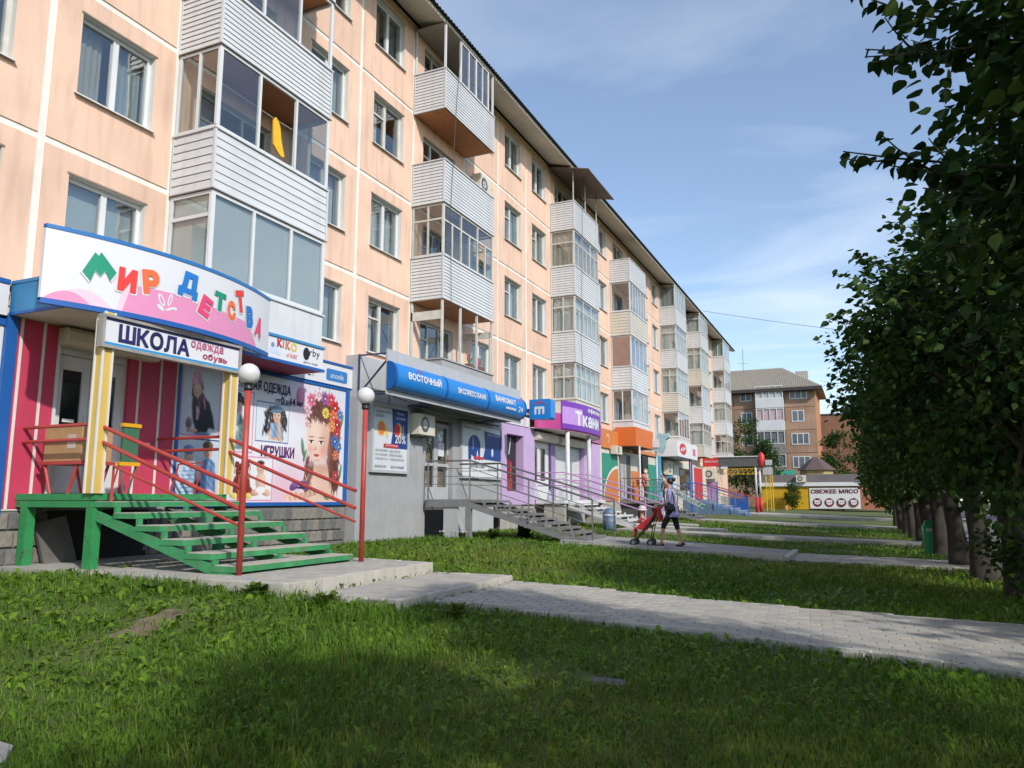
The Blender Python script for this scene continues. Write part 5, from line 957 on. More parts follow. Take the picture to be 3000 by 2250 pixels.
for k in range(4): A.rect(WHT, 21.15 + .19 * k, 2.74, 21.32 + .19 * k, 2.81)
A.done(bs)
eb = thing('bank_sign', 'small blue box sign with white comb logo and red roof mark', 'sign', (-9.4, 23.1, 2.55)); MB().prism([(-9.75, 2.6), (-9.05, 2.57), (-9.0, 2.62), (-9.0, 3.18), (-9.05, 3.23), (-9.75, 3.23)], 'y', 23.0, 23.42).build('box', SBLUE, eb); bx('arm', METAL, eb, -10.03, 23.15, 2.85, -9.751, 23.25, 2.95)
fe = face_y(23.0, -9.75, 2.6); A = Art(fe); A.rect(WHT, .18, .13, .25, .36, .03); A.rect(WHT, .32, .13, .39, .36, .03); A.rect(WHT, .46, .13, .53, .36, .03); A.rect(WHT, .18, .31, .53, .385, .03); A.poly(RED2, [(.14, .43), (.36, .53), (.57, .43), (.57, .47), (.36, .575), (.14, .47)]); A.done(eb, 'logo')
# stairs: generic open flight running towards the street
def flight(t, y0, y1, xt, xb_, zt_, zb_, n, m, mt, rail, depth=.3, th=.05, plank=False, legs=True, nb=2):
    run = (xb_ - xt) / n; rise = (zt_ - zb_) / n
    for i in range(n):
        x, z = xt + run * i, zt_ - rise * i
        if plank:
            for p, q in ((y0, (y0 + y1) / 2 - .01), ((y0 + y1) / 2 + .01, y1)): bx('tread', mt, t, x, p, z - th, x + depth, q, z + random.uniform(-.006, .006))
        else: bx('tread', mt, t, x, y0, z - th, x + depth, y1, z)
        if i < n - 1:
            for y in np.linspace(y0 + .06, y1 - .06, nb + 1): bx('bracket', m, t, x + run - .005, y - .03, z - rise + .002, x + run + .05, y + .03, z - th - .002)
    for y in (y0 + .03, y1 - .03): MB().beam((xt - .02, y, zt_ - .12), (xb_ - .02, y, zb_ - .05), .05, .16).build('stringer', m, t)
bst = thing('entrance_steps', 'dark grey metal steps with steel tube rails at the bank', 'steps', (-8, 19.4, -1.05)); PLK = mat('grey_plank', (.17, .165, .16), .8, .2, 5, .25, 30, dirt=.25); GST = mat('steps_grey_paint', (.20, .20, .21), .6, .1, 3, dirt=.15)
bx('platform_deck', PLK, bst, BX + .01, 18.52, -.05, -9.6, 20.35, .0); bx('platform_beam', GST, bst, BX + .01, 18.49, -.2, -9.58, 18.519, -.01); bx('platform_beam', GST, bst, -9.598, 18.52, -.2, -9.57, 20.36, -.01)
for x, y in ((-9.64, 18.56), (-9.64, 20.3), (-8.7, 19.9)): bx('leg', GST if y < 19 else DGREY, bst, x - .07, y - .07, -1.1, x + .07, y + .07, -.201 if x < -9 else -.5)
bx('leg_board', LGREY, bst, -10.4, 18.53, -1.05, -9.95, 18.56, -.201); flight(bst, 18.52, 20.35, -9.57, -6.35, -.03, -1.06, 9, GST, PLK, None, .34, .06, True)
def steel_rail(t, y, pts, n_lines, posts, m, zoff=.95, r=.022):
    """tube handrail above the slope pts with n_lines thinner bars below it"""
    MB().tube([(x, y, z + zoff) for x, z in pts], r * 1.15, 8).build('handrail', m, t)
    for k in range(1, n_lines + 1): MB().tube([(x, y, z + zoff - k * .21) for x, z in pts], r * .45, 6).build('rail_bar', m, t)
    for x in posts: z = lerp_tab(pts, x); MB().tube([(x, y, z - .08), (x, y, z + zoff)], r, 8).build('rail_post', m, t)
STL = mat('rail_steel', (.34, .33, .32), .25, .05, 3, metal=.85)
sl = [(-10.9, .02), (-9.59, .02), (-6.15, -1.02)]
steel_rail(bst, 18.5, sl, 3, (-10.88, -9.59, -7.87, -6.15), STL, 1.02); steel_rail(bst, 20.38, sl, 3, (-9.65, -7.92, -6.15), STL, 1.02); MB().tube([(-10.9, 20.4, 1.03), (-9.7, 20.4, 1.03)], .02, 8).build('handrail', STL, bst)
# ------------------------------------------------------------------ fabric shop (lilac)
LIL = mat('lilac_paint', (.50, .36, .58), .7, .06, 1.5, dirt=.12); LIL2 = mat('lilac_deep', (.34, .24, .44), .7, .06, 2, dirt=.15); MAGF = mat('magenta_panel', (.42, .045, .20), .5, .08, 2); VIO = mat('violet_sign', (.16, .03, .36), .45, .05, 2); LVI = flat('ink_violet_pale', (196, 150, 220))
FX = -11.0
fsh = thing('fabric_shop', 'lilac painted fabric shop front with roller shutter and white posts', 'shop front', (FX, 29, -1.0))
bx('wall_cladding', LIL, fsh, XW + .003, 23.6, -.18, FX, 23.98, 2.6); bx('wall_cladding', LIL, fsh, XW + .003, 25.4, -.18, FX, 26.45, 2.6); bx('wall_cladding', LIL, fsh, XW + .003, 23.98, 2.25, FX, 25.4, 2.6); bx('wall_cladding', LIL, fsh, XW + .003, 23.98, -.18, FX, 25.4, .28); bx('wall_cladding', LIL2, fsh, XW + .003, 28.35, -.05, FX - .12, 28.9, 2.55); bx('wall_cladding', LIL, fsh, XW + .003, 32.1, -.12, FX, 34.35, 2.5); bx('wall_cladding', LIL2, fsh, XW + .003, 26.45, 2.3, FX - .1, 32.1, 2.6)
bx('niche_picture', mat('niche_dark', (.02, .018, .02), .4, .3, 6), fsh, XW + .003, 23.98, .28, XW + .05, 25.4, 2.25); A = Art(face_x(XW + .05, 23.98, .28)); A.poly(RED2, [(.05, .5), (1.0, .5), (1.05, 1.0), (.5, 1.25), (.05, 1.1)]); A.rect(BRN2, .05, 0, 1.1, .48); A.el(WHT, .5, 1.45, .12, .16); A.el(INK, .5, 1.45, .07, .1); A.poly(WHT, [(.75, 1.3), (.82, 1.3), (.98, 1.9), (.92, 1.9)]); A.poly(WHT, [(.2, 1.6), (.26, 1.6), (.5, 1.9), (.44, 1.9)]); A.done(fsh)
bx('corner_strip', STRIP, fsh, XW + .003, 34.352, -.12, FX + .02, 34.45, 2.5); bx('frieze', WHITE, fsh, XW + .003, 23.6, 2.605, FX + .03, 25.9, 2.95); text('Л', ROSE, fsh, face_x(FX + .03, 25.2, 2.64), .1, 0, h=.25)
dd = MB(); dd.box(XW + .1, 26.5, -.02, XW + .17, 26.7, 2.2); dd.box(XW + .1, 27.95, -.02, XW + .17, 28.3, 2.2); dd.box(XW + .1, 26.7, 1.95, XW + .17, 27.95, 2.2); dd.box(XW + .1, 26.7, -.02, XW + .17, 27.95, .7); dd.box(XW + .1, 27.15, .7, XW + .17, 27.45, 1.95); dd = dd.build('door', PVC, fsh); bx('pane', MATS['dark_door_glass'], dd, XW + .12, 26.7, .7, XW + .14, 27.15, 1.95); bx('pane', MATS['dark_door_glass'], dd, XW + .12, 27.45, .7, XW + .14, 27.95, 1.95)
MB().prism([(FX - .1, 2.2), (FX + .15, 2.2), (FX + .2, 2.26), (FX + .2, 2.44), (FX + .15, 2.5), (FX - .1, 2.5)], 'y', 26.4, 28.5).build('shutter_box', CREAM, fsh); MB().prism([(FX - .1, 2.2), (FX + .15, 2.2), (FX + .2, 2.26), (FX + .2, 2.44), (FX + .15, 2.5), (FX - .1, 2.5)], 'y', 28.9, 32.0).build('shutter_box', CREAM, fsh)
for k in range(26): bx('shutter_slat', PVC, fsh, XW + .12, 29.0, -.02 + k * .085, XW + .15, 32.0, .055 + k * .085)
bx('plinth', CONC, fsh, XW + .003, 23.6, -1.1, FX - .08, 34.4, -.19)
fc = thing('canopy', 'magenta panelled curved canopy over the fabric shop door', 'canopy', (-10.3, 29, 2.6))
def elX(y): return FX + 1.05 * math.sqrt(max(0, 1 - ((y - 29.5) / 3.55) ** 2))
ye = [29.5 + 3.5 * math.sin(R(a)) for a in range(-88, 89, 8)]; out = [(elX(y), y) for y in ye] + [(FX - .3, ye[-1]), (FX - .3, ye[0])]; MB().prism(out, 'z', 2.6, 2.63).build('soffit', CREAM, fc); MB().prism(out, 'z', 3.2, 3.23).build('top_board', CREAM, fc)
for i in range(len(ye) - 1):
    p, q = ye[i], ye[i + 1]; a, c = elX(p), elX(q); MB().add([(a, p, 2.6), (c, q, 2.6), (c, q, 3.22), (a, p, 3.22), (a + .03, p + .008, 2.6), (c + .03, q - .008, 2.6), (c + .03, q - .008, 3.22), (a + .03, p + .008, 3.22)], [(4, 5, 6, 7), (0, 3, 2, 1), (0, 1, 5, 4), (3, 7, 6, 2), (0, 4, 7, 3), (1, 2, 6, 5)]).build('fascia_panel', MAGF, fc)
bx('wall_frieze', mat('rose_panel', (.42, .14, .28), .55, .08, 2), fc, XW + .003, 31.8, 2.55, FX + .06, 34.45, 3.85)
fsg = thing('shop_sign', 'curved violet sign with white офелия Ткани lettering', 'sign', (-10, 29, 2.65)); yv = np.linspace(27.1, 31.6, 22)
def bandE(z0, z1, o0, o1, m, name):
    b = MB()
    for i in range(len(yv) - 1):
        p, q = yv[i], yv[i + 1]; a, c = elX(p), elX(q); b.add([(a + o0, p, z0), (c + o0, q, z0), (c + o0, q, z1), (a + o0, p, z1), (a + o1, p, z0), (c + o1, q, z0), (c + o1, q, z1), (a + o1, p, z1)], [(4, 5, 6, 7), (0, 3, 2, 1), (0, 1, 5, 4), (3, 7, 6, 2)] + ([(0, 4, 7, 3)] if i == 0 else []) + ([(1, 2, 6, 5)] if i == len(yv) - 2 else []))
    b.build(name, m, fsg)
bandE(2.65, 3.72, .035, .08, VIO, 'board'); fel = lambda u, v, o=0: (elX(u) + .08 + o, u, v); A = Art(fel, .004, .0005)
for i in range(8): A.poly(LVI, [(27.12 + i * .2, 2.85), (27.32 + i * .2, 2.85), (27.32 + i * .2, 3.5), (27.12 + i * .2, 3.5)])
A.done(fsg); text('Ткани', WHT, fsg, fel, 28.05, 2.84, w=2.9, h=.58, bold=.045, off=.012); text('офелия', WHT, fsg, fel, 29.3, 3.42, w=1.9, h=.24, bold=.045, off=.012)
fst = thing('entrance_steps', 'white steps with pink rails and round white posts at the lilac fabric shop', 'steps', (-9, 28, -1.0)); WST = mat('white_step_paint', (.60, .60, .60), .7, .1, 3, dirt=.3); PNK = mat('pink_rail', (.50, .26, .50), .45, .06, 3)
bx('platform_deck', WST, fst, FX + .01, 26.5, -.15, -9.85, 31.4, -.03); flight(fst, 26.9, 29.4, -9.85, -7.05, -.16, -1.0, 6, WST, WST, None, .34, .06)
for x, y in ((-9.9, 26.6), (-9.9, 31.2)): bx('leg_wall', CONC, fst, x - .8, y, -1.1, x, y + .2, -.152)
for y, zb_ in ((27.75, -1.0), (30.3, -.03)): MB().tube([(-10.18, y, zb_), (-10.18, y, 2.6)], .085, 12).build('post', WST, fst, True)
slf = [(-10.95, 0), (-9.9, 0), (-6.9, -.92)]
for y in (26.6, 29.3):
    for k in range(3): MB().tube([(x, y, z + .98 - k * .24) for x, z in slf], .022, 8).build('handrail', PNK, fst)
for y in (26.6, 29.3): MB().tube([(-6.9, y, -1.05), (-6.9, y, .06)], .022, 8).build('rail_post', PNK, fst)
tag(MB().lathe((-10.6, 26.9, -.03), [(.06, 0), (.09, .1), (.06, .25), (.035, .3), (.03, .38)], 10).build('bottle', mat('bottle_plastic', (.4, .45, .5), .15, .1, 6)), 'clear plastic bottle standing on the white steps of the fabric shop', 'bottle')
# ------------------------------------------------------------------ orange and green market
ORA = mat('orange_panel', (.56, .19, .055), .55, .08, 1.5, dirt=.12); ORA2 = mat('orange_bright', (.60, .14, .025), .55, .06, 2); TEALP = mat('green_panel', (.02, .25, .16), .5, .06, 2); CYAN = mat('cyan_panel', (.06, .30, .48), .5, .08, 2)
om = thing('market_front', 'orange and green market front with round print and steel grille door', 'shop front', (-11.1, 40, -1.0)); OX = -11.1
bx('frieze', ORA, om, XW + .003, 34.6, 2.45, OX + .05, 37.5, 3.35); bx('wall_cladding', CREAM, om, XW + .003, 34.5, -.2, OX - .05, 46.0, 2.44); bx('plinth', CONC, om, XW + .003, 34.5, -1.1, OX - .03, 46, -.21)
bx('print_panel', TEALP, om, OX - .049, 35.1, -.1, OX, 37.6, 2.2); A = Art(face_x(OX, 35.1, -.1)); A.el(WHT, 2.45, -.1, 2.45, 1.85, 24, 0, 90, 180); A.b.v.append(fb(0, 0)) if False else None; A.poly(WHT, [(0, 0)] + [(2.5 - 2.5 * math.cos(R(a)), 1.75 * math.sin(R(a))) for a in range(0, 91, 9)] + [(2.5, 0)]); A.poly(ORA, [(.12, 0)] + [(2.5 - 2.38 * math.cos(R(a)), 1.62 * math.sin(R(a))) for a in range(0, 91, 9)] + [(2.5, 0)]); A.done(om)
bx('door_opening', DGREY, om, OX - .048, 38.0, -.05, OX - .02, 40.0, 2.3)
for k in range(9): bx('grille_bar', PVC, om, OX - .02, 38.1 + k * .12, .0, OX + .0, 38.13 + k * .12, 2.25)
bx('print_panel', TEALP, om, OX - .049, 43.5, .0, OX, 45.4, 2.0); bx('side_strip', CYAN, om, XW + .003, 45.6, -.9, OX + .15, 46.2, 2.6); bx('tv_panel', BLACK, om, OX - .04, 42.0, 1.3, OX + .1, 43.3, 2.4); bx('frieze', ORA, om, XW + .003, 41.3, 2.5, OX + .06, 46.0, 3.3); text('МАРКЕТ', WHT, om, face_x(OX + .06, 41.3, 2.5), 1.3, .16, w=3.0, h=.42, bold=.02)
bx('print_panel', ORA, om, OX - .049, 40.2, -.1, OX - .001, 41.6, 1.5)
A = Art(face_x(OX + .05, 34.6, 2.45)); A.el(flat('ink_pale_orange', (240, 180, 140)), 1.2, .5, .28, .22); A.el(ORA, 1.15, .45, .2, .13); A.done(om)
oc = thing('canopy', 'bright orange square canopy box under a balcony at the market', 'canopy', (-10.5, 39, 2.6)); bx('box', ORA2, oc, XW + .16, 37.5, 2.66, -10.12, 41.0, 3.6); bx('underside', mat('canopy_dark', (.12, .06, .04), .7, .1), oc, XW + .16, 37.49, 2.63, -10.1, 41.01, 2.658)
bf = thing('sign_figure', 'light blue crumpled sign figure hanging at the corner of the orange canopy', 'sign', (-9.7, 41, 2.5)); b = MB(); b.prism([(-.25, 0), (.1, -.15), (.3, .25), (.35, .6), (.55, .75), (.5, .95), (.2, .9), (.05, 1.0), (-.15, .85), (-.25, .55), (-.45, .4), (-.4, .15)], 'y', 40.8, 41.15)
b.v = [(x - 9.75, y, z + 2.55) for x, y, z in b.v]; b.build('figure', mat('figure_blue', (.32, .50, .55), .5, .2, 5), bf); bx('wing_panel', WHITE, bf, -10.1, 40.75, 2.75, -9.75, 40.795, 3.2); MB().beam((-10.12, 41.0, 3.0), (-9.9, 41.0, 3.0), .05, .05).build('bracket', METAL, bf)
ac_unit('cream air conditioner box under the orange frieze by the lilac shop', OX + .02, 36.3, 2.2, 'x', 1.0, .4, .3)
ost = thing('entrance_steps', 'market landing and steps with grey rails and green КОМАРКЕТ board', 'steps', (-9, 40, -1.0)); bx('platform_deck', PLK, ost, OX + .01, 37.9, -.2, -9.7, 41.4, -.05); bx('platform_wall', mat('dark_wall', (.07, .07, .07), .8, .2, 3), ost, OX + .01, 38.1, -1.1, -9.85, 41.3, -.201); flight(ost, 39.2, 41.3, -9.7, -7.4, -.22, -1.0, 5, GST, PLK, None, .36, .06)
for y in (38.05, 41.6): MB().tube([(-10.1, y, -1.05), (-10.1, y, 2.66)], .05, 10).build('post', WST, ost, True)
slo = [(-11.0, .0), (-9.7, .0), (-7.35, -.95)]; steel_rail(ost, 41.35, slo, 3, (-10.9, -9.7, -8.5, -7.35), STL, 1.05); steel_rail(ost, 38.0, [(-11.0, 0), (-9.75, 0)], 2, (-10.9, -9.75), STL, 1.05); steel_rail(ost, 39.15, slo[1:], 3, (-9.7, -8.5, -7.35), STL, .95)
brd = MB().beam((-9.35, 41.3, .5), (-7.55, 41.3, -.4), .03, .24).build('sign_board', TEALP, ost); ang = math.atan2(-.9, 1.8); fbd = lambda u, v, o=0: (-9.35 + u * math.cos(ang) - v * math.sin(ang), 41.28 - o, .5 + u * math.sin(ang) + v * math.cos(ang)); text('ЭКОМАРКЕТ', WHT, brd, fbd, .08, -.07, w=1.75, h=.15, bold=.03, off=.008); A = Art(fbd, .003); A.rect(WHT, 0, .09, 2.0, .12); A.rect(WHT, 0, -.12, 2.0, -.09); A.done(brd)
# ------------------------------------------------------------------ white canopy with the red round logo, then the grocery with its shelter
wc = thing('canopy', 'white box canopy with a red round logo beyond the market', 'canopy', (-10.5, 47, 2.5)); bx('box', WHITE, wc, XW + .16, 46.3, 2.58, -9.95, 52.5, 3.55); bx('underside', METAL, wc, XW + .16, 46.25, 2.54, -9.9, 52.55, 2.578); fw = face_y(46.3, XW + .16, 2.58); fx2 = face_x(-9.95, 46.3, 2.58); A = Art(fx2); A.el(RED2, 1.6, .5, 1.0, .36); A.el(WHT, 1.6, .5, .7, .1, rot=.12); A.el(RED2, 1.6, .5, .3, .05); A.rect(ROSE, 4.6, .25, 5.5, .7); A.done(wc)
for x in (-10.1, -9.98): MB().tube([(x, 50.5, -1), (x, 50.5, 2.54)], .05, 8).build('post', BLUE, wc)
ws = thing('grocery_shop', 'pale shop front with blue door and red panel beyond the market', 'shop front', (XW, 52, -1)); bx('wall_cladding', CREAM, ws, XW + .003, 46.3, -1.05, OX, 62.0, 2.5); bx('blue_door', BLUE2, ws, OX - .01, 48.5, -.1, OX + .04, 49.8, 2.1); bx('red_door', RED2, ws, OX - .01, 57, -.1, OX + .05, 60, 2.3); bx('shop_window', MATS['dark_door_glass'], ws, OX - .01, 52, .6, OX + .03, 55.5, 2.1); bx('frame', PVC, ws, OX - .01, 50.2, -.1, OX + .05, 51.4, 2.2)
ac_unit('grey air conditioner box beside the cyan strip', OX + .1, 47.0, 1.5, 'x', 1.2, .8, .3)
us = thing('entrance_steps', 'worn blue and white steps with dark blue rails below the red sign', 'steps', (-9, 55, -1.0)); BWS = mat('blue_worn_step', (.10, .16, .28), .8, .4, 6, .2, 30, dirt=.3)
bx('platform', BWS, us, OX + .05, 52.8, -1.05, -10.2, 59, -.02)
for i in range(6): bx('tread', BWS, us, -10.2 + i * .52, 53.5 - .0, -1.08, -9.68 + i * .52, 58.5, -.17 - i * .15); bx('tread_edge', WST, us, -9.74 + i * .52, 53.49, -.168 - i * .15, -9.67 + i * .52, 58.51, -.155 - i * .15)
slu = [(-11.0, 0), (-10.2, 0), (-6.9, -1.0)]; steel_rail(us, 53.3, slu, 3, (-10.9, -10.2, -8.9, -7.8, -6.9), BLUE, 1.1, .03); steel_rail(us, 58.7, slu, 2, (-10.2, -8.5, -6.9), REDP, 1.05, .035)
sh = thing('entrance_shelter', 'grey shelter with red sign, corrugated white edge and paired red and white posts', 'shelter', (-8.6, 62, -1.0)); bx('fascia', mat('shelter_grey', (.09, .09, .09), .7, .08), sh, -10.15, 62, 2.54, -7.12, 66, 3.26); corr = MB()
for i in range(24): corr.box(-10.2 + i * .13, 61.9, 3.262, -10.13 + i * .13, 66.1, 3.33)
stuff(corr.build('roof_edge', PVC, sh)); bx('red_board', RED2, sh, -11.3, 61.95, 2.57, -10.152, 62.3, 3.27); text('СИБИРСКИЕ ПРОДУКТЫ', WHT, sh, face_y(61.95, -11.28, 2.57), .06, .28, w=1.04, h=.17, bold=.02)
for x, y in ((-7.38, 62.15), (-7.1, 62.3)): MB().tube([(x, y, .15), (x, y, 2.55)], .085, 10).build('post', WST, sh, True); MB().tube([(x, y, -1.1), (x, y, .149)], .12, 12).build('post_sleeve', RED2, sh, True)
MB().lathe((-6.9, 62.1, 2.4), [(.08, 0), (.22, .25), (.25, .6), (.22, .95), (.08, 1.2)], 14).build('round_light', RED2, sh, True); bx('light_box', LGREY, sh, -6.62, 61.9, 2.6, -6.15, 62.2, 3.0)  # red oval body is a sign, not a lamp
bx('white_lamp', WHITE, sh, -9.95, 61.8, 2.38, -9.45, 61.98, 2.52); ac_unit('white air conditioner box with round fan below the red sign', -11.2, 61.6, 1.6, 'y', .9, .75, .3)
bx('wall_panel', LIL2, sh, -11.1, 62.1, -.1, -10.3, 62.2, 1.4); bx('pillar', CREAM, sh, -10.28, 62.05, -1.05, -10.1, 62.25, 2.53); bx('side_barrier', BLUE, sh, -9.4, 62.3, -1.0, -8.1, 62.35, .1)
tw = thing('lattice_mast', 'yellow lattice mast and beam beside the grocery shelter', 'mast', (-7.9, 70, -1.0)); YLP = mat('mast_yellow', (.62, .40, .02), .5, .08)
mx0, my0 = -7.5, 70.0
for dx_, dy_ in ((0, 0), (.55, 0), (.3, .5)): MB().tube([(mx0 + dx_, my0 + dy_, -1.05), (mx0 + dx_, my0 + dy_, 2.2)], .05, 6).build('leg', YLP, tw)
br = MB()
for k in range(9): z = -.9 + k * .34; br.beam((mx0, my0, z), (mx0 + .55, my0, z + .34), .03, .03); br.beam((mx0 + .55, my0, z), (mx0, my0, z + .34), .03, .03)
for k in range(10): x = -11 + k * .4; br.beam((x, my0, 2.2), (x + .4, my0, 2.65), .03, .03); br.beam((x, my0, 2.2), (x, my0, 2.65), .03, .03)
stuff(br.build('lacing', YLP, tw)); 
for z in (2.2, 2.65): MB().beam((-11, my0, z), (-6.9, my0, z), .05, .05).build('beam_chord', YLP, tw)
bx('sign_plate', LGREY, tw, -7.7, 69.9, 2.1, -6.9, 69.95, 2.75)
# ------------------------------------------------------------------ far end: kiosk, orange building, brick building
FY = 100.0
ORB = mat('orange_brick', (.34, .215, .145), .85, .3, .25, .2, 20, dirt=.45); SLATE = mat('slate_roof', (.34, .305, .245), .85, .1, 2, dirt=.2); ORB2 = mat('orange_brick_bright', (.44, .19, .09), .85, .12, .6)  # second brick puts the sunlit brightness of the side wall into its colour
fbld = thing('apartment_building', 'orange five-storey building with pale corrugated hip roof at the far end', 'building', (-15, 106, -1))
XR = -4.5; zj = [-1.0, 2.8, 5.62, 8.43, 11.24, 13.6]; yb = FY
win = [(-7.45, -5.4), (-13.4, -11.9)]; bal = (-11.4, -8.1)
for k in range(5):
    z0, z1 = zj[k] + .03, zj[k + 1] - .03
    for a, c in ((-19, -14.2), (-14.14, -11.45), (-11.4, -8.1), (-8.06, XR)): bx('wall_panel', ORB, fbld, a, yb, z0, c, yb + .3, z1)
bx('wall_core', mat('joint_brown', (.14, .08, .05), .9, .1), fbld, -19, yb + .05, -1, XR - .05, yb + 12, 13.6); bx('side_wall', ORB2, fbld, XR - .049, yb + .31, -1, XR, yb + 12, 13.6)
for k in range(1, 5):
    z = zj[k] + 1.0
    for a, c, n in ((-7.45, -5.4, 3), (-13.35, -11.95, 2)):
        if k == 3 and n == 3: a, c, n = -7.3, -5.85, 2
        b = MB(); h = 1.4; b.box(a, yb - .06, z, c, yb - .02, z + .1); b.box(a, yb - .06, z + h - .1, c, yb - .02, z + h)
        for i in range(n + 1): x = a + (c - a) * i / n; x = min(max(x, a + .05), c - .05); b.box(x - .05, yb - .06, z + .1, x + .05, yb - .02, z + h - .1)
        w_ = b.build('window', PVC, fbld); bx('pane', mat('far_pane', (.12, .14, .16), .15, .3, .8), w_, a + .02, yb - .03, z + .02, c - .02, yb - .01, z + h - .02)
    zb_, zt_ = zj[k] - .05, zj[k] + 1.1; wm = SIDING if k > 2 else mat('weathered_board', (.20, .19, .18), .85, .2, 4)
    bo = bx('balcony', wm, fbld, bal[0], yb - 1.0, zb_, bal[1], yb - .002, zt_); b = MB(); n = 4
    for i in range(n + 1): x = bal[0] + .06 + (bal[1] - bal[0] - .12) * i / n; b.box(x - .05, yb - 1.0, zt_ + .101, x + .05, yb - .94, zt_ + 1.499)
    b.box(bal[0], yb - 1.0, zt_, bal[1], yb - .94, zt_ + .1); b.box(bal[0], yb - 1.0, zt_ + 1.5, bal[1], yb - .94, zt_ + 1.6); b.build('glazing_frame', PVC if k > 2 else OLDW, bo)
    cm = {4: CURT[1], 3: mat('curtain_rose', (.46, .34, .36), .9, .2, 3)}.get(k, MATS['far_pane']); bx('curtain', cm, bo, bal[0] + .1, yb - .9, zt_ + .06, bal[1] - .1, yb - .85, zt_ + 1.55)
b = MB(); e0, e1 = -19, XR + .9; rz = 17.2; b.add([(e0, yb - 1.2, 13.55), (e1, yb - 1.2, 13.55), (e1 - 5.0, yb + 6, rz), (e0, yb + 6, rz), (e1, yb + 13, 13.55), (e0, yb + 13, 13.55)], [(0, 1, 2, 3), (1, 4, 2), (3, 2, 4, 5), (0, 5, 4, 1)]); rf = b.build('roof', SLATE, fbld); cor = MB()
for i in range(70): x = e0 + .1 + i * .22; zt_ = rz if x < e1 - 5 else rz - (x - e1 + 5) / 5 * 3.6; f_ = (zt_ - 13.6) / (rz - 13.55); cor.beam((x, yb - 1.22, 13.62), (x, yb - 1.2 + 7.2 * f_, zt_ + .04), .08, .06)
stuff(cor.build('roof_rib', SLATE, rf)); bx('eave_board', mat('eave_dark', (.05, .04, .04), .8, .1), rf, e0, yb - 1.15, 13.2, e1 - .05, yb - .3, 13.54); bx('chimney', CONC, rf, -6.9, yb + 4, 15.0, -5.4, yb + 5.4, 16.3)
MB().tube([(-13.3, yb + 4, 16.5), (-13.3, yb + 4, 19.7)], .04, 5).build('antenna', METAL, rf); MB().tube([(-13.9, yb + 4, 17.8), (-12.7, yb + 4, 17.8)], .02, 5).build('antenna_bar', METAL, rf)
brk = thing('brick_building', 'plain brown brick building behind the orange building', 'building', (0, 122, -1)); bx('wall', mat('brown_brick', (.24, .12, .075), .9, .15, 1.5), brk, -5.4, 116, -1, 5.0, 130, 11.7); bx('roof_edge', mat('tin_edge', (.10, .11, .13), .6, .1), brk, -5.5, 115.9, 11.702, 5.1, 130.1, 11.9)
kk = thing('kiosk', 'low yellow meat kiosk with grey roof and white СВЕЖЕЕ МЯСО board', 'kiosk', (-4.5, 86, -1)); KY = 84.0; KYL = mat('kiosk_yellow', (.62, .36, .01), .55, .06, 2); KGR = mat('kiosk_roof_grey', (.16, .14, .145), .8, .1, 1)
for i in range(14): bx('siding_board', KYL, kk, -9.4, KY - .015, -1.0 + i * .165, -4.85, KY + .05, -.845 + i * .165)
bx('body', mat('kiosk_wall', (.36, .14, .08), .8, .1), kk, -9.4, KY + .06, -1.0, 2.2, KY + 5, 1.4); bx('white_band', PVC, kk, -9.7, KY - .25, 1.32, -.1, KY - .02, 1.7); bx('roof_fascia', KGR, kk, -9.7, KY - .2, 1.702, 1.4, KY + 5, 2.5)
mb = bx('sign_board', WHITE, kk, -4.83, KY - .1, -.92, -.16, KY - .03, 1.15); fm = face_y(KY - .1, -4.83, -.92); DRED = flat('ink_dark_red', (110, 20, 28)); text('СВЕЖЕЕ МЯСО', DRED, mb, fm, .12, 1.5, w=4.4, h=.42, bold=.04, off=.02); A = Art(fm, .02, .004)
for i in range(4): cx = .7 + i * 1.12; A.el(DRED, cx, .62, .43); A.el(WHT, cx, .62, .28, .22 + .04 * (i % 2)); A.el(DRED, cx + .1, .6, .05); A.el(DRED, cx - .1, .6, .05); A.el(WHT, cx - .2, .8, .09); A.el(WHT, cx + .2, .8, .09)
A.done(mb, 'meat_pictograms'); ac_unit('white air conditioner box with round fan on the kiosk roof edge', -6.0, KY - .6, 1.72, 'y', .95, .7, .3)
kt = thing('turret_roof', 'brown six-sided turret roof rising behind the kiosk', 'roof', (-4.2, 88, 2.5)); b = MB(); cx, cy_ = -4.25, 88; b.lathe((cx, cy_, 3.05), [(2.0, 0), (1.1, .75), (.45, 1.25), (.12, 1.4)], 6); b.build('roof', mat('turret_brown', (.10, .065, .06), .8, .1), kt); MB().lathe((cx, cy_, 2.3), [(1.65, 0), (1.65, .74)], 6).build('turret_wall', mat('turret_wall', (.35, .28, .12), .8, .15), kt)
aw = thing('awning', 'green rounded awning behind the lattice mast', 'awning', (-7.8, 92, 2.4)); MB().prism([(0, 0), (0, .75), (-.5, .68), (-1.0, .4), (-1.2, 0)], 'x', -8.9, -6.6); b = MB(); b.prism([(92, 2.4), (92, 3.25), (91.4, 3.15), (90.9, 2.85), (90.7, 2.4)], 'x', -8.9, -6.6); b.build('canvas', mat('awning_green', (.03, .25, .18), .6, .08), aw)
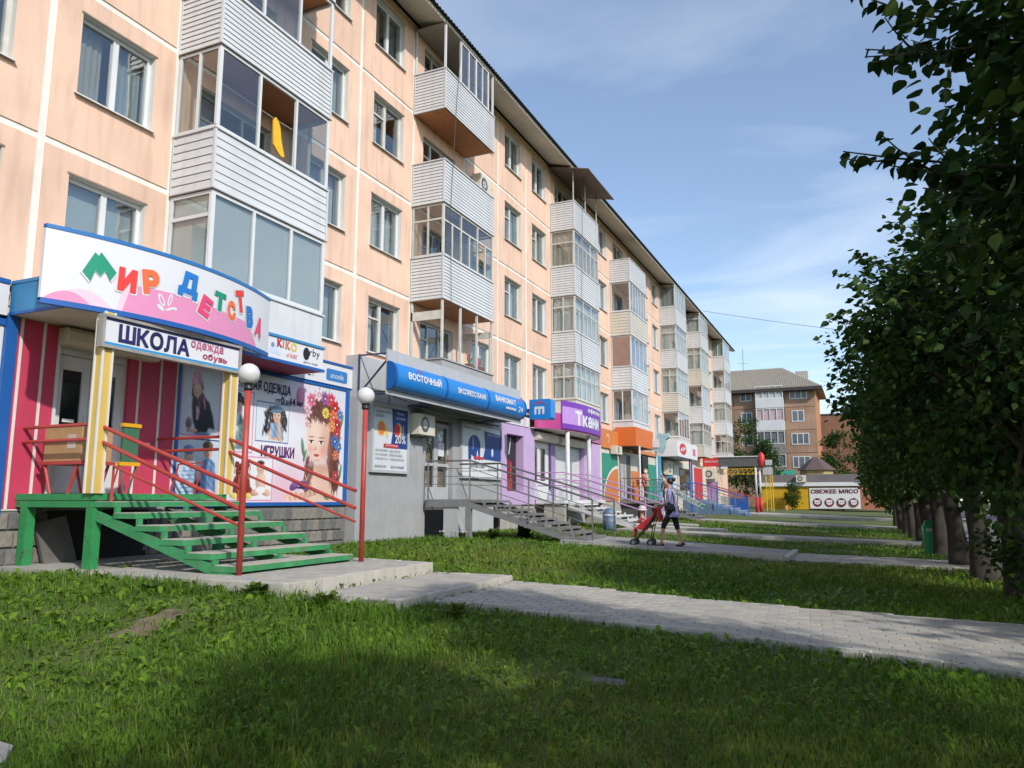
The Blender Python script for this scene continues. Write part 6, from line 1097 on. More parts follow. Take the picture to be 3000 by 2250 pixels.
# ------------------------------------------------------------------ people
def skin(name, pts, edges, rad, m, parent, sub=2, root=0):
    me = bpy.data.meshes.new(name); me.from_pydata([tuple(p) for p in pts], edges, []); o = bpy.data.objects.new(name, me); md = o.modifiers.new('s', 'SKIN'); md.use_smooth_shade = True
    if not me.skin_vertices: me.skin_vertices.new()
    for i, r_ in enumerate(rad): me.skin_vertices[0].data[i].radius = r_ if isinstance(r_, tuple) else (r_, r_); me.skin_vertices[0].data[i].use_root = (i == root)
    o.modifiers.new('u', 'SUBSURF').levels = sub; out = baked(o); out.materials.clear(); out.materials.append(m); return put(name, out, parent)
SKN = mat('skin', (.52, .30, .21), .55, .06, 8); HAIRM = mat('black_hair', (.018, .014, .013), .45, .2, 20)
def person(label, base, head, H, top, low, pose=None, sleeve='long', low_len=1.0, shoe=BLACK, hair=HAIRM, bun=False, cap=None, group=None):
    """base: ground point; head: heading angle; joints are (forward, side, up) for a figure 1.62 m tall"""
    J = dict(hip=(0, 0, .87), belly=(.0, 0, 1.02), chest=(.0, 0, 1.2), neck=(.015, 0, 1.36), chin=(.03, 0, 1.43), head=(.03, 0, 1.5), crown=(.02, 0, 1.575), shl=(0, .165, 1.31), shr=(0, -.165, 1.31), ell=(-.02, .21, 1.05), elr=(-.02, -.21, 1.05), hl=(.06, .2, .83), hr=(.06, -.2, .83), hjl=(0, .085, .84), hjr=(0, -.085, .84), kl=(.03, .09, .45), kr=(.03, -.09, .45), al=(-.01, .09, .085), ar=(-.01, -.09, .085), tl=(.13, .1, .03), tr=(.13, -.1, .03))
    J.update(pose or {}); s_ = H / 1.62; c, n = math.cos(head), math.sin(head); B = Vector(base)
    def P(k):
        f, s2, u = J[k] if isinstance(k, str) else k; return B + Vector((c * f - n * s2, n * f + c * s2, u)) * s_
    t = thing('person', label, 'person', base, group)
    def chain(name, keys, ed, rad, m, root=0): return skin(name, [P(k) for k in keys], ed, [tuple(x * s_ for x in r_) if isinstance(r_, tuple) else r_ * s_ for r_ in rad], m, t, 2, root)
    ks = ['hip', 'belly', 'chest', 'neck', 'chin', 'head', 'crown', 'shl', 'ell', 'hl', 'shr', 'elr', 'hr', 'hjl', 'kl', 'al', 'tl', 'hjr', 'kr', 'ar', 'tr']; I = {k: i for i, k in enumerate(ks)}
    E_ = [('hip', 'belly'), ('belly', 'chest'), ('chest', 'neck'), ('neck', 'chin'), ('chin', 'head'), ('head', 'crown'), ('chest', 'shl'), ('shl', 'ell'), ('ell', 'hl'), ('chest', 'shr'), ('shr', 'elr'), ('elr', 'hr'), ('hip', 'hjl'), ('hjl', 'kl'), ('kl', 'al'), ('al', 'tl'), ('hip', 'hjr'), ('hjr', 'kr'), ('kr', 'ar'), ('ar', 'tr')]
    rd = dict(hip=.12, belly=.105, chest=.115, neck=.05, chin=.062, head=.082, crown=.062, shl=.055, ell=.036, hl=.026, shr=.055, elr=.036, hr=.026, hjl=.085, kl=.052, al=.034, tl=.03, hjr=.085, kr=.052, ar=.034, tr=.03)
    chain('body', ks, [(I[a], I[b_]) for a, b_ in E_], [rd[k] for k in ks], SKN)
    mid = lambda a, b_, f: tuple(J[a][i] + (J[b_][i] - J[a][i]) * f for i in range(3))
    def hand(k, el):
        a = Vector(J[k]); d = (a - Vector(J[el])).normalized(); sd = d.cross(Vector((0, 0, 1))).normalized() if abs(d.z) < .9 else Vector((1, 0, 0)); b = MB(); nrm = sd.cross(d); q = a + d * .06; b.tube([P(tuple(a - d * .01)), P(tuple(q))], [.026 * s_, .03 * s_], 8)
        for i, l in enumerate((.055, .065, .06, .048)): o_ = q + sd * (.012 * (i - 1.5) * 1.3); b.tube([P(tuple(o_)), P(tuple(o_ + d * l * .55 - nrm * .006)), P(tuple(o_ + d * l * .8 - nrm * .03))], [.0085 * s_, .0075 * s_, .006 * s_], 6)
        b.tube([P(tuple(a + sd * -.02)), P(tuple(a + d * .04 - sd * .045)), P(tuple(a + d * .07 - sd * .045 - nrm * .012))], [.011 * s_, .009 * s_, .007 * s_], 6); b.build('hand', SKN, t, True)
    hand('hl', 'ell'); hand('hr', 'elr')
    # clothes follow the body with a little room
    tk = ['hip', 'belly', 'chest', (J['neck'][0], 0, J['neck'][2] - .045), 'shl', 'shr']; ed = [(0, 1), (1, 2), (2, 3), (2, 4), (2, 5)]; rr = [.158, .138, .132, .068, .068, .068]; hem = tuple(J['hip'][i] + (0, 0, -.12)[i] for i in range(3)); tk.append(hem); ed.append((0, 6)); rr.append(.17)
    for sd in 'lr':
        el = 'el' + sd; i0 = tk.index('sh' + sd)
        if sleeve == 'long': tk += [el, mid(el, 'h' + sd, .45)]; ed += [(i0, len(tk) - 2), (len(tk) - 2, len(tk) - 1)]; rr += [.05, .042]
        else: tk += [mid('sh' + sd, el, .6)]; ed += [(i0, len(tk) - 1)]; rr += [.055]
    chain('shirt', tk, ed, rr, top)
    lk = ['hip']; ed = []; rr = [.128]
    for sd in 'lr':
        lk += ['hj' + sd, 'k' + sd]; n0 = len(lk); ed += [(0, n0 - 2), (n0 - 2, n0 - 1)]; rr += [.097, .063]; lk.append(mid('k' + sd, 'a' + sd, .95 if low_len >= 1 else low_len)); ed.append((n0 - 1, n0)); rr.append(.05 if low_len < 1 else .048)
    chain('trousers', lk, ed, rr, low)
    for sd in 'lr':
        a = Vector(J['a' + sd]); e = Vector(J['t' + sd]); d = (e - a).normalized(); MB().tube([P(tuple(a - d * .05 - Vector((0, 0, .055)))), P(tuple(a + d * .06 - Vector((0, 0, .055)))), P(tuple(e + d * .04 - Vector((0, 0, .005))))], [.032 * s_, .04 * s_, .03 * s_], 8).build('shoe', shoe, t, True)
    hd = Vector(J['head']); b = MB(); hc = P((hd.x - .04, hd.y, hd.z + .03)); b.ball(hc, .088 * s_, 14, 10, (1, 1.0, .95)); 
    if bun: b.ball(P((hd.x - .13, hd.y, hd.z + .075)), .052 * s_, 10, 8)
    ho = b.build('hair', hair, t, True)
    fcx = P((hd.x + .045, hd.y, hd.z - .012)); MB().ball(fcx, .074 * s_, 12, 8, (.95, .9, 1.2)).build('face', SKN, t, True); MB().ball(P((hd.x + .125, hd.y, hd.z - .03)), .013 * s_, 8, 6).build('nose', SKN, t, True)
    for sd in (-1, 1): MB().ball(P((hd.x + .112, hd.y + sd * .026, hd.z - .003)), .008 * s_, 6, 5).build('eye', BLACK, t)
    MB().ball(P((hd.x + .115, hd.y, hd.z - .06)), .014 * s_, 8, 5, (.5, 1, .35)).build('mouth', mat('lips', (.35, .10, .09), .5, 0), t)
    if cap: MB().ball(P((hd.x, hd.y, hd.z + .045)), .108 * s_, 14, 8, (1, .95, .75)).build('cap', cap, t, True)
    return t, P
gw = gz(-4.2, 18.4) + .05; hd_ = R(186)
wp = dict(hip=(0, 0, .84), belly=(.01, 0, 1.0), chest=(.015, 0, 1.18), neck=(.04, 0, 1.345), chin=(.065, 0, 1.41), head=(.07, 0, 1.485), crown=(.05, 0, 1.57), shl=(.02, .15, 1.29), shr=(.02, -.15, 1.29), ell=(.04, .18, 1.05), elr=(.03, -.18, 1.04), hl=(.24, .14, .93), hr=(.24, -.14, .93), hjl=(.02, .08, .82), hjr=(-.01, -.08, .82), kl=(.2, .085, .46), kr=(-.1, -.085, .43), al=(.25, .09, .085), ar=(-.22, -.09, .1), tl=(.385, .09, .035), tr=(-.09, -.09, .03))
wom, WP = person('woman in lilac top and black leggings pushing a red stroller', (-4.12, 18.35, gw), hd_, 1.62, mat('lilac_cloth', (.46, .42, .68), .85, .08, 8), mat('black_cloth', (.012, .012, .014), .85, .1, 6), wp, 'long', .22, mat('sandal', (.05, .03, .025), .6, .1), bun=True)
MB().ball(WP((-.06, -.0, 1.6)), .022, 8, 6).build('hair_clip', WHITE, wom)
bag = thing('shoulder_bag', 'black shoulder bag hanging at the side of the woman in lilac', 'bag', WP((.0, .2, .75))); BAGM = mat('bag_leather', (.022, .02, .026), .45, .1, 6)
pts = [(-.07, .99), (.05, 1.0), (.1, .95), (.09, .87), (.0, .84), (-.08, .87)]; b = MB(); n = len(pts); b.add([tuple(WP((f, .17, u))) for f, u in pts] + [tuple(WP((f, .245, u))) for f, u in pts], [tuple(range(n)), tuple(reversed(range(n, 2 * n)))] + [(i, i + n, (i + 1) % n + n, (i + 1) % n) for i in range(n)]); b.build('pouch', BAGM, bag); MB().tube([WP((-.08, .21, .98)), WP((-.07, .215, 1.15)), WP((-.01, .14, 1.37)), WP((.04, .205, 1.18)), WP((.06, .21, .99))], .014, 6).build('strap', BAGM, bag)
# stroller and child (same heading frame as the woman)
st = thing('stroller', 'red folding stroller pushed by the woman in lilac', 'stroller', WP((.66, 0, 0))); REDC = mat('red_canvas', (.48, .025, .03), .75, .1, 8); BLKM = mat('black_tube', (.02, .02, .022), .4, .05); TYRE = mat('tyre', (.03, .03, .032), .8, .1)
for sd in (-.19, .19):
    MB().tube([WP((.22, sd, .96)), WP((.29, sd, .93)), WP((.5, sd, .55)), WP((.88, sd, .12))], .014, 8).build('frame_tube', BLKM, st); MB().tube([WP((.5, sd, .12)), WP((.44, sd, .42)), WP((.36, sd, .72))], .012, 8).build('frame_tube', BLKM, st); MB().tube([WP((.5, sd, .2)), WP((.8, sd, .3))], .01, 6).build('frame_tube', BLKM, st)
    for f in (.5, .9):
        for o_ in (-.025, .025):
            a, c = WP((f, sd + o_ - .014, .085)), WP((f, sd + o_ + .014, .085)); wo_ = MB().tube([a, c], .085, 16).build('wheel', TYRE, st); MB().tube([a - (c - a) * .1, c + (c - a) * .1], .045, 12).build('rim', METAL, wo_)
def slabq(name, m, P4, th):
    b = MB(); q = [Vector(WP(p)) for p in P4]; nrm = (q[1] - q[0]).cross(q[3] - q[0]).normalized() * th; b.add([tuple(x) for x in q] + [tuple(x + nrm) for x in q], [(0, 1, 2, 3), (7, 6, 5, 4), (0, 4, 5, 1), (1, 5, 6, 2), (2, 6, 7, 3), (3, 7, 4, 0)]); return b.build(name, m, st)
slabq('back_rest', REDC, [(.62, -.18, .38), (.62, .18, .38), (.3, .18, .9), (.3, -.18, .9)], .03); slabq('seat', REDC, [(.62, -.18, .4), (.62, .18, .4), (.86, .18, .43), (.86, -.18, .43)], .03); slabq('footrest', REDC, [(.86, -.16, .43), (.86, .16, .43), (.92, .16, .2), (.92, -.16, .2)], .02)
for sd in (-.2, .185): slabq('side_panel', REDC, [(.62, sd, .36), (.86, sd, .4), (.74, sd, .52), (.42, sd, .74)], .015)
b = MB()
for i in range(7):
    a = R(-10 + 20 * i)
    for j in range(5): y_ = -.21 + .105 * j; b.v.append(tuple(WP((.33 - .17 * math.cos(a) * .6 + .07 * i * .35, y_, .66 + .2 * math.sin(a) + .05))))
for i in range(6):
    for j in range(4): k = i * 5 + j; b.f.append((k, k + 1, k + 6, k + 5)); b.m.append(0)
b.build('hood', REDC, st, True); MB().prism([(0, 0), (.16, 0), (.2, .3), (.1, .36), (0, .3)], 'z', 0, .1); slabq('rain_cover', REDC, [(.24, -.19, .58), (.24, .19, .58), (.3, .19, .93), (.3, -.19, .93)], .06)
kid_n = {'ch': None}
ck = thing('person', 'small child in a pale sun hat seated in the red stroller', 'person', WP((.72, 0, .42)))
skin('body', [WP(p) for p in ((.7, 0, .46), (.69, 0, .58), (.69, 0, .68), (.7, 0, .74), (.71, 0, .82), (.7, 0, .88), (.71, .09, .65), (.8, .1, .56), (.88, .06, .54), (.71, -.09, .65), (.8, -.1, .56), (.88, -.06, .54), (.72, .06, .45), (.87, .07, .44), (.92, .07, .24), (.97, .07, .22), (.72, -.06, .45), (.87, -.07, .44), (.92, -.07, .24), (.97, -.07, .22))], [(0, 1), (1, 2), (2, 3), (3, 4), (4, 5), (2, 6), (6, 7), (7, 8), (2, 9), (9, 10), (10, 11), (0, 12), (12, 13), (13, 14), (14, 15), (0, 16), (16, 17), (17, 18), (18, 19)], [.08, .08, .075, .04, .075, .06, .035, .026, .02, .035, .026, .02, .05, .036, .026, .024, .05, .036, .026, .024], SKN, ck)
skin('shirt', [WP(p) for p in ((.7, 0, .47), (.69, 0, .58), (.69, 0, .68), (.71, .09, .65), (.8, .1, .56), (.71, -.09, .65), (.8, -.1, .56))], [(0, 1), (1, 2), (2, 3), (3, 4), (2, 5), (5, 6)], [.095, .092, .085, .045, .036, .045, .036], mat('child_red', (.42, .08, .11), .8, .3, 14), ck); MB().ball(WP((.7, 0, .87)), .1, 14, 10, (1, 1, .8)).build('sun_hat', mat('pale_hat', (.62, .5, .54), .8, .15, 18), ck, True); MB().lathe(WP((.7, 0, .83)), [(.135, 0), (.11, .02), (.1, .04)], 16).build('hat_brim', MATS['pale_hat'], ck, True)
# three people on the market landing, one behind the trees
pz = -.05
person('person in coral jacket leaning over the market landing rail', (-10.35, 38.9, pz), R(20), 1.62, mat('coral_cloth', (.62, .12, .12), .8, .1, 8), mat('brown_cloth', (.06, .04, .035), .85, .1), dict(chest=(.12, 0, 1.17), neck=(.22, 0, 1.29), chin=(.26, 0, 1.34), head=(.28, 0, 1.4), crown=(.28, 0, 1.48), shl=(.14, .16, 1.26), shr=(.14, -.16, 1.26), ell=(.25, .19, 1.05), elr=(.25, -.19, 1.05), hl=(.45, .12, 1.05), hr=(.45, -.12, 1.05)), cap=mat('white_cap', (.65, .62, .58), .8, .1))
person('person with blond hair and dark trousers standing on the market landing', (-10.3, 39.9, pz), R(-20), 1.66, mat('tan_cloth', (.46, .30, .22), .8, .1, 8), mat('dark_cloth', (.03, .028, .03), .85, .1), hair=mat('blond_hair', (.45, .30, .12), .5, .2, 20), sleeve='short')
person('person with dark hair and pale grey top at the market steps', (-9.5, 40.6, pz - .25), R(190), 1.66, mat('pale_grey_cloth', (.45, .46, .48), .8, .1, 8), MATS['dark_cloth'], sleeve='short')
person('person in dark navy top half hidden between the tree trunks', (2.75, 17.9, -1.265), R(-100), 1.68, mat('navy_cloth', (.02, .02, .05), .85, .1), mat('maroon_cloth', (.07, .02, .03), .85, .1), dict(kl=(.12, .09, .46), al=(.1, .09, .09), tl=(.24, .1, .03), kr=(-.06, -.09, .45), ar=(-.2, -.09, .12), tr=(-.07, -.1, .04)), sleeve='short')
# ------------------------------------------------------------------ bins and a parked car
gbz = gz(1.42, 20.9); gb = thing('litter_bin', 'green slanted-top litter bin under the row of trees', 'litter bin', (1.45, 20.9, gbz)); GBM = mat('bin_green', (.03, .28, .105), .45, .12, 4, dirt=.2)
b = MB(); x0, x1, y0, y1 = 1.27, 1.63, 20.75, 21.1; b.add([(x0, y0, gbz - .03), (x1, y0, gbz - .03), (x1, y1, gbz - .03), (x0, y1, gbz - .03), (x0 - .02, y0 - .02, gbz + .6), (x1 + .02, y0 - .02, gbz + .55), (x1 + .02, y1 + .02, gbz + .55), (x0 - .02, y1 + .02, gbz + .6), (x0 + .06, y0 + .08, gbz + .78), (x0 + .2, y0 + .08, gbz + .78), (x0 + .2, y1 - .08, gbz + .78), (x0 + .06, y1 - .08, gbz + .78)], [(0, 3, 2, 1), (0, 1, 5, 4), (1, 2, 6, 5), (2, 3, 7, 6), (3, 0, 4, 7), (4, 5, 9, 8), (5, 6, 10, 9), (6, 7, 11, 10), (7, 4, 8, 11), (8, 9, 10, 11)]); b.build('body', GBM, gb); bx('rib', GBM, gb, 1.44, 20.725, gbz, 1.47, 20.748, gbz + .54); bx('sticker', LGREY, gb, 1.33, 20.72, gbz + .53, 1.45, 20.728, gbz + .6)
bbz = gz(-7.1, 23); bn = thing('litter_bin', 'blue barrel litter bin on a stand beside the bank steps', 'litter bin', (-7.1, 23.0, bbz)); BBM = mat('bin_blue', (.09, .17, .26), .5, .12, 4, dirt=.25)
MB().lathe((-7.1, 23, bbz + .12), [(.17, 0), (.2, .03), (.205, .42)], 18).build('body', BBM, bn, True); MB().lathe((-7.1, 23, bbz + .545), [(.212, 0), (.212, .05)], 18).build('rim', WHITE, bn); 
b = MB(); b.ball((-7.1, 23, bbz + .6), .205, 16, 10, (1, 1, .9)); b.build('lid', BBM, bn, True)
for y in (22.75, 23.25): MB().tube([(-7.1, y, bbz - .05), (-7.1, y, bbz + .55)], .015, 6).build('stand', DSTEEL, bn)
car = thing('parked_car', 'silver parked car glimpsed beyond the tree trunks by the road', 'car', (7.3, 31, -1.43)); CARP = mat('silver_paint', (.45, .47, .5), .25, .03, 2, metal=.5)
prof = [(-2.1, .25), (-2.15, .55), (-2.0, .78), (-1.2, .9), (-.55, 1.38), (.75, 1.42), (1.55, .98), (2.05, .92), (2.15, .6), (2.1, .25)]
b = MB(); n = len(prof); ring = lambda x, k: [(x, 31 + p[0], -1.43 + p[1] * (1 if p[1] < 1 else k)) for p in prof]; b.add(ring(6.45, 1) + ring(8.15, 1), [tuple(range(n)), tuple(reversed(range(n, 2 * n)))] + [(i, i + n, (i + 1) % n + n, (i + 1) % n) for i in range(n)]); smooth_sharp(b.build('body', CARP, car), 30)
b = MB(); b.add([(6.44, 31 - 1.0, -.5), (6.44, 31 + 1.3, -.45), (6.44, 31 + .68, -.08), (6.44, 31 - .5, -.12)], [(0, 1, 2, 3)]); b.build('side_window', MATS['dark_door_glass'], car); b = MB(); b.add([(6.55, 29.78, -.52), (8.05, 29.78, -.52), (8.0, 30.4, -.1), (6.6, 30.4, -.1)], [(0, 1, 2, 3)]); b.build('windscreen', MATS['dark_door_glass'], car)
for y in (29.65, 32.35):
    for x in (6.5, 8.1): w_ = MB().tube([(x - .1, y, -1.12), (x + .1, y, -1.12)], .31, 18).build('wheel', TYRE, car); MB().tube([(x - .11, y, -1.12), (x + .11, y, -1.12)], .18, 14).build('rim', METAL, w_)
for x in (6.7, 7.9): MB().ball((x, 28.9, -.8), .12, 10, 8, (1.3, .4, .7)).build('headlight', WHITE, car)
# ------------------------------------------------------------------ trees
LEAF = [mat('leaf_green_%d' % i, c, .6, .15, 1.5, spec=.2, trans=.32) for i, c in enumerate([(.032, .076, .014), (.046, .100, .018), (.020, .052, .012), (.095, .155, .026)])]
BARK = mat('bark', (.04, .033, .027), .95, .35, 6, 1.0, 22, stretch=(3, 3, .6)); TWIG = mat('twig_bark', (.10, .085, .05), .8, .2, 8)
# leaf outlines (sideways, along, lift): detailed and simple
LF8 = np.array([(0, 0, 0), (-.26, .12, .05), (-.40, .36, .07), (-.25, .68, .04), (0, 1.0, -.06), (.25, .68, .04), (.40, .36, .07), (.26, .12, .05), (0, .4, 0)]); LF8F = np.array([(8, 0, 1), (8, 1, 2), (8, 2, 3), (8, 3, 4), (8, 4, 5), (8, 5, 6), (8, 6, 7), (8, 7, 0)])
LF4 = np.array([(0, 0, 0), (-.42, .4, .09), (0, 1.0, -.04), (.42, .4, .09)]); LF4F = np.array([(0, 1, 2), (0, 2, 3)])
def unit(v): return v / np.maximum(np.linalg.norm(v, axis=-1, keepdims=True), 1e-9)
def leaves(P, size, shape=(LF4, LF4F), droop=.55, g=None, outward=None):
    """one leaf at every point of P: random heading, hanging a little; returns vertices and triangles"""
    g = g or rng; n = len(P); d = g.normal(size=(n, 3)); d[:, 2] = d[:, 2] * .5 - droop
    if outward is not None: d += outward * .9
    d = unit(d); up = g.normal(size=(n, 3)) * .55; up[:, 2] += 1; s = unit(np.cross(d, up)); nn = np.cross(s, d); L, F = shape; k = len(L)
    sz = size * g.uniform(.7, 1.25, size=(n, 1, 1)); V = P[:, None, :] + sz * (L[None, :, 0:1] * s[:, None] + L[None, :, 1:2] * d[:, None] + L[None, :, 2:3] * nn[:, None])
    return V.reshape(-1, 3), (F[None] + (np.arange(n) * k)[:, None, None]).reshape(-1, 3)
def trunk_mesh(x, y, z0, h, r0, lean, g, n=12):
    V = []; F = []; m = 9
    for i in range(m + 1):
        t = i / m; zz = z0 - .08 + h * t; r_ = r0 * (1.18 - .35 * min(1, t * 5)) if t < .2 else r0 * (.83 - .3 * t)
        for j in range(n):
            a = 2 * math.pi * j / n; q = r_ * (1 + .09 * math.sin(3 * a + x * 5) + .06 * math.sin(5 * a + t * 9) + g.uniform(-.03, .03)); V.append((x + lean[0] * t + q * math.cos(a), y + lean[1] * t + q * math.sin(a), zz))
    for i in range(m):
        for j in range(n): F.append((i * n + j, i * n + (j + 1) % n, (i + 1) * n + (j + 1) % n, (i + 1) * n + j))
    return V, F
def tree(name, label, x, y, h, r, crown0, nclump, per, size, seed, trunk_r=.22, lean=(0, 0), group=None, shape=(LF4, LF4F), spread=.3, twigs=(), asp=1.0, bot=0.0, cut=None):
    g = np.random.default_rng(seed); z0 = gz(x, y); t = thing(name, label, 'tree', (x, y, z0), group)
    th = crown0 + (h - crown0) * .45; V, F = trunk_mesh(x, y, z0, th, trunk_r, lean, g); put('trunk', np_mesh('trunk', V, F, [BARK], smooth=True), t)
    C = []
    while len(C) < nclump:
        p = g.uniform(-1, 1, 3); q = np.linalg.norm(p)
        if q > 1 or q < .35: continue
        p = p * (q ** -.3); zz = (p[2] + 1) / 2; rr = r * (1.0 - .35 * max(0, zz - .55) / .45 + bot * (.5 - zz)) * g.uniform(.8, 1.12); C.append((x + lean[0] * .8 + p[0] * rr, y + lean[1] * .8 + p[1] * rr * asp, z0 + crown0 + (h - crown0) * zz))
    C = np.array(C); b = MB(); top = Vector((x + lean[0], y + lean[1], z0 + th))
    CB = C if cut is None else C[~cut(C) & (C[:, 0] > 1.1)]
    for i, c in enumerate(CB[:max(10, nclump // 4)]):
        f = g.uniform(.35, .95); a = Vector((x + lean[0] * f, y + lean[1] * f, z0 + th * f)); e = Vector(c); m_ = a.lerp(e, .5) + Vector((0, 0, .12)); b.tube([a, m_, e], [trunk_r * .28, trunk_r * .16, .012], 5, False)
    for tw in twigs: b.tube([Vector(p) for p in tw], [(.014 if len(tw) > 5 else .006) * (1 - .85 * i / (len(tw) - 1)) + .002 for i in range(len(tw))], 5, False)
    b.build('limb', TWIG, t, True, fix=False)
    ci = g.integers(0, nclump, nclump * per); P = C[ci] + unit(g.normal(size=(len(ci), 3))) * (g.uniform(0, 1, (len(ci), 1)) ** .5 * 1.75) * (spread, spread, spread * .75)
    if cut is not None: P = P[~cut(P)]
    ow = unit(P - np.array((x, y, z0 + (h + crown0) / 2)))
    V, F = leaves(P, size, shape, g=g, outward=ow); k = len(shape[1]); mi = np.repeat(g.choice(4, len(P), p=(.36, .28, .2, .16)), k); stuff(put('crown', np_mesh('crown', V, F, LEAF, mi), t)); return t
ROW = 'poplars in the row along the pavement'
# twigs reaching in at the upper right of the view: separate leaves on the nearest tree
def lines(a, b, n=6, sag=.06): a, b = Vector(a), Vector(b); return [tuple(a.lerp(b, i / n) + Vector((0, 0, -sag * 4 * (i / n) * (1 - i / n)))) for i in range(n + 1)]
TW = [lines((1.6, 4.5, 1.6), (.02, 4.4, 1.9)), lines((1.7, 4.4, 2.2), (.2, 4.4, 2.72)), lines((1.7, 4.6, 2.3), (.17, 4.45, 2.5)), lines((1.7, 4.3, 2.3), (.16, 4.35, 2.4)), lines((1.6, 4.6, 1.55), (.24, 4.5, 1.82)), lines((1.5, 4.4, 1.5), (.4, 4.5, 1.66)), lines((1.5, 4.3, 1.2), (.55, 4.4, 1.3)), lines((1.7, 4.3, 2.6), (.3, 4.2, 2.95))]
SUB = []; rt_ = random.Random(8)
for tw in TW:
    for k in range(2, 6):
        p = Vector(tw[k]); SUB.append(lines(p, p + Vector((rt_.uniform(-.42, -.12), rt_.uniform(-.25, .25), rt_.uniform(-.12, .22))), 3, .02))
near_t = tree('poplar_tree', 'nearest poplar, its large leaves hanging in at the upper right corner', 1.9, 4.5, 5.6, 1.4, 1.5, 290, 62, .09, 5, .2, (-.1, 0), ROW, (LF8, LF8F), .26, TW + SUB, cut=lambda P: (P[:, 0] < .3) | ((P[:, 0] < .68) & (P[:, 2] > 2.0) & (P[:, 2] < 2.36)) | ((P[:, 0] < .6) & (P[:, 2] < 1.3)))
LEAFME = []
for m in LEAF[:3]:
    for k in range(2):
        sh_ = LF8 * np.array((1, 1, 1 + k * 1.5)) * .09; LEAFME.append(np_mesh('leaf', sh_, LF8F, [m], smooth=True))
cnt = 0
for tw in TW + SUB:
    pts = [Vector(p) for p in tw]; L = sum((pts[i + 1] - pts[i]).length for i in range(len(pts) - 1)); n = int(L / (.075 if len(tw) > 5 else .06))
    for i in range(n):
        if cnt >= 290: break
        f = ((.38 if len(tw) > 5 else .1) + (.62 if len(tw) > 5 else .9) * (i + .5) / n) * (len(pts) - 1); k = min(int(f), len(pts) - 2); p = pts[k].lerp(pts[k + 1], f - k); o = put('leaf', random.choice(LEAFME), near_t, p + Vector((random.gauss(0, .01), random.gauss(0, .02), random.gauss(0, .012))))
        o.rotation_euler = (R(random.uniform(-75, -10)), R(random.uniform(-35, 35)), R(90 + random.uniform(-70, 70) * (1 if random.random() < .8 else 2))); s_ = random.uniform(.75, 1.25) * (.75 if i > n * .85 else 1); o.scale = (s_, s_, s_); cnt += 1
tree('poplar_tree', 'poplar well behind the camera position, shading the near lawn', 2.4, -2.4, 6.0, 1.8, 1.5, 130, 60, .14, 9, .2, (0, 0), ROW)
tree('poplar_tree', 'poplar out at the right edge just behind the camera position, shading the lawn', 2.5, .7, 5.4, 1.55, 1.6, 130, 62, .12, 6, .2, (0, 0), ROW)
TW2 = [lines((1.2, 9.7, 1.8), (-.22, 9.5, 2.08)), lines((1.2, 9.6, 2.2), (-.12, 9.5, 2.62)), lines((1.0, 9.7, 1.0), (-.3, 9.5, 1.1), 6, .02), lines((1.1, 9.4, 2.4), (.1, 9.5, 2.8))]
tree('poplar_tree', 'poplar with twigs pointing left over the far end of the paved path', 2.0, 9.8, 5.2, 1.7, 1.15, 230, 78, .098, 7, .22, (-.15, .1), ROW, (LF8, LF8F), .3, TW2)
g2 = np.random.default_rng(3); P = []
for tw in TW2:
    a = np.array(tw)
    for i in range(90): f = g2.uniform(.25, 1) * (len(a) - 1); k = min(int(f), len(a) - 2); P.append(a[k] + (a[k + 1] - a[k]) * (f - k) + g2.normal(size=3) * (.03, .09, .05))
V, F = leaves(np.array(P), .085, (LF8, LF8F), g=g2); o = put('twig_leaves', np_mesh('twig_leaves', V, F, LEAF[:3], np.repeat(g2.integers(0, 3, len(P)), 8)), [q for q in bpy.data.objects if q.name == 'poplar_tree.003'][0]); stuff(o)
rowt = [(1.92, 12.7, 'thick poplar at the right edge of the view, first trunk past the path'), (1.74, 14.8, 'thick poplar with a wide dark trunk, left of the person in navy'), (1.69, 17.7, 'leaning poplar trunk just right of the green litter bin'), (1.64, 20.7, 'poplar standing directly behind the green litter bin'), (1.6, 23.6, 'poplar first to the left of the green litter bin'), (1.57, 26.6, 'poplar second to the left of the green litter bin'), (1.54, 29.8, 'poplar third to the left of the green litter bin'), (1.5, 33.2, 'poplar fourth to the left of the green litter bin'), (1.48, 37, 'poplar fifth to the left of the green litter bin'), (1.45, 41.5, 'poplar last to the left in the row, nearest the meat kiosk')]
for i, (x, y, l) in enumerate(rowt):
    far_ = i > 3; tree('poplar_tree', l, x, y, 5.4 + .4 * math.sin(i * 2.1) - (.5 if i > 6 else 0), (1.8, 1.6, 1.45)[i] if i < 3 else 1.32 - .1 * (i > 5), 1.6 if i < 3 else 1.3, 170 if not far_ else 95, 72 if not far_ else 56, .1 if not far_ else .15, 20 + i, .2 - .03 * (i > 4), (-.22 + .1 * math.sin(i * 3), .05), ROW, spread=.3 - .05 * (i > 2), bot=.25)
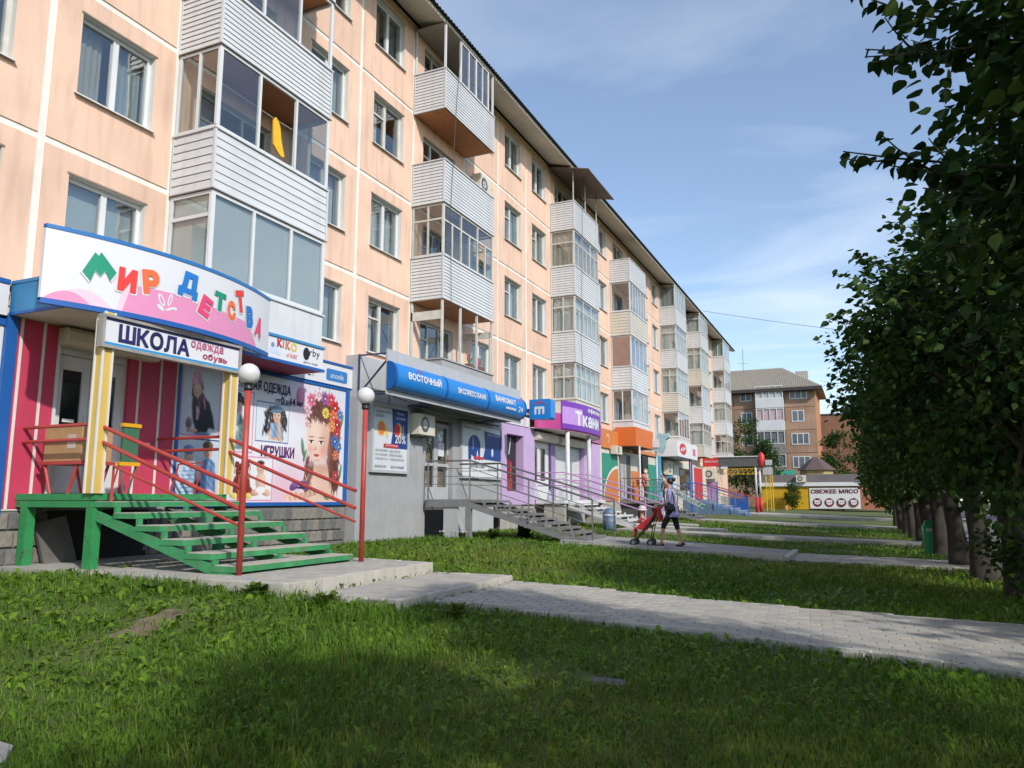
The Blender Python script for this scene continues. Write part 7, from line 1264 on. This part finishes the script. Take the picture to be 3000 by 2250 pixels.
# dense trees across the pavement and road darken the gaps between the trunks
for i, (x, y, h, r, l) in enumerate([(5.6, 15.5, 6.5, 2.4, 'bushy tree on the far side of the pavement behind the first trunks'), (5.6, 23, 6.8, 2.5, 'bushy tree across the pavement behind the green litter bin'), (5.7, 33, 6.5, 2.5, 'bushy tree across the pavement behind the far trunks'), (5.6, 8.5, 6.2, 2.2, 'bushy tree across the pavement at the right edge'), (5.7, 2.0, 6.5, 2.4, 'bushy tree across the pavement right of the camera'), (5.7, -4.5, 6.5, 2.6, 'bushy tree across the pavement behind the camera'), (17.5, 45, 9, 4.5, 'large tree across the road behind the parked car'), (18, 28, 9, 4.5, 'large tree across the road at the right'), (17, 68, 9, 5, 'large tree across the road far away at the right')]):  # unseen trees right of and behind the camera are added to block sky
    tree('street_tree', l, x, y, h, r, 1.3, 70, 46, .2 if x < 10 else .34, 50 + i, .2, (0, 0), 'trees across the pavement and road', spread=.5, bot=.3)
for i, (x, y, h, r, c0, l) in enumerate([(-11.9, 91, 10.3, 2.5, 1.5, 'leafy tree in front of the orange building, beyond the long block'), (-9.4, 90, 7.6, 1.6, .8, 'smaller leafy tree behind the grey shelter'), (-2.0, 93, 9.3, 1.9, 1.5, 'grey-green tree behind the meat kiosk'), (3.2, 90, 7.5, 2.2, 1.0, 'bushy tree to the right of the meat kiosk'), (-6.4, 82.6, 2.6, .7, .1, 'small bush growing against the yellow kiosk wall'), (1.9, 52, 5.5, 1.7, .8, 'round tree closing the row of poplars'), (2.2, 62, 5.5, 1.9, .8, 'round tree behind the row of poplars')]):
    tree('leafy_tree', l, x, y, h, r, c0, 60, 50, .26 if h > 3 else .12, 70 + i, .16 if h > 3 else .05, (0, 0), 'trees at the far end', spread=.5 if h > 3 else .25)
# ------------------------------------------------------------------ low plants
def rosette(name, label, x, y, n, L, seed, m=None, cat='plant', up=.9, w=.17, group=None):
    g = np.random.default_rng(seed); z = gz(x, y); V = []; F = []
    for i in range(n):
        a = g.uniform(0, 6.283); l = L * g.uniform(.6, 1.15); tilt = g.uniform(.35, up); k = len(V); s = (-math.sin(a), math.cos(a)); hw = w * l * g.uniform(.8, 1.2); bx_, by_ = x + g.normal() * .03, y + g.normal() * .03
        for j in range(5):
            t = j / 4; rr = l * t * math.cos(tilt) * (1 + .15 * t); zz = l * (math.sin(tilt) * t - .35 * t * t * l / max(L, .01)); ww = hw * (math.sin(math.pi * min(1, .12 + t * .88)) ** .8) * (1 + .2 * (j % 2))
            for q in (-1, 1): V.append((bx_ + rr * math.cos(a) + q * ww * s[0], by_ + rr * math.sin(a) + q * ww * s[1], z - .03 + zz + abs(q) * .01))
        F += [(k + 2 * j, k + 2 * j + 2, k + 2 * j + 3, k + 2 * j + 1) for j in range(4)]
    return tag(put(name, np_mesh(name, V, F, [m or LEAF[1]], smooth=True)), label, cat, group)
rosette('broadleaf_weed', 'tall broad-leaved weed at the corner of the lower step slab', -3.9, 7.2, 22, .24, 1, LEAF[3], up=1.35); rosette('broadleaf_weed', 'clump of broad leaves beside the upper step slab, lawn side', -5.2, 6.75, 34, .26, 2, LEAF[3], up=1.35); rosette('broadleaf_weed', 'row of weeds hiding the front corner of the upper step slab', -6.1, 6.72, 40, .22, 12, LEAF[3], up=1.3); rosette('broadleaf_weed', 'low broad-leaved weed on the lawn left of the steps', -7.2, 6.3, 18, .2, 3, up=1.1); tree('leafy_bush', 'leafy green bush at the foot of the first trunk on the right edge', 2.0, 11.9, 1.5, .5, .05, 30, 34, .085, 91, .02, (0, 0), None, spread=.2); rosette('weed_bush', 'bushy weed under the bank steps', -8.75, 18.35, 46, .42, 5, LEAF[1], up=1.4); rosette('weed_bush', 'dark weed bush beside the dark legs of the bank steps', -8.2, 19.0, 40, .5, 6, LEAF[2], up=1.4)
fl = thing('flower_patch', 'small patch of white flowers by the bank wall niche', 'flowers', (-9.9, 18.1, -1)); 
for i in range(14): x, y = -10.1 + random.uniform(-.2, .7), 18.2 + random.uniform(-.15, .15); MB().tube([(x, y, -1.05), (x, y, -.85 + random.uniform(-.05, .05))], .006, 4).build('stem', LEAF[1], fl); MB().ball((x, y, -.84), .025, 8, 5, (1, 1, .6)).build('bloom', WHITE if i % 3 else flat('bloom_pink', (200, 150, 130)), fl)
tag(MB().lathe((-6.9, 81.0, gz(-6.9, 81) - .05), [(.2, 0), (.21, .3), (.18, .42)], 12).build('tree_stump', mat('stump_orange', (.45, .22, .08), .8, .1)), 'short orange-brown stump in the grass before the kiosk', 'stump')
# ------------------------------------------------------------------ grass: blades and broad weed leaves over every unpaved part of the lawn
GR = [mat('grass_%d' % i, c, .55, .25, 2.5, spec=.25, trans=.3) for i, c in enumerate([(.105, .205, .015), (.15, .25, .019), (.062, .14, .012), (.25, .22, .055)])]
def lawn():
    g = np.random.default_rng(77); n = 330000; hdg = R(90 + 24.27); r = 2.0 * (42 / 2.0) ** (g.uniform(0, 1, n) ** .92); a = hdg + R(1) * g.uniform(-39, 39, n); x = r * np.cos(a); y = r * np.sin(a)
    ok = (x > -11) & (x < 2.75) & (y > .8)
    for P in PAVE: ok &= ~inpoly(P, x, y)
    ok &= ~((y > 11) & (x < -9.6 + .4 * np.sin(y)) & (y < 14.5) & (x < -10.7)); bare = inpoly(dirt_poly, x, y); ok &= ~(bare & (g.uniform(0, 1, n) < .5)); trail = np.abs((x + 5.7) * .95 - (y - 4.8) * -.35) < .35
    near_dirt = (np.hypot(x + 5.85, y - 5.0) < 1.3) & trail; ok &= ~(near_dirt & (g.uniform(0, 1, n) < .55)); x, y, r = x[ok], y[ok], r[ok]; n = len(x)
    dens = .5 + .5 * np.sin(x * 1.7 + 1.3 * np.sin(y * .9)) * np.sin(y * 1.3 + x * .6); patch = .5 + .5 * np.sin(x * .55 + 2) * np.sin(y * .5 + x * .3)
    z = np.array([gz(p, q) for p, q in zip(x, y)]) - .05
    h = (.045 + .06 * g.uniform(0, 1, n) ** 1.6) * (.75 + .6 * dens); h *= np.where((x > -7.6) & (x < -3.8) & (y > 6.2) & (y < 7.6), 1.55, 1); h *= np.where((x > -8) & (y > 12) & (y < 17), 1.15, 1); w = np.maximum(.0028, .00075 * r) * g.uniform(.8, 1.5, n)
    az = g.uniform(0, 6.283, n); ln = h * g.uniform(.15, .95, n); d = np.stack([np.cos(az), np.sin(az)], 1); s = np.stack([-np.sin(az + g.normal(size=n) * .5), np.cos(az)], 1)
    B = np.stack([x, y, z], 1); V = np.zeros((n, 5, 3)); V[:, 0] = B; V[:, 1] = B; V[:, 0, :2] -= s * w[:, None] / 2; V[:, 1, :2] += s * w[:, None] / 2
    M = B.copy(); M[:, :2] += d * (ln * .35)[:, None]; M[:, 2] += h * .62; V[:, 2] = M; V[:, 3] = M; V[:, 2, :2] -= s * w[:, None] * .42; V[:, 3, :2] += s * w[:, None] * .42; T = B.copy(); T[:, :2] += d * ln[:, None]; T[:, 2] += h; V[:, 4] = T
    F = (np.array([(0, 1, 3), (0, 3, 2), (2, 3, 4)])[None] + (np.arange(n) * 5)[:, None, None]).reshape(-1, 3); u = g.uniform(0, 1, n) + (patch - .5) * .5; mi = np.where(u < .3, 2, np.where(u < .72, 0, np.where(u < .965, 1, 3)))
    stuff(tag(put('grass', np_mesh('grass', V.reshape(-1, 3), F, GR, np.repeat(mi, 3))), 'uneven green grass covering the lawn between the paths', 'grass'))
    # broad dandelion and plantain leaves lying among the blades
    n = 42000; r = 2.4 * (20 / 2.4) ** g.uniform(0, 1, n); a = hdg + R(1) * g.uniform(-39, 39, n); cx = r * np.cos(a); cy_ = r * np.sin(a); ok = (cx > -10.5) & (cx < 2.6) & (cy_ > .8)
    for P in PAVE: ok &= ~inpoly(P, cx, cy_)
    ok &= ~inpoly(dirt_poly, cx, cy_); cl = .5 + .5 * np.sin(cx * 2.3 + 1.1 * np.sin(cy_ * 1.9)) * np.sin(cy_ * 2.1 - cx); ok &= g.uniform(0, 1, n) < .25 + .75 * cl; cx, cy_, r = cx[ok], cy_[ok], r[ok]; n = len(cx)
    L = (.045 + .065 * g.uniform(0, 1, n)) * np.clip(r / 6, .85, 1.5); az = g.uniform(0, 6.283, n); up = g.uniform(.15, 1.0, n); d = np.stack([np.cos(az) * np.cos(up), np.sin(az) * np.cos(up), np.sin(up)], 1); s = np.stack([-np.sin(az), np.cos(az), g.normal(size=n) * .3], 1); wd = L * g.uniform(.12, .24, n); B = np.stack([cx, cy_, np.array([gz(p, q) for p, q in zip(cx, cy_)]) - .03], 1); V = np.zeros((n, 6, 3)); nn = np.array((0, 0, 1.0))
    for j, (t, k, dr) in enumerate(((0, .25, 0), (.55, 1.0, .0), (1.0, .05, -.28))):
        c = B + d * (L * t)[:, None] + nn * (L * dr)[:, None]; V[:, 2 * j] = c - s * (wd * k)[:, None]; V[:, 2 * j + 1] = c + s * (wd * k)[:, None]
    F = (np.array([(0, 1, 3, 2), (2, 3, 5, 4)])[None] + (np.arange(n) * 6)[:, None, None]).reshape(-1, 4)
    stuff(tag(put('ground_weeds', np_mesh('ground_weeds', V.reshape(-1, 3), F, GR, np.repeat(g.choice(3, n, p=(.5, .35, .15)), 2), smooth=True)), 'broad dandelion and plantain leaves scattered through the grass', 'weeds'))
lawn()
bpy.data.scenes.remove(TMP)
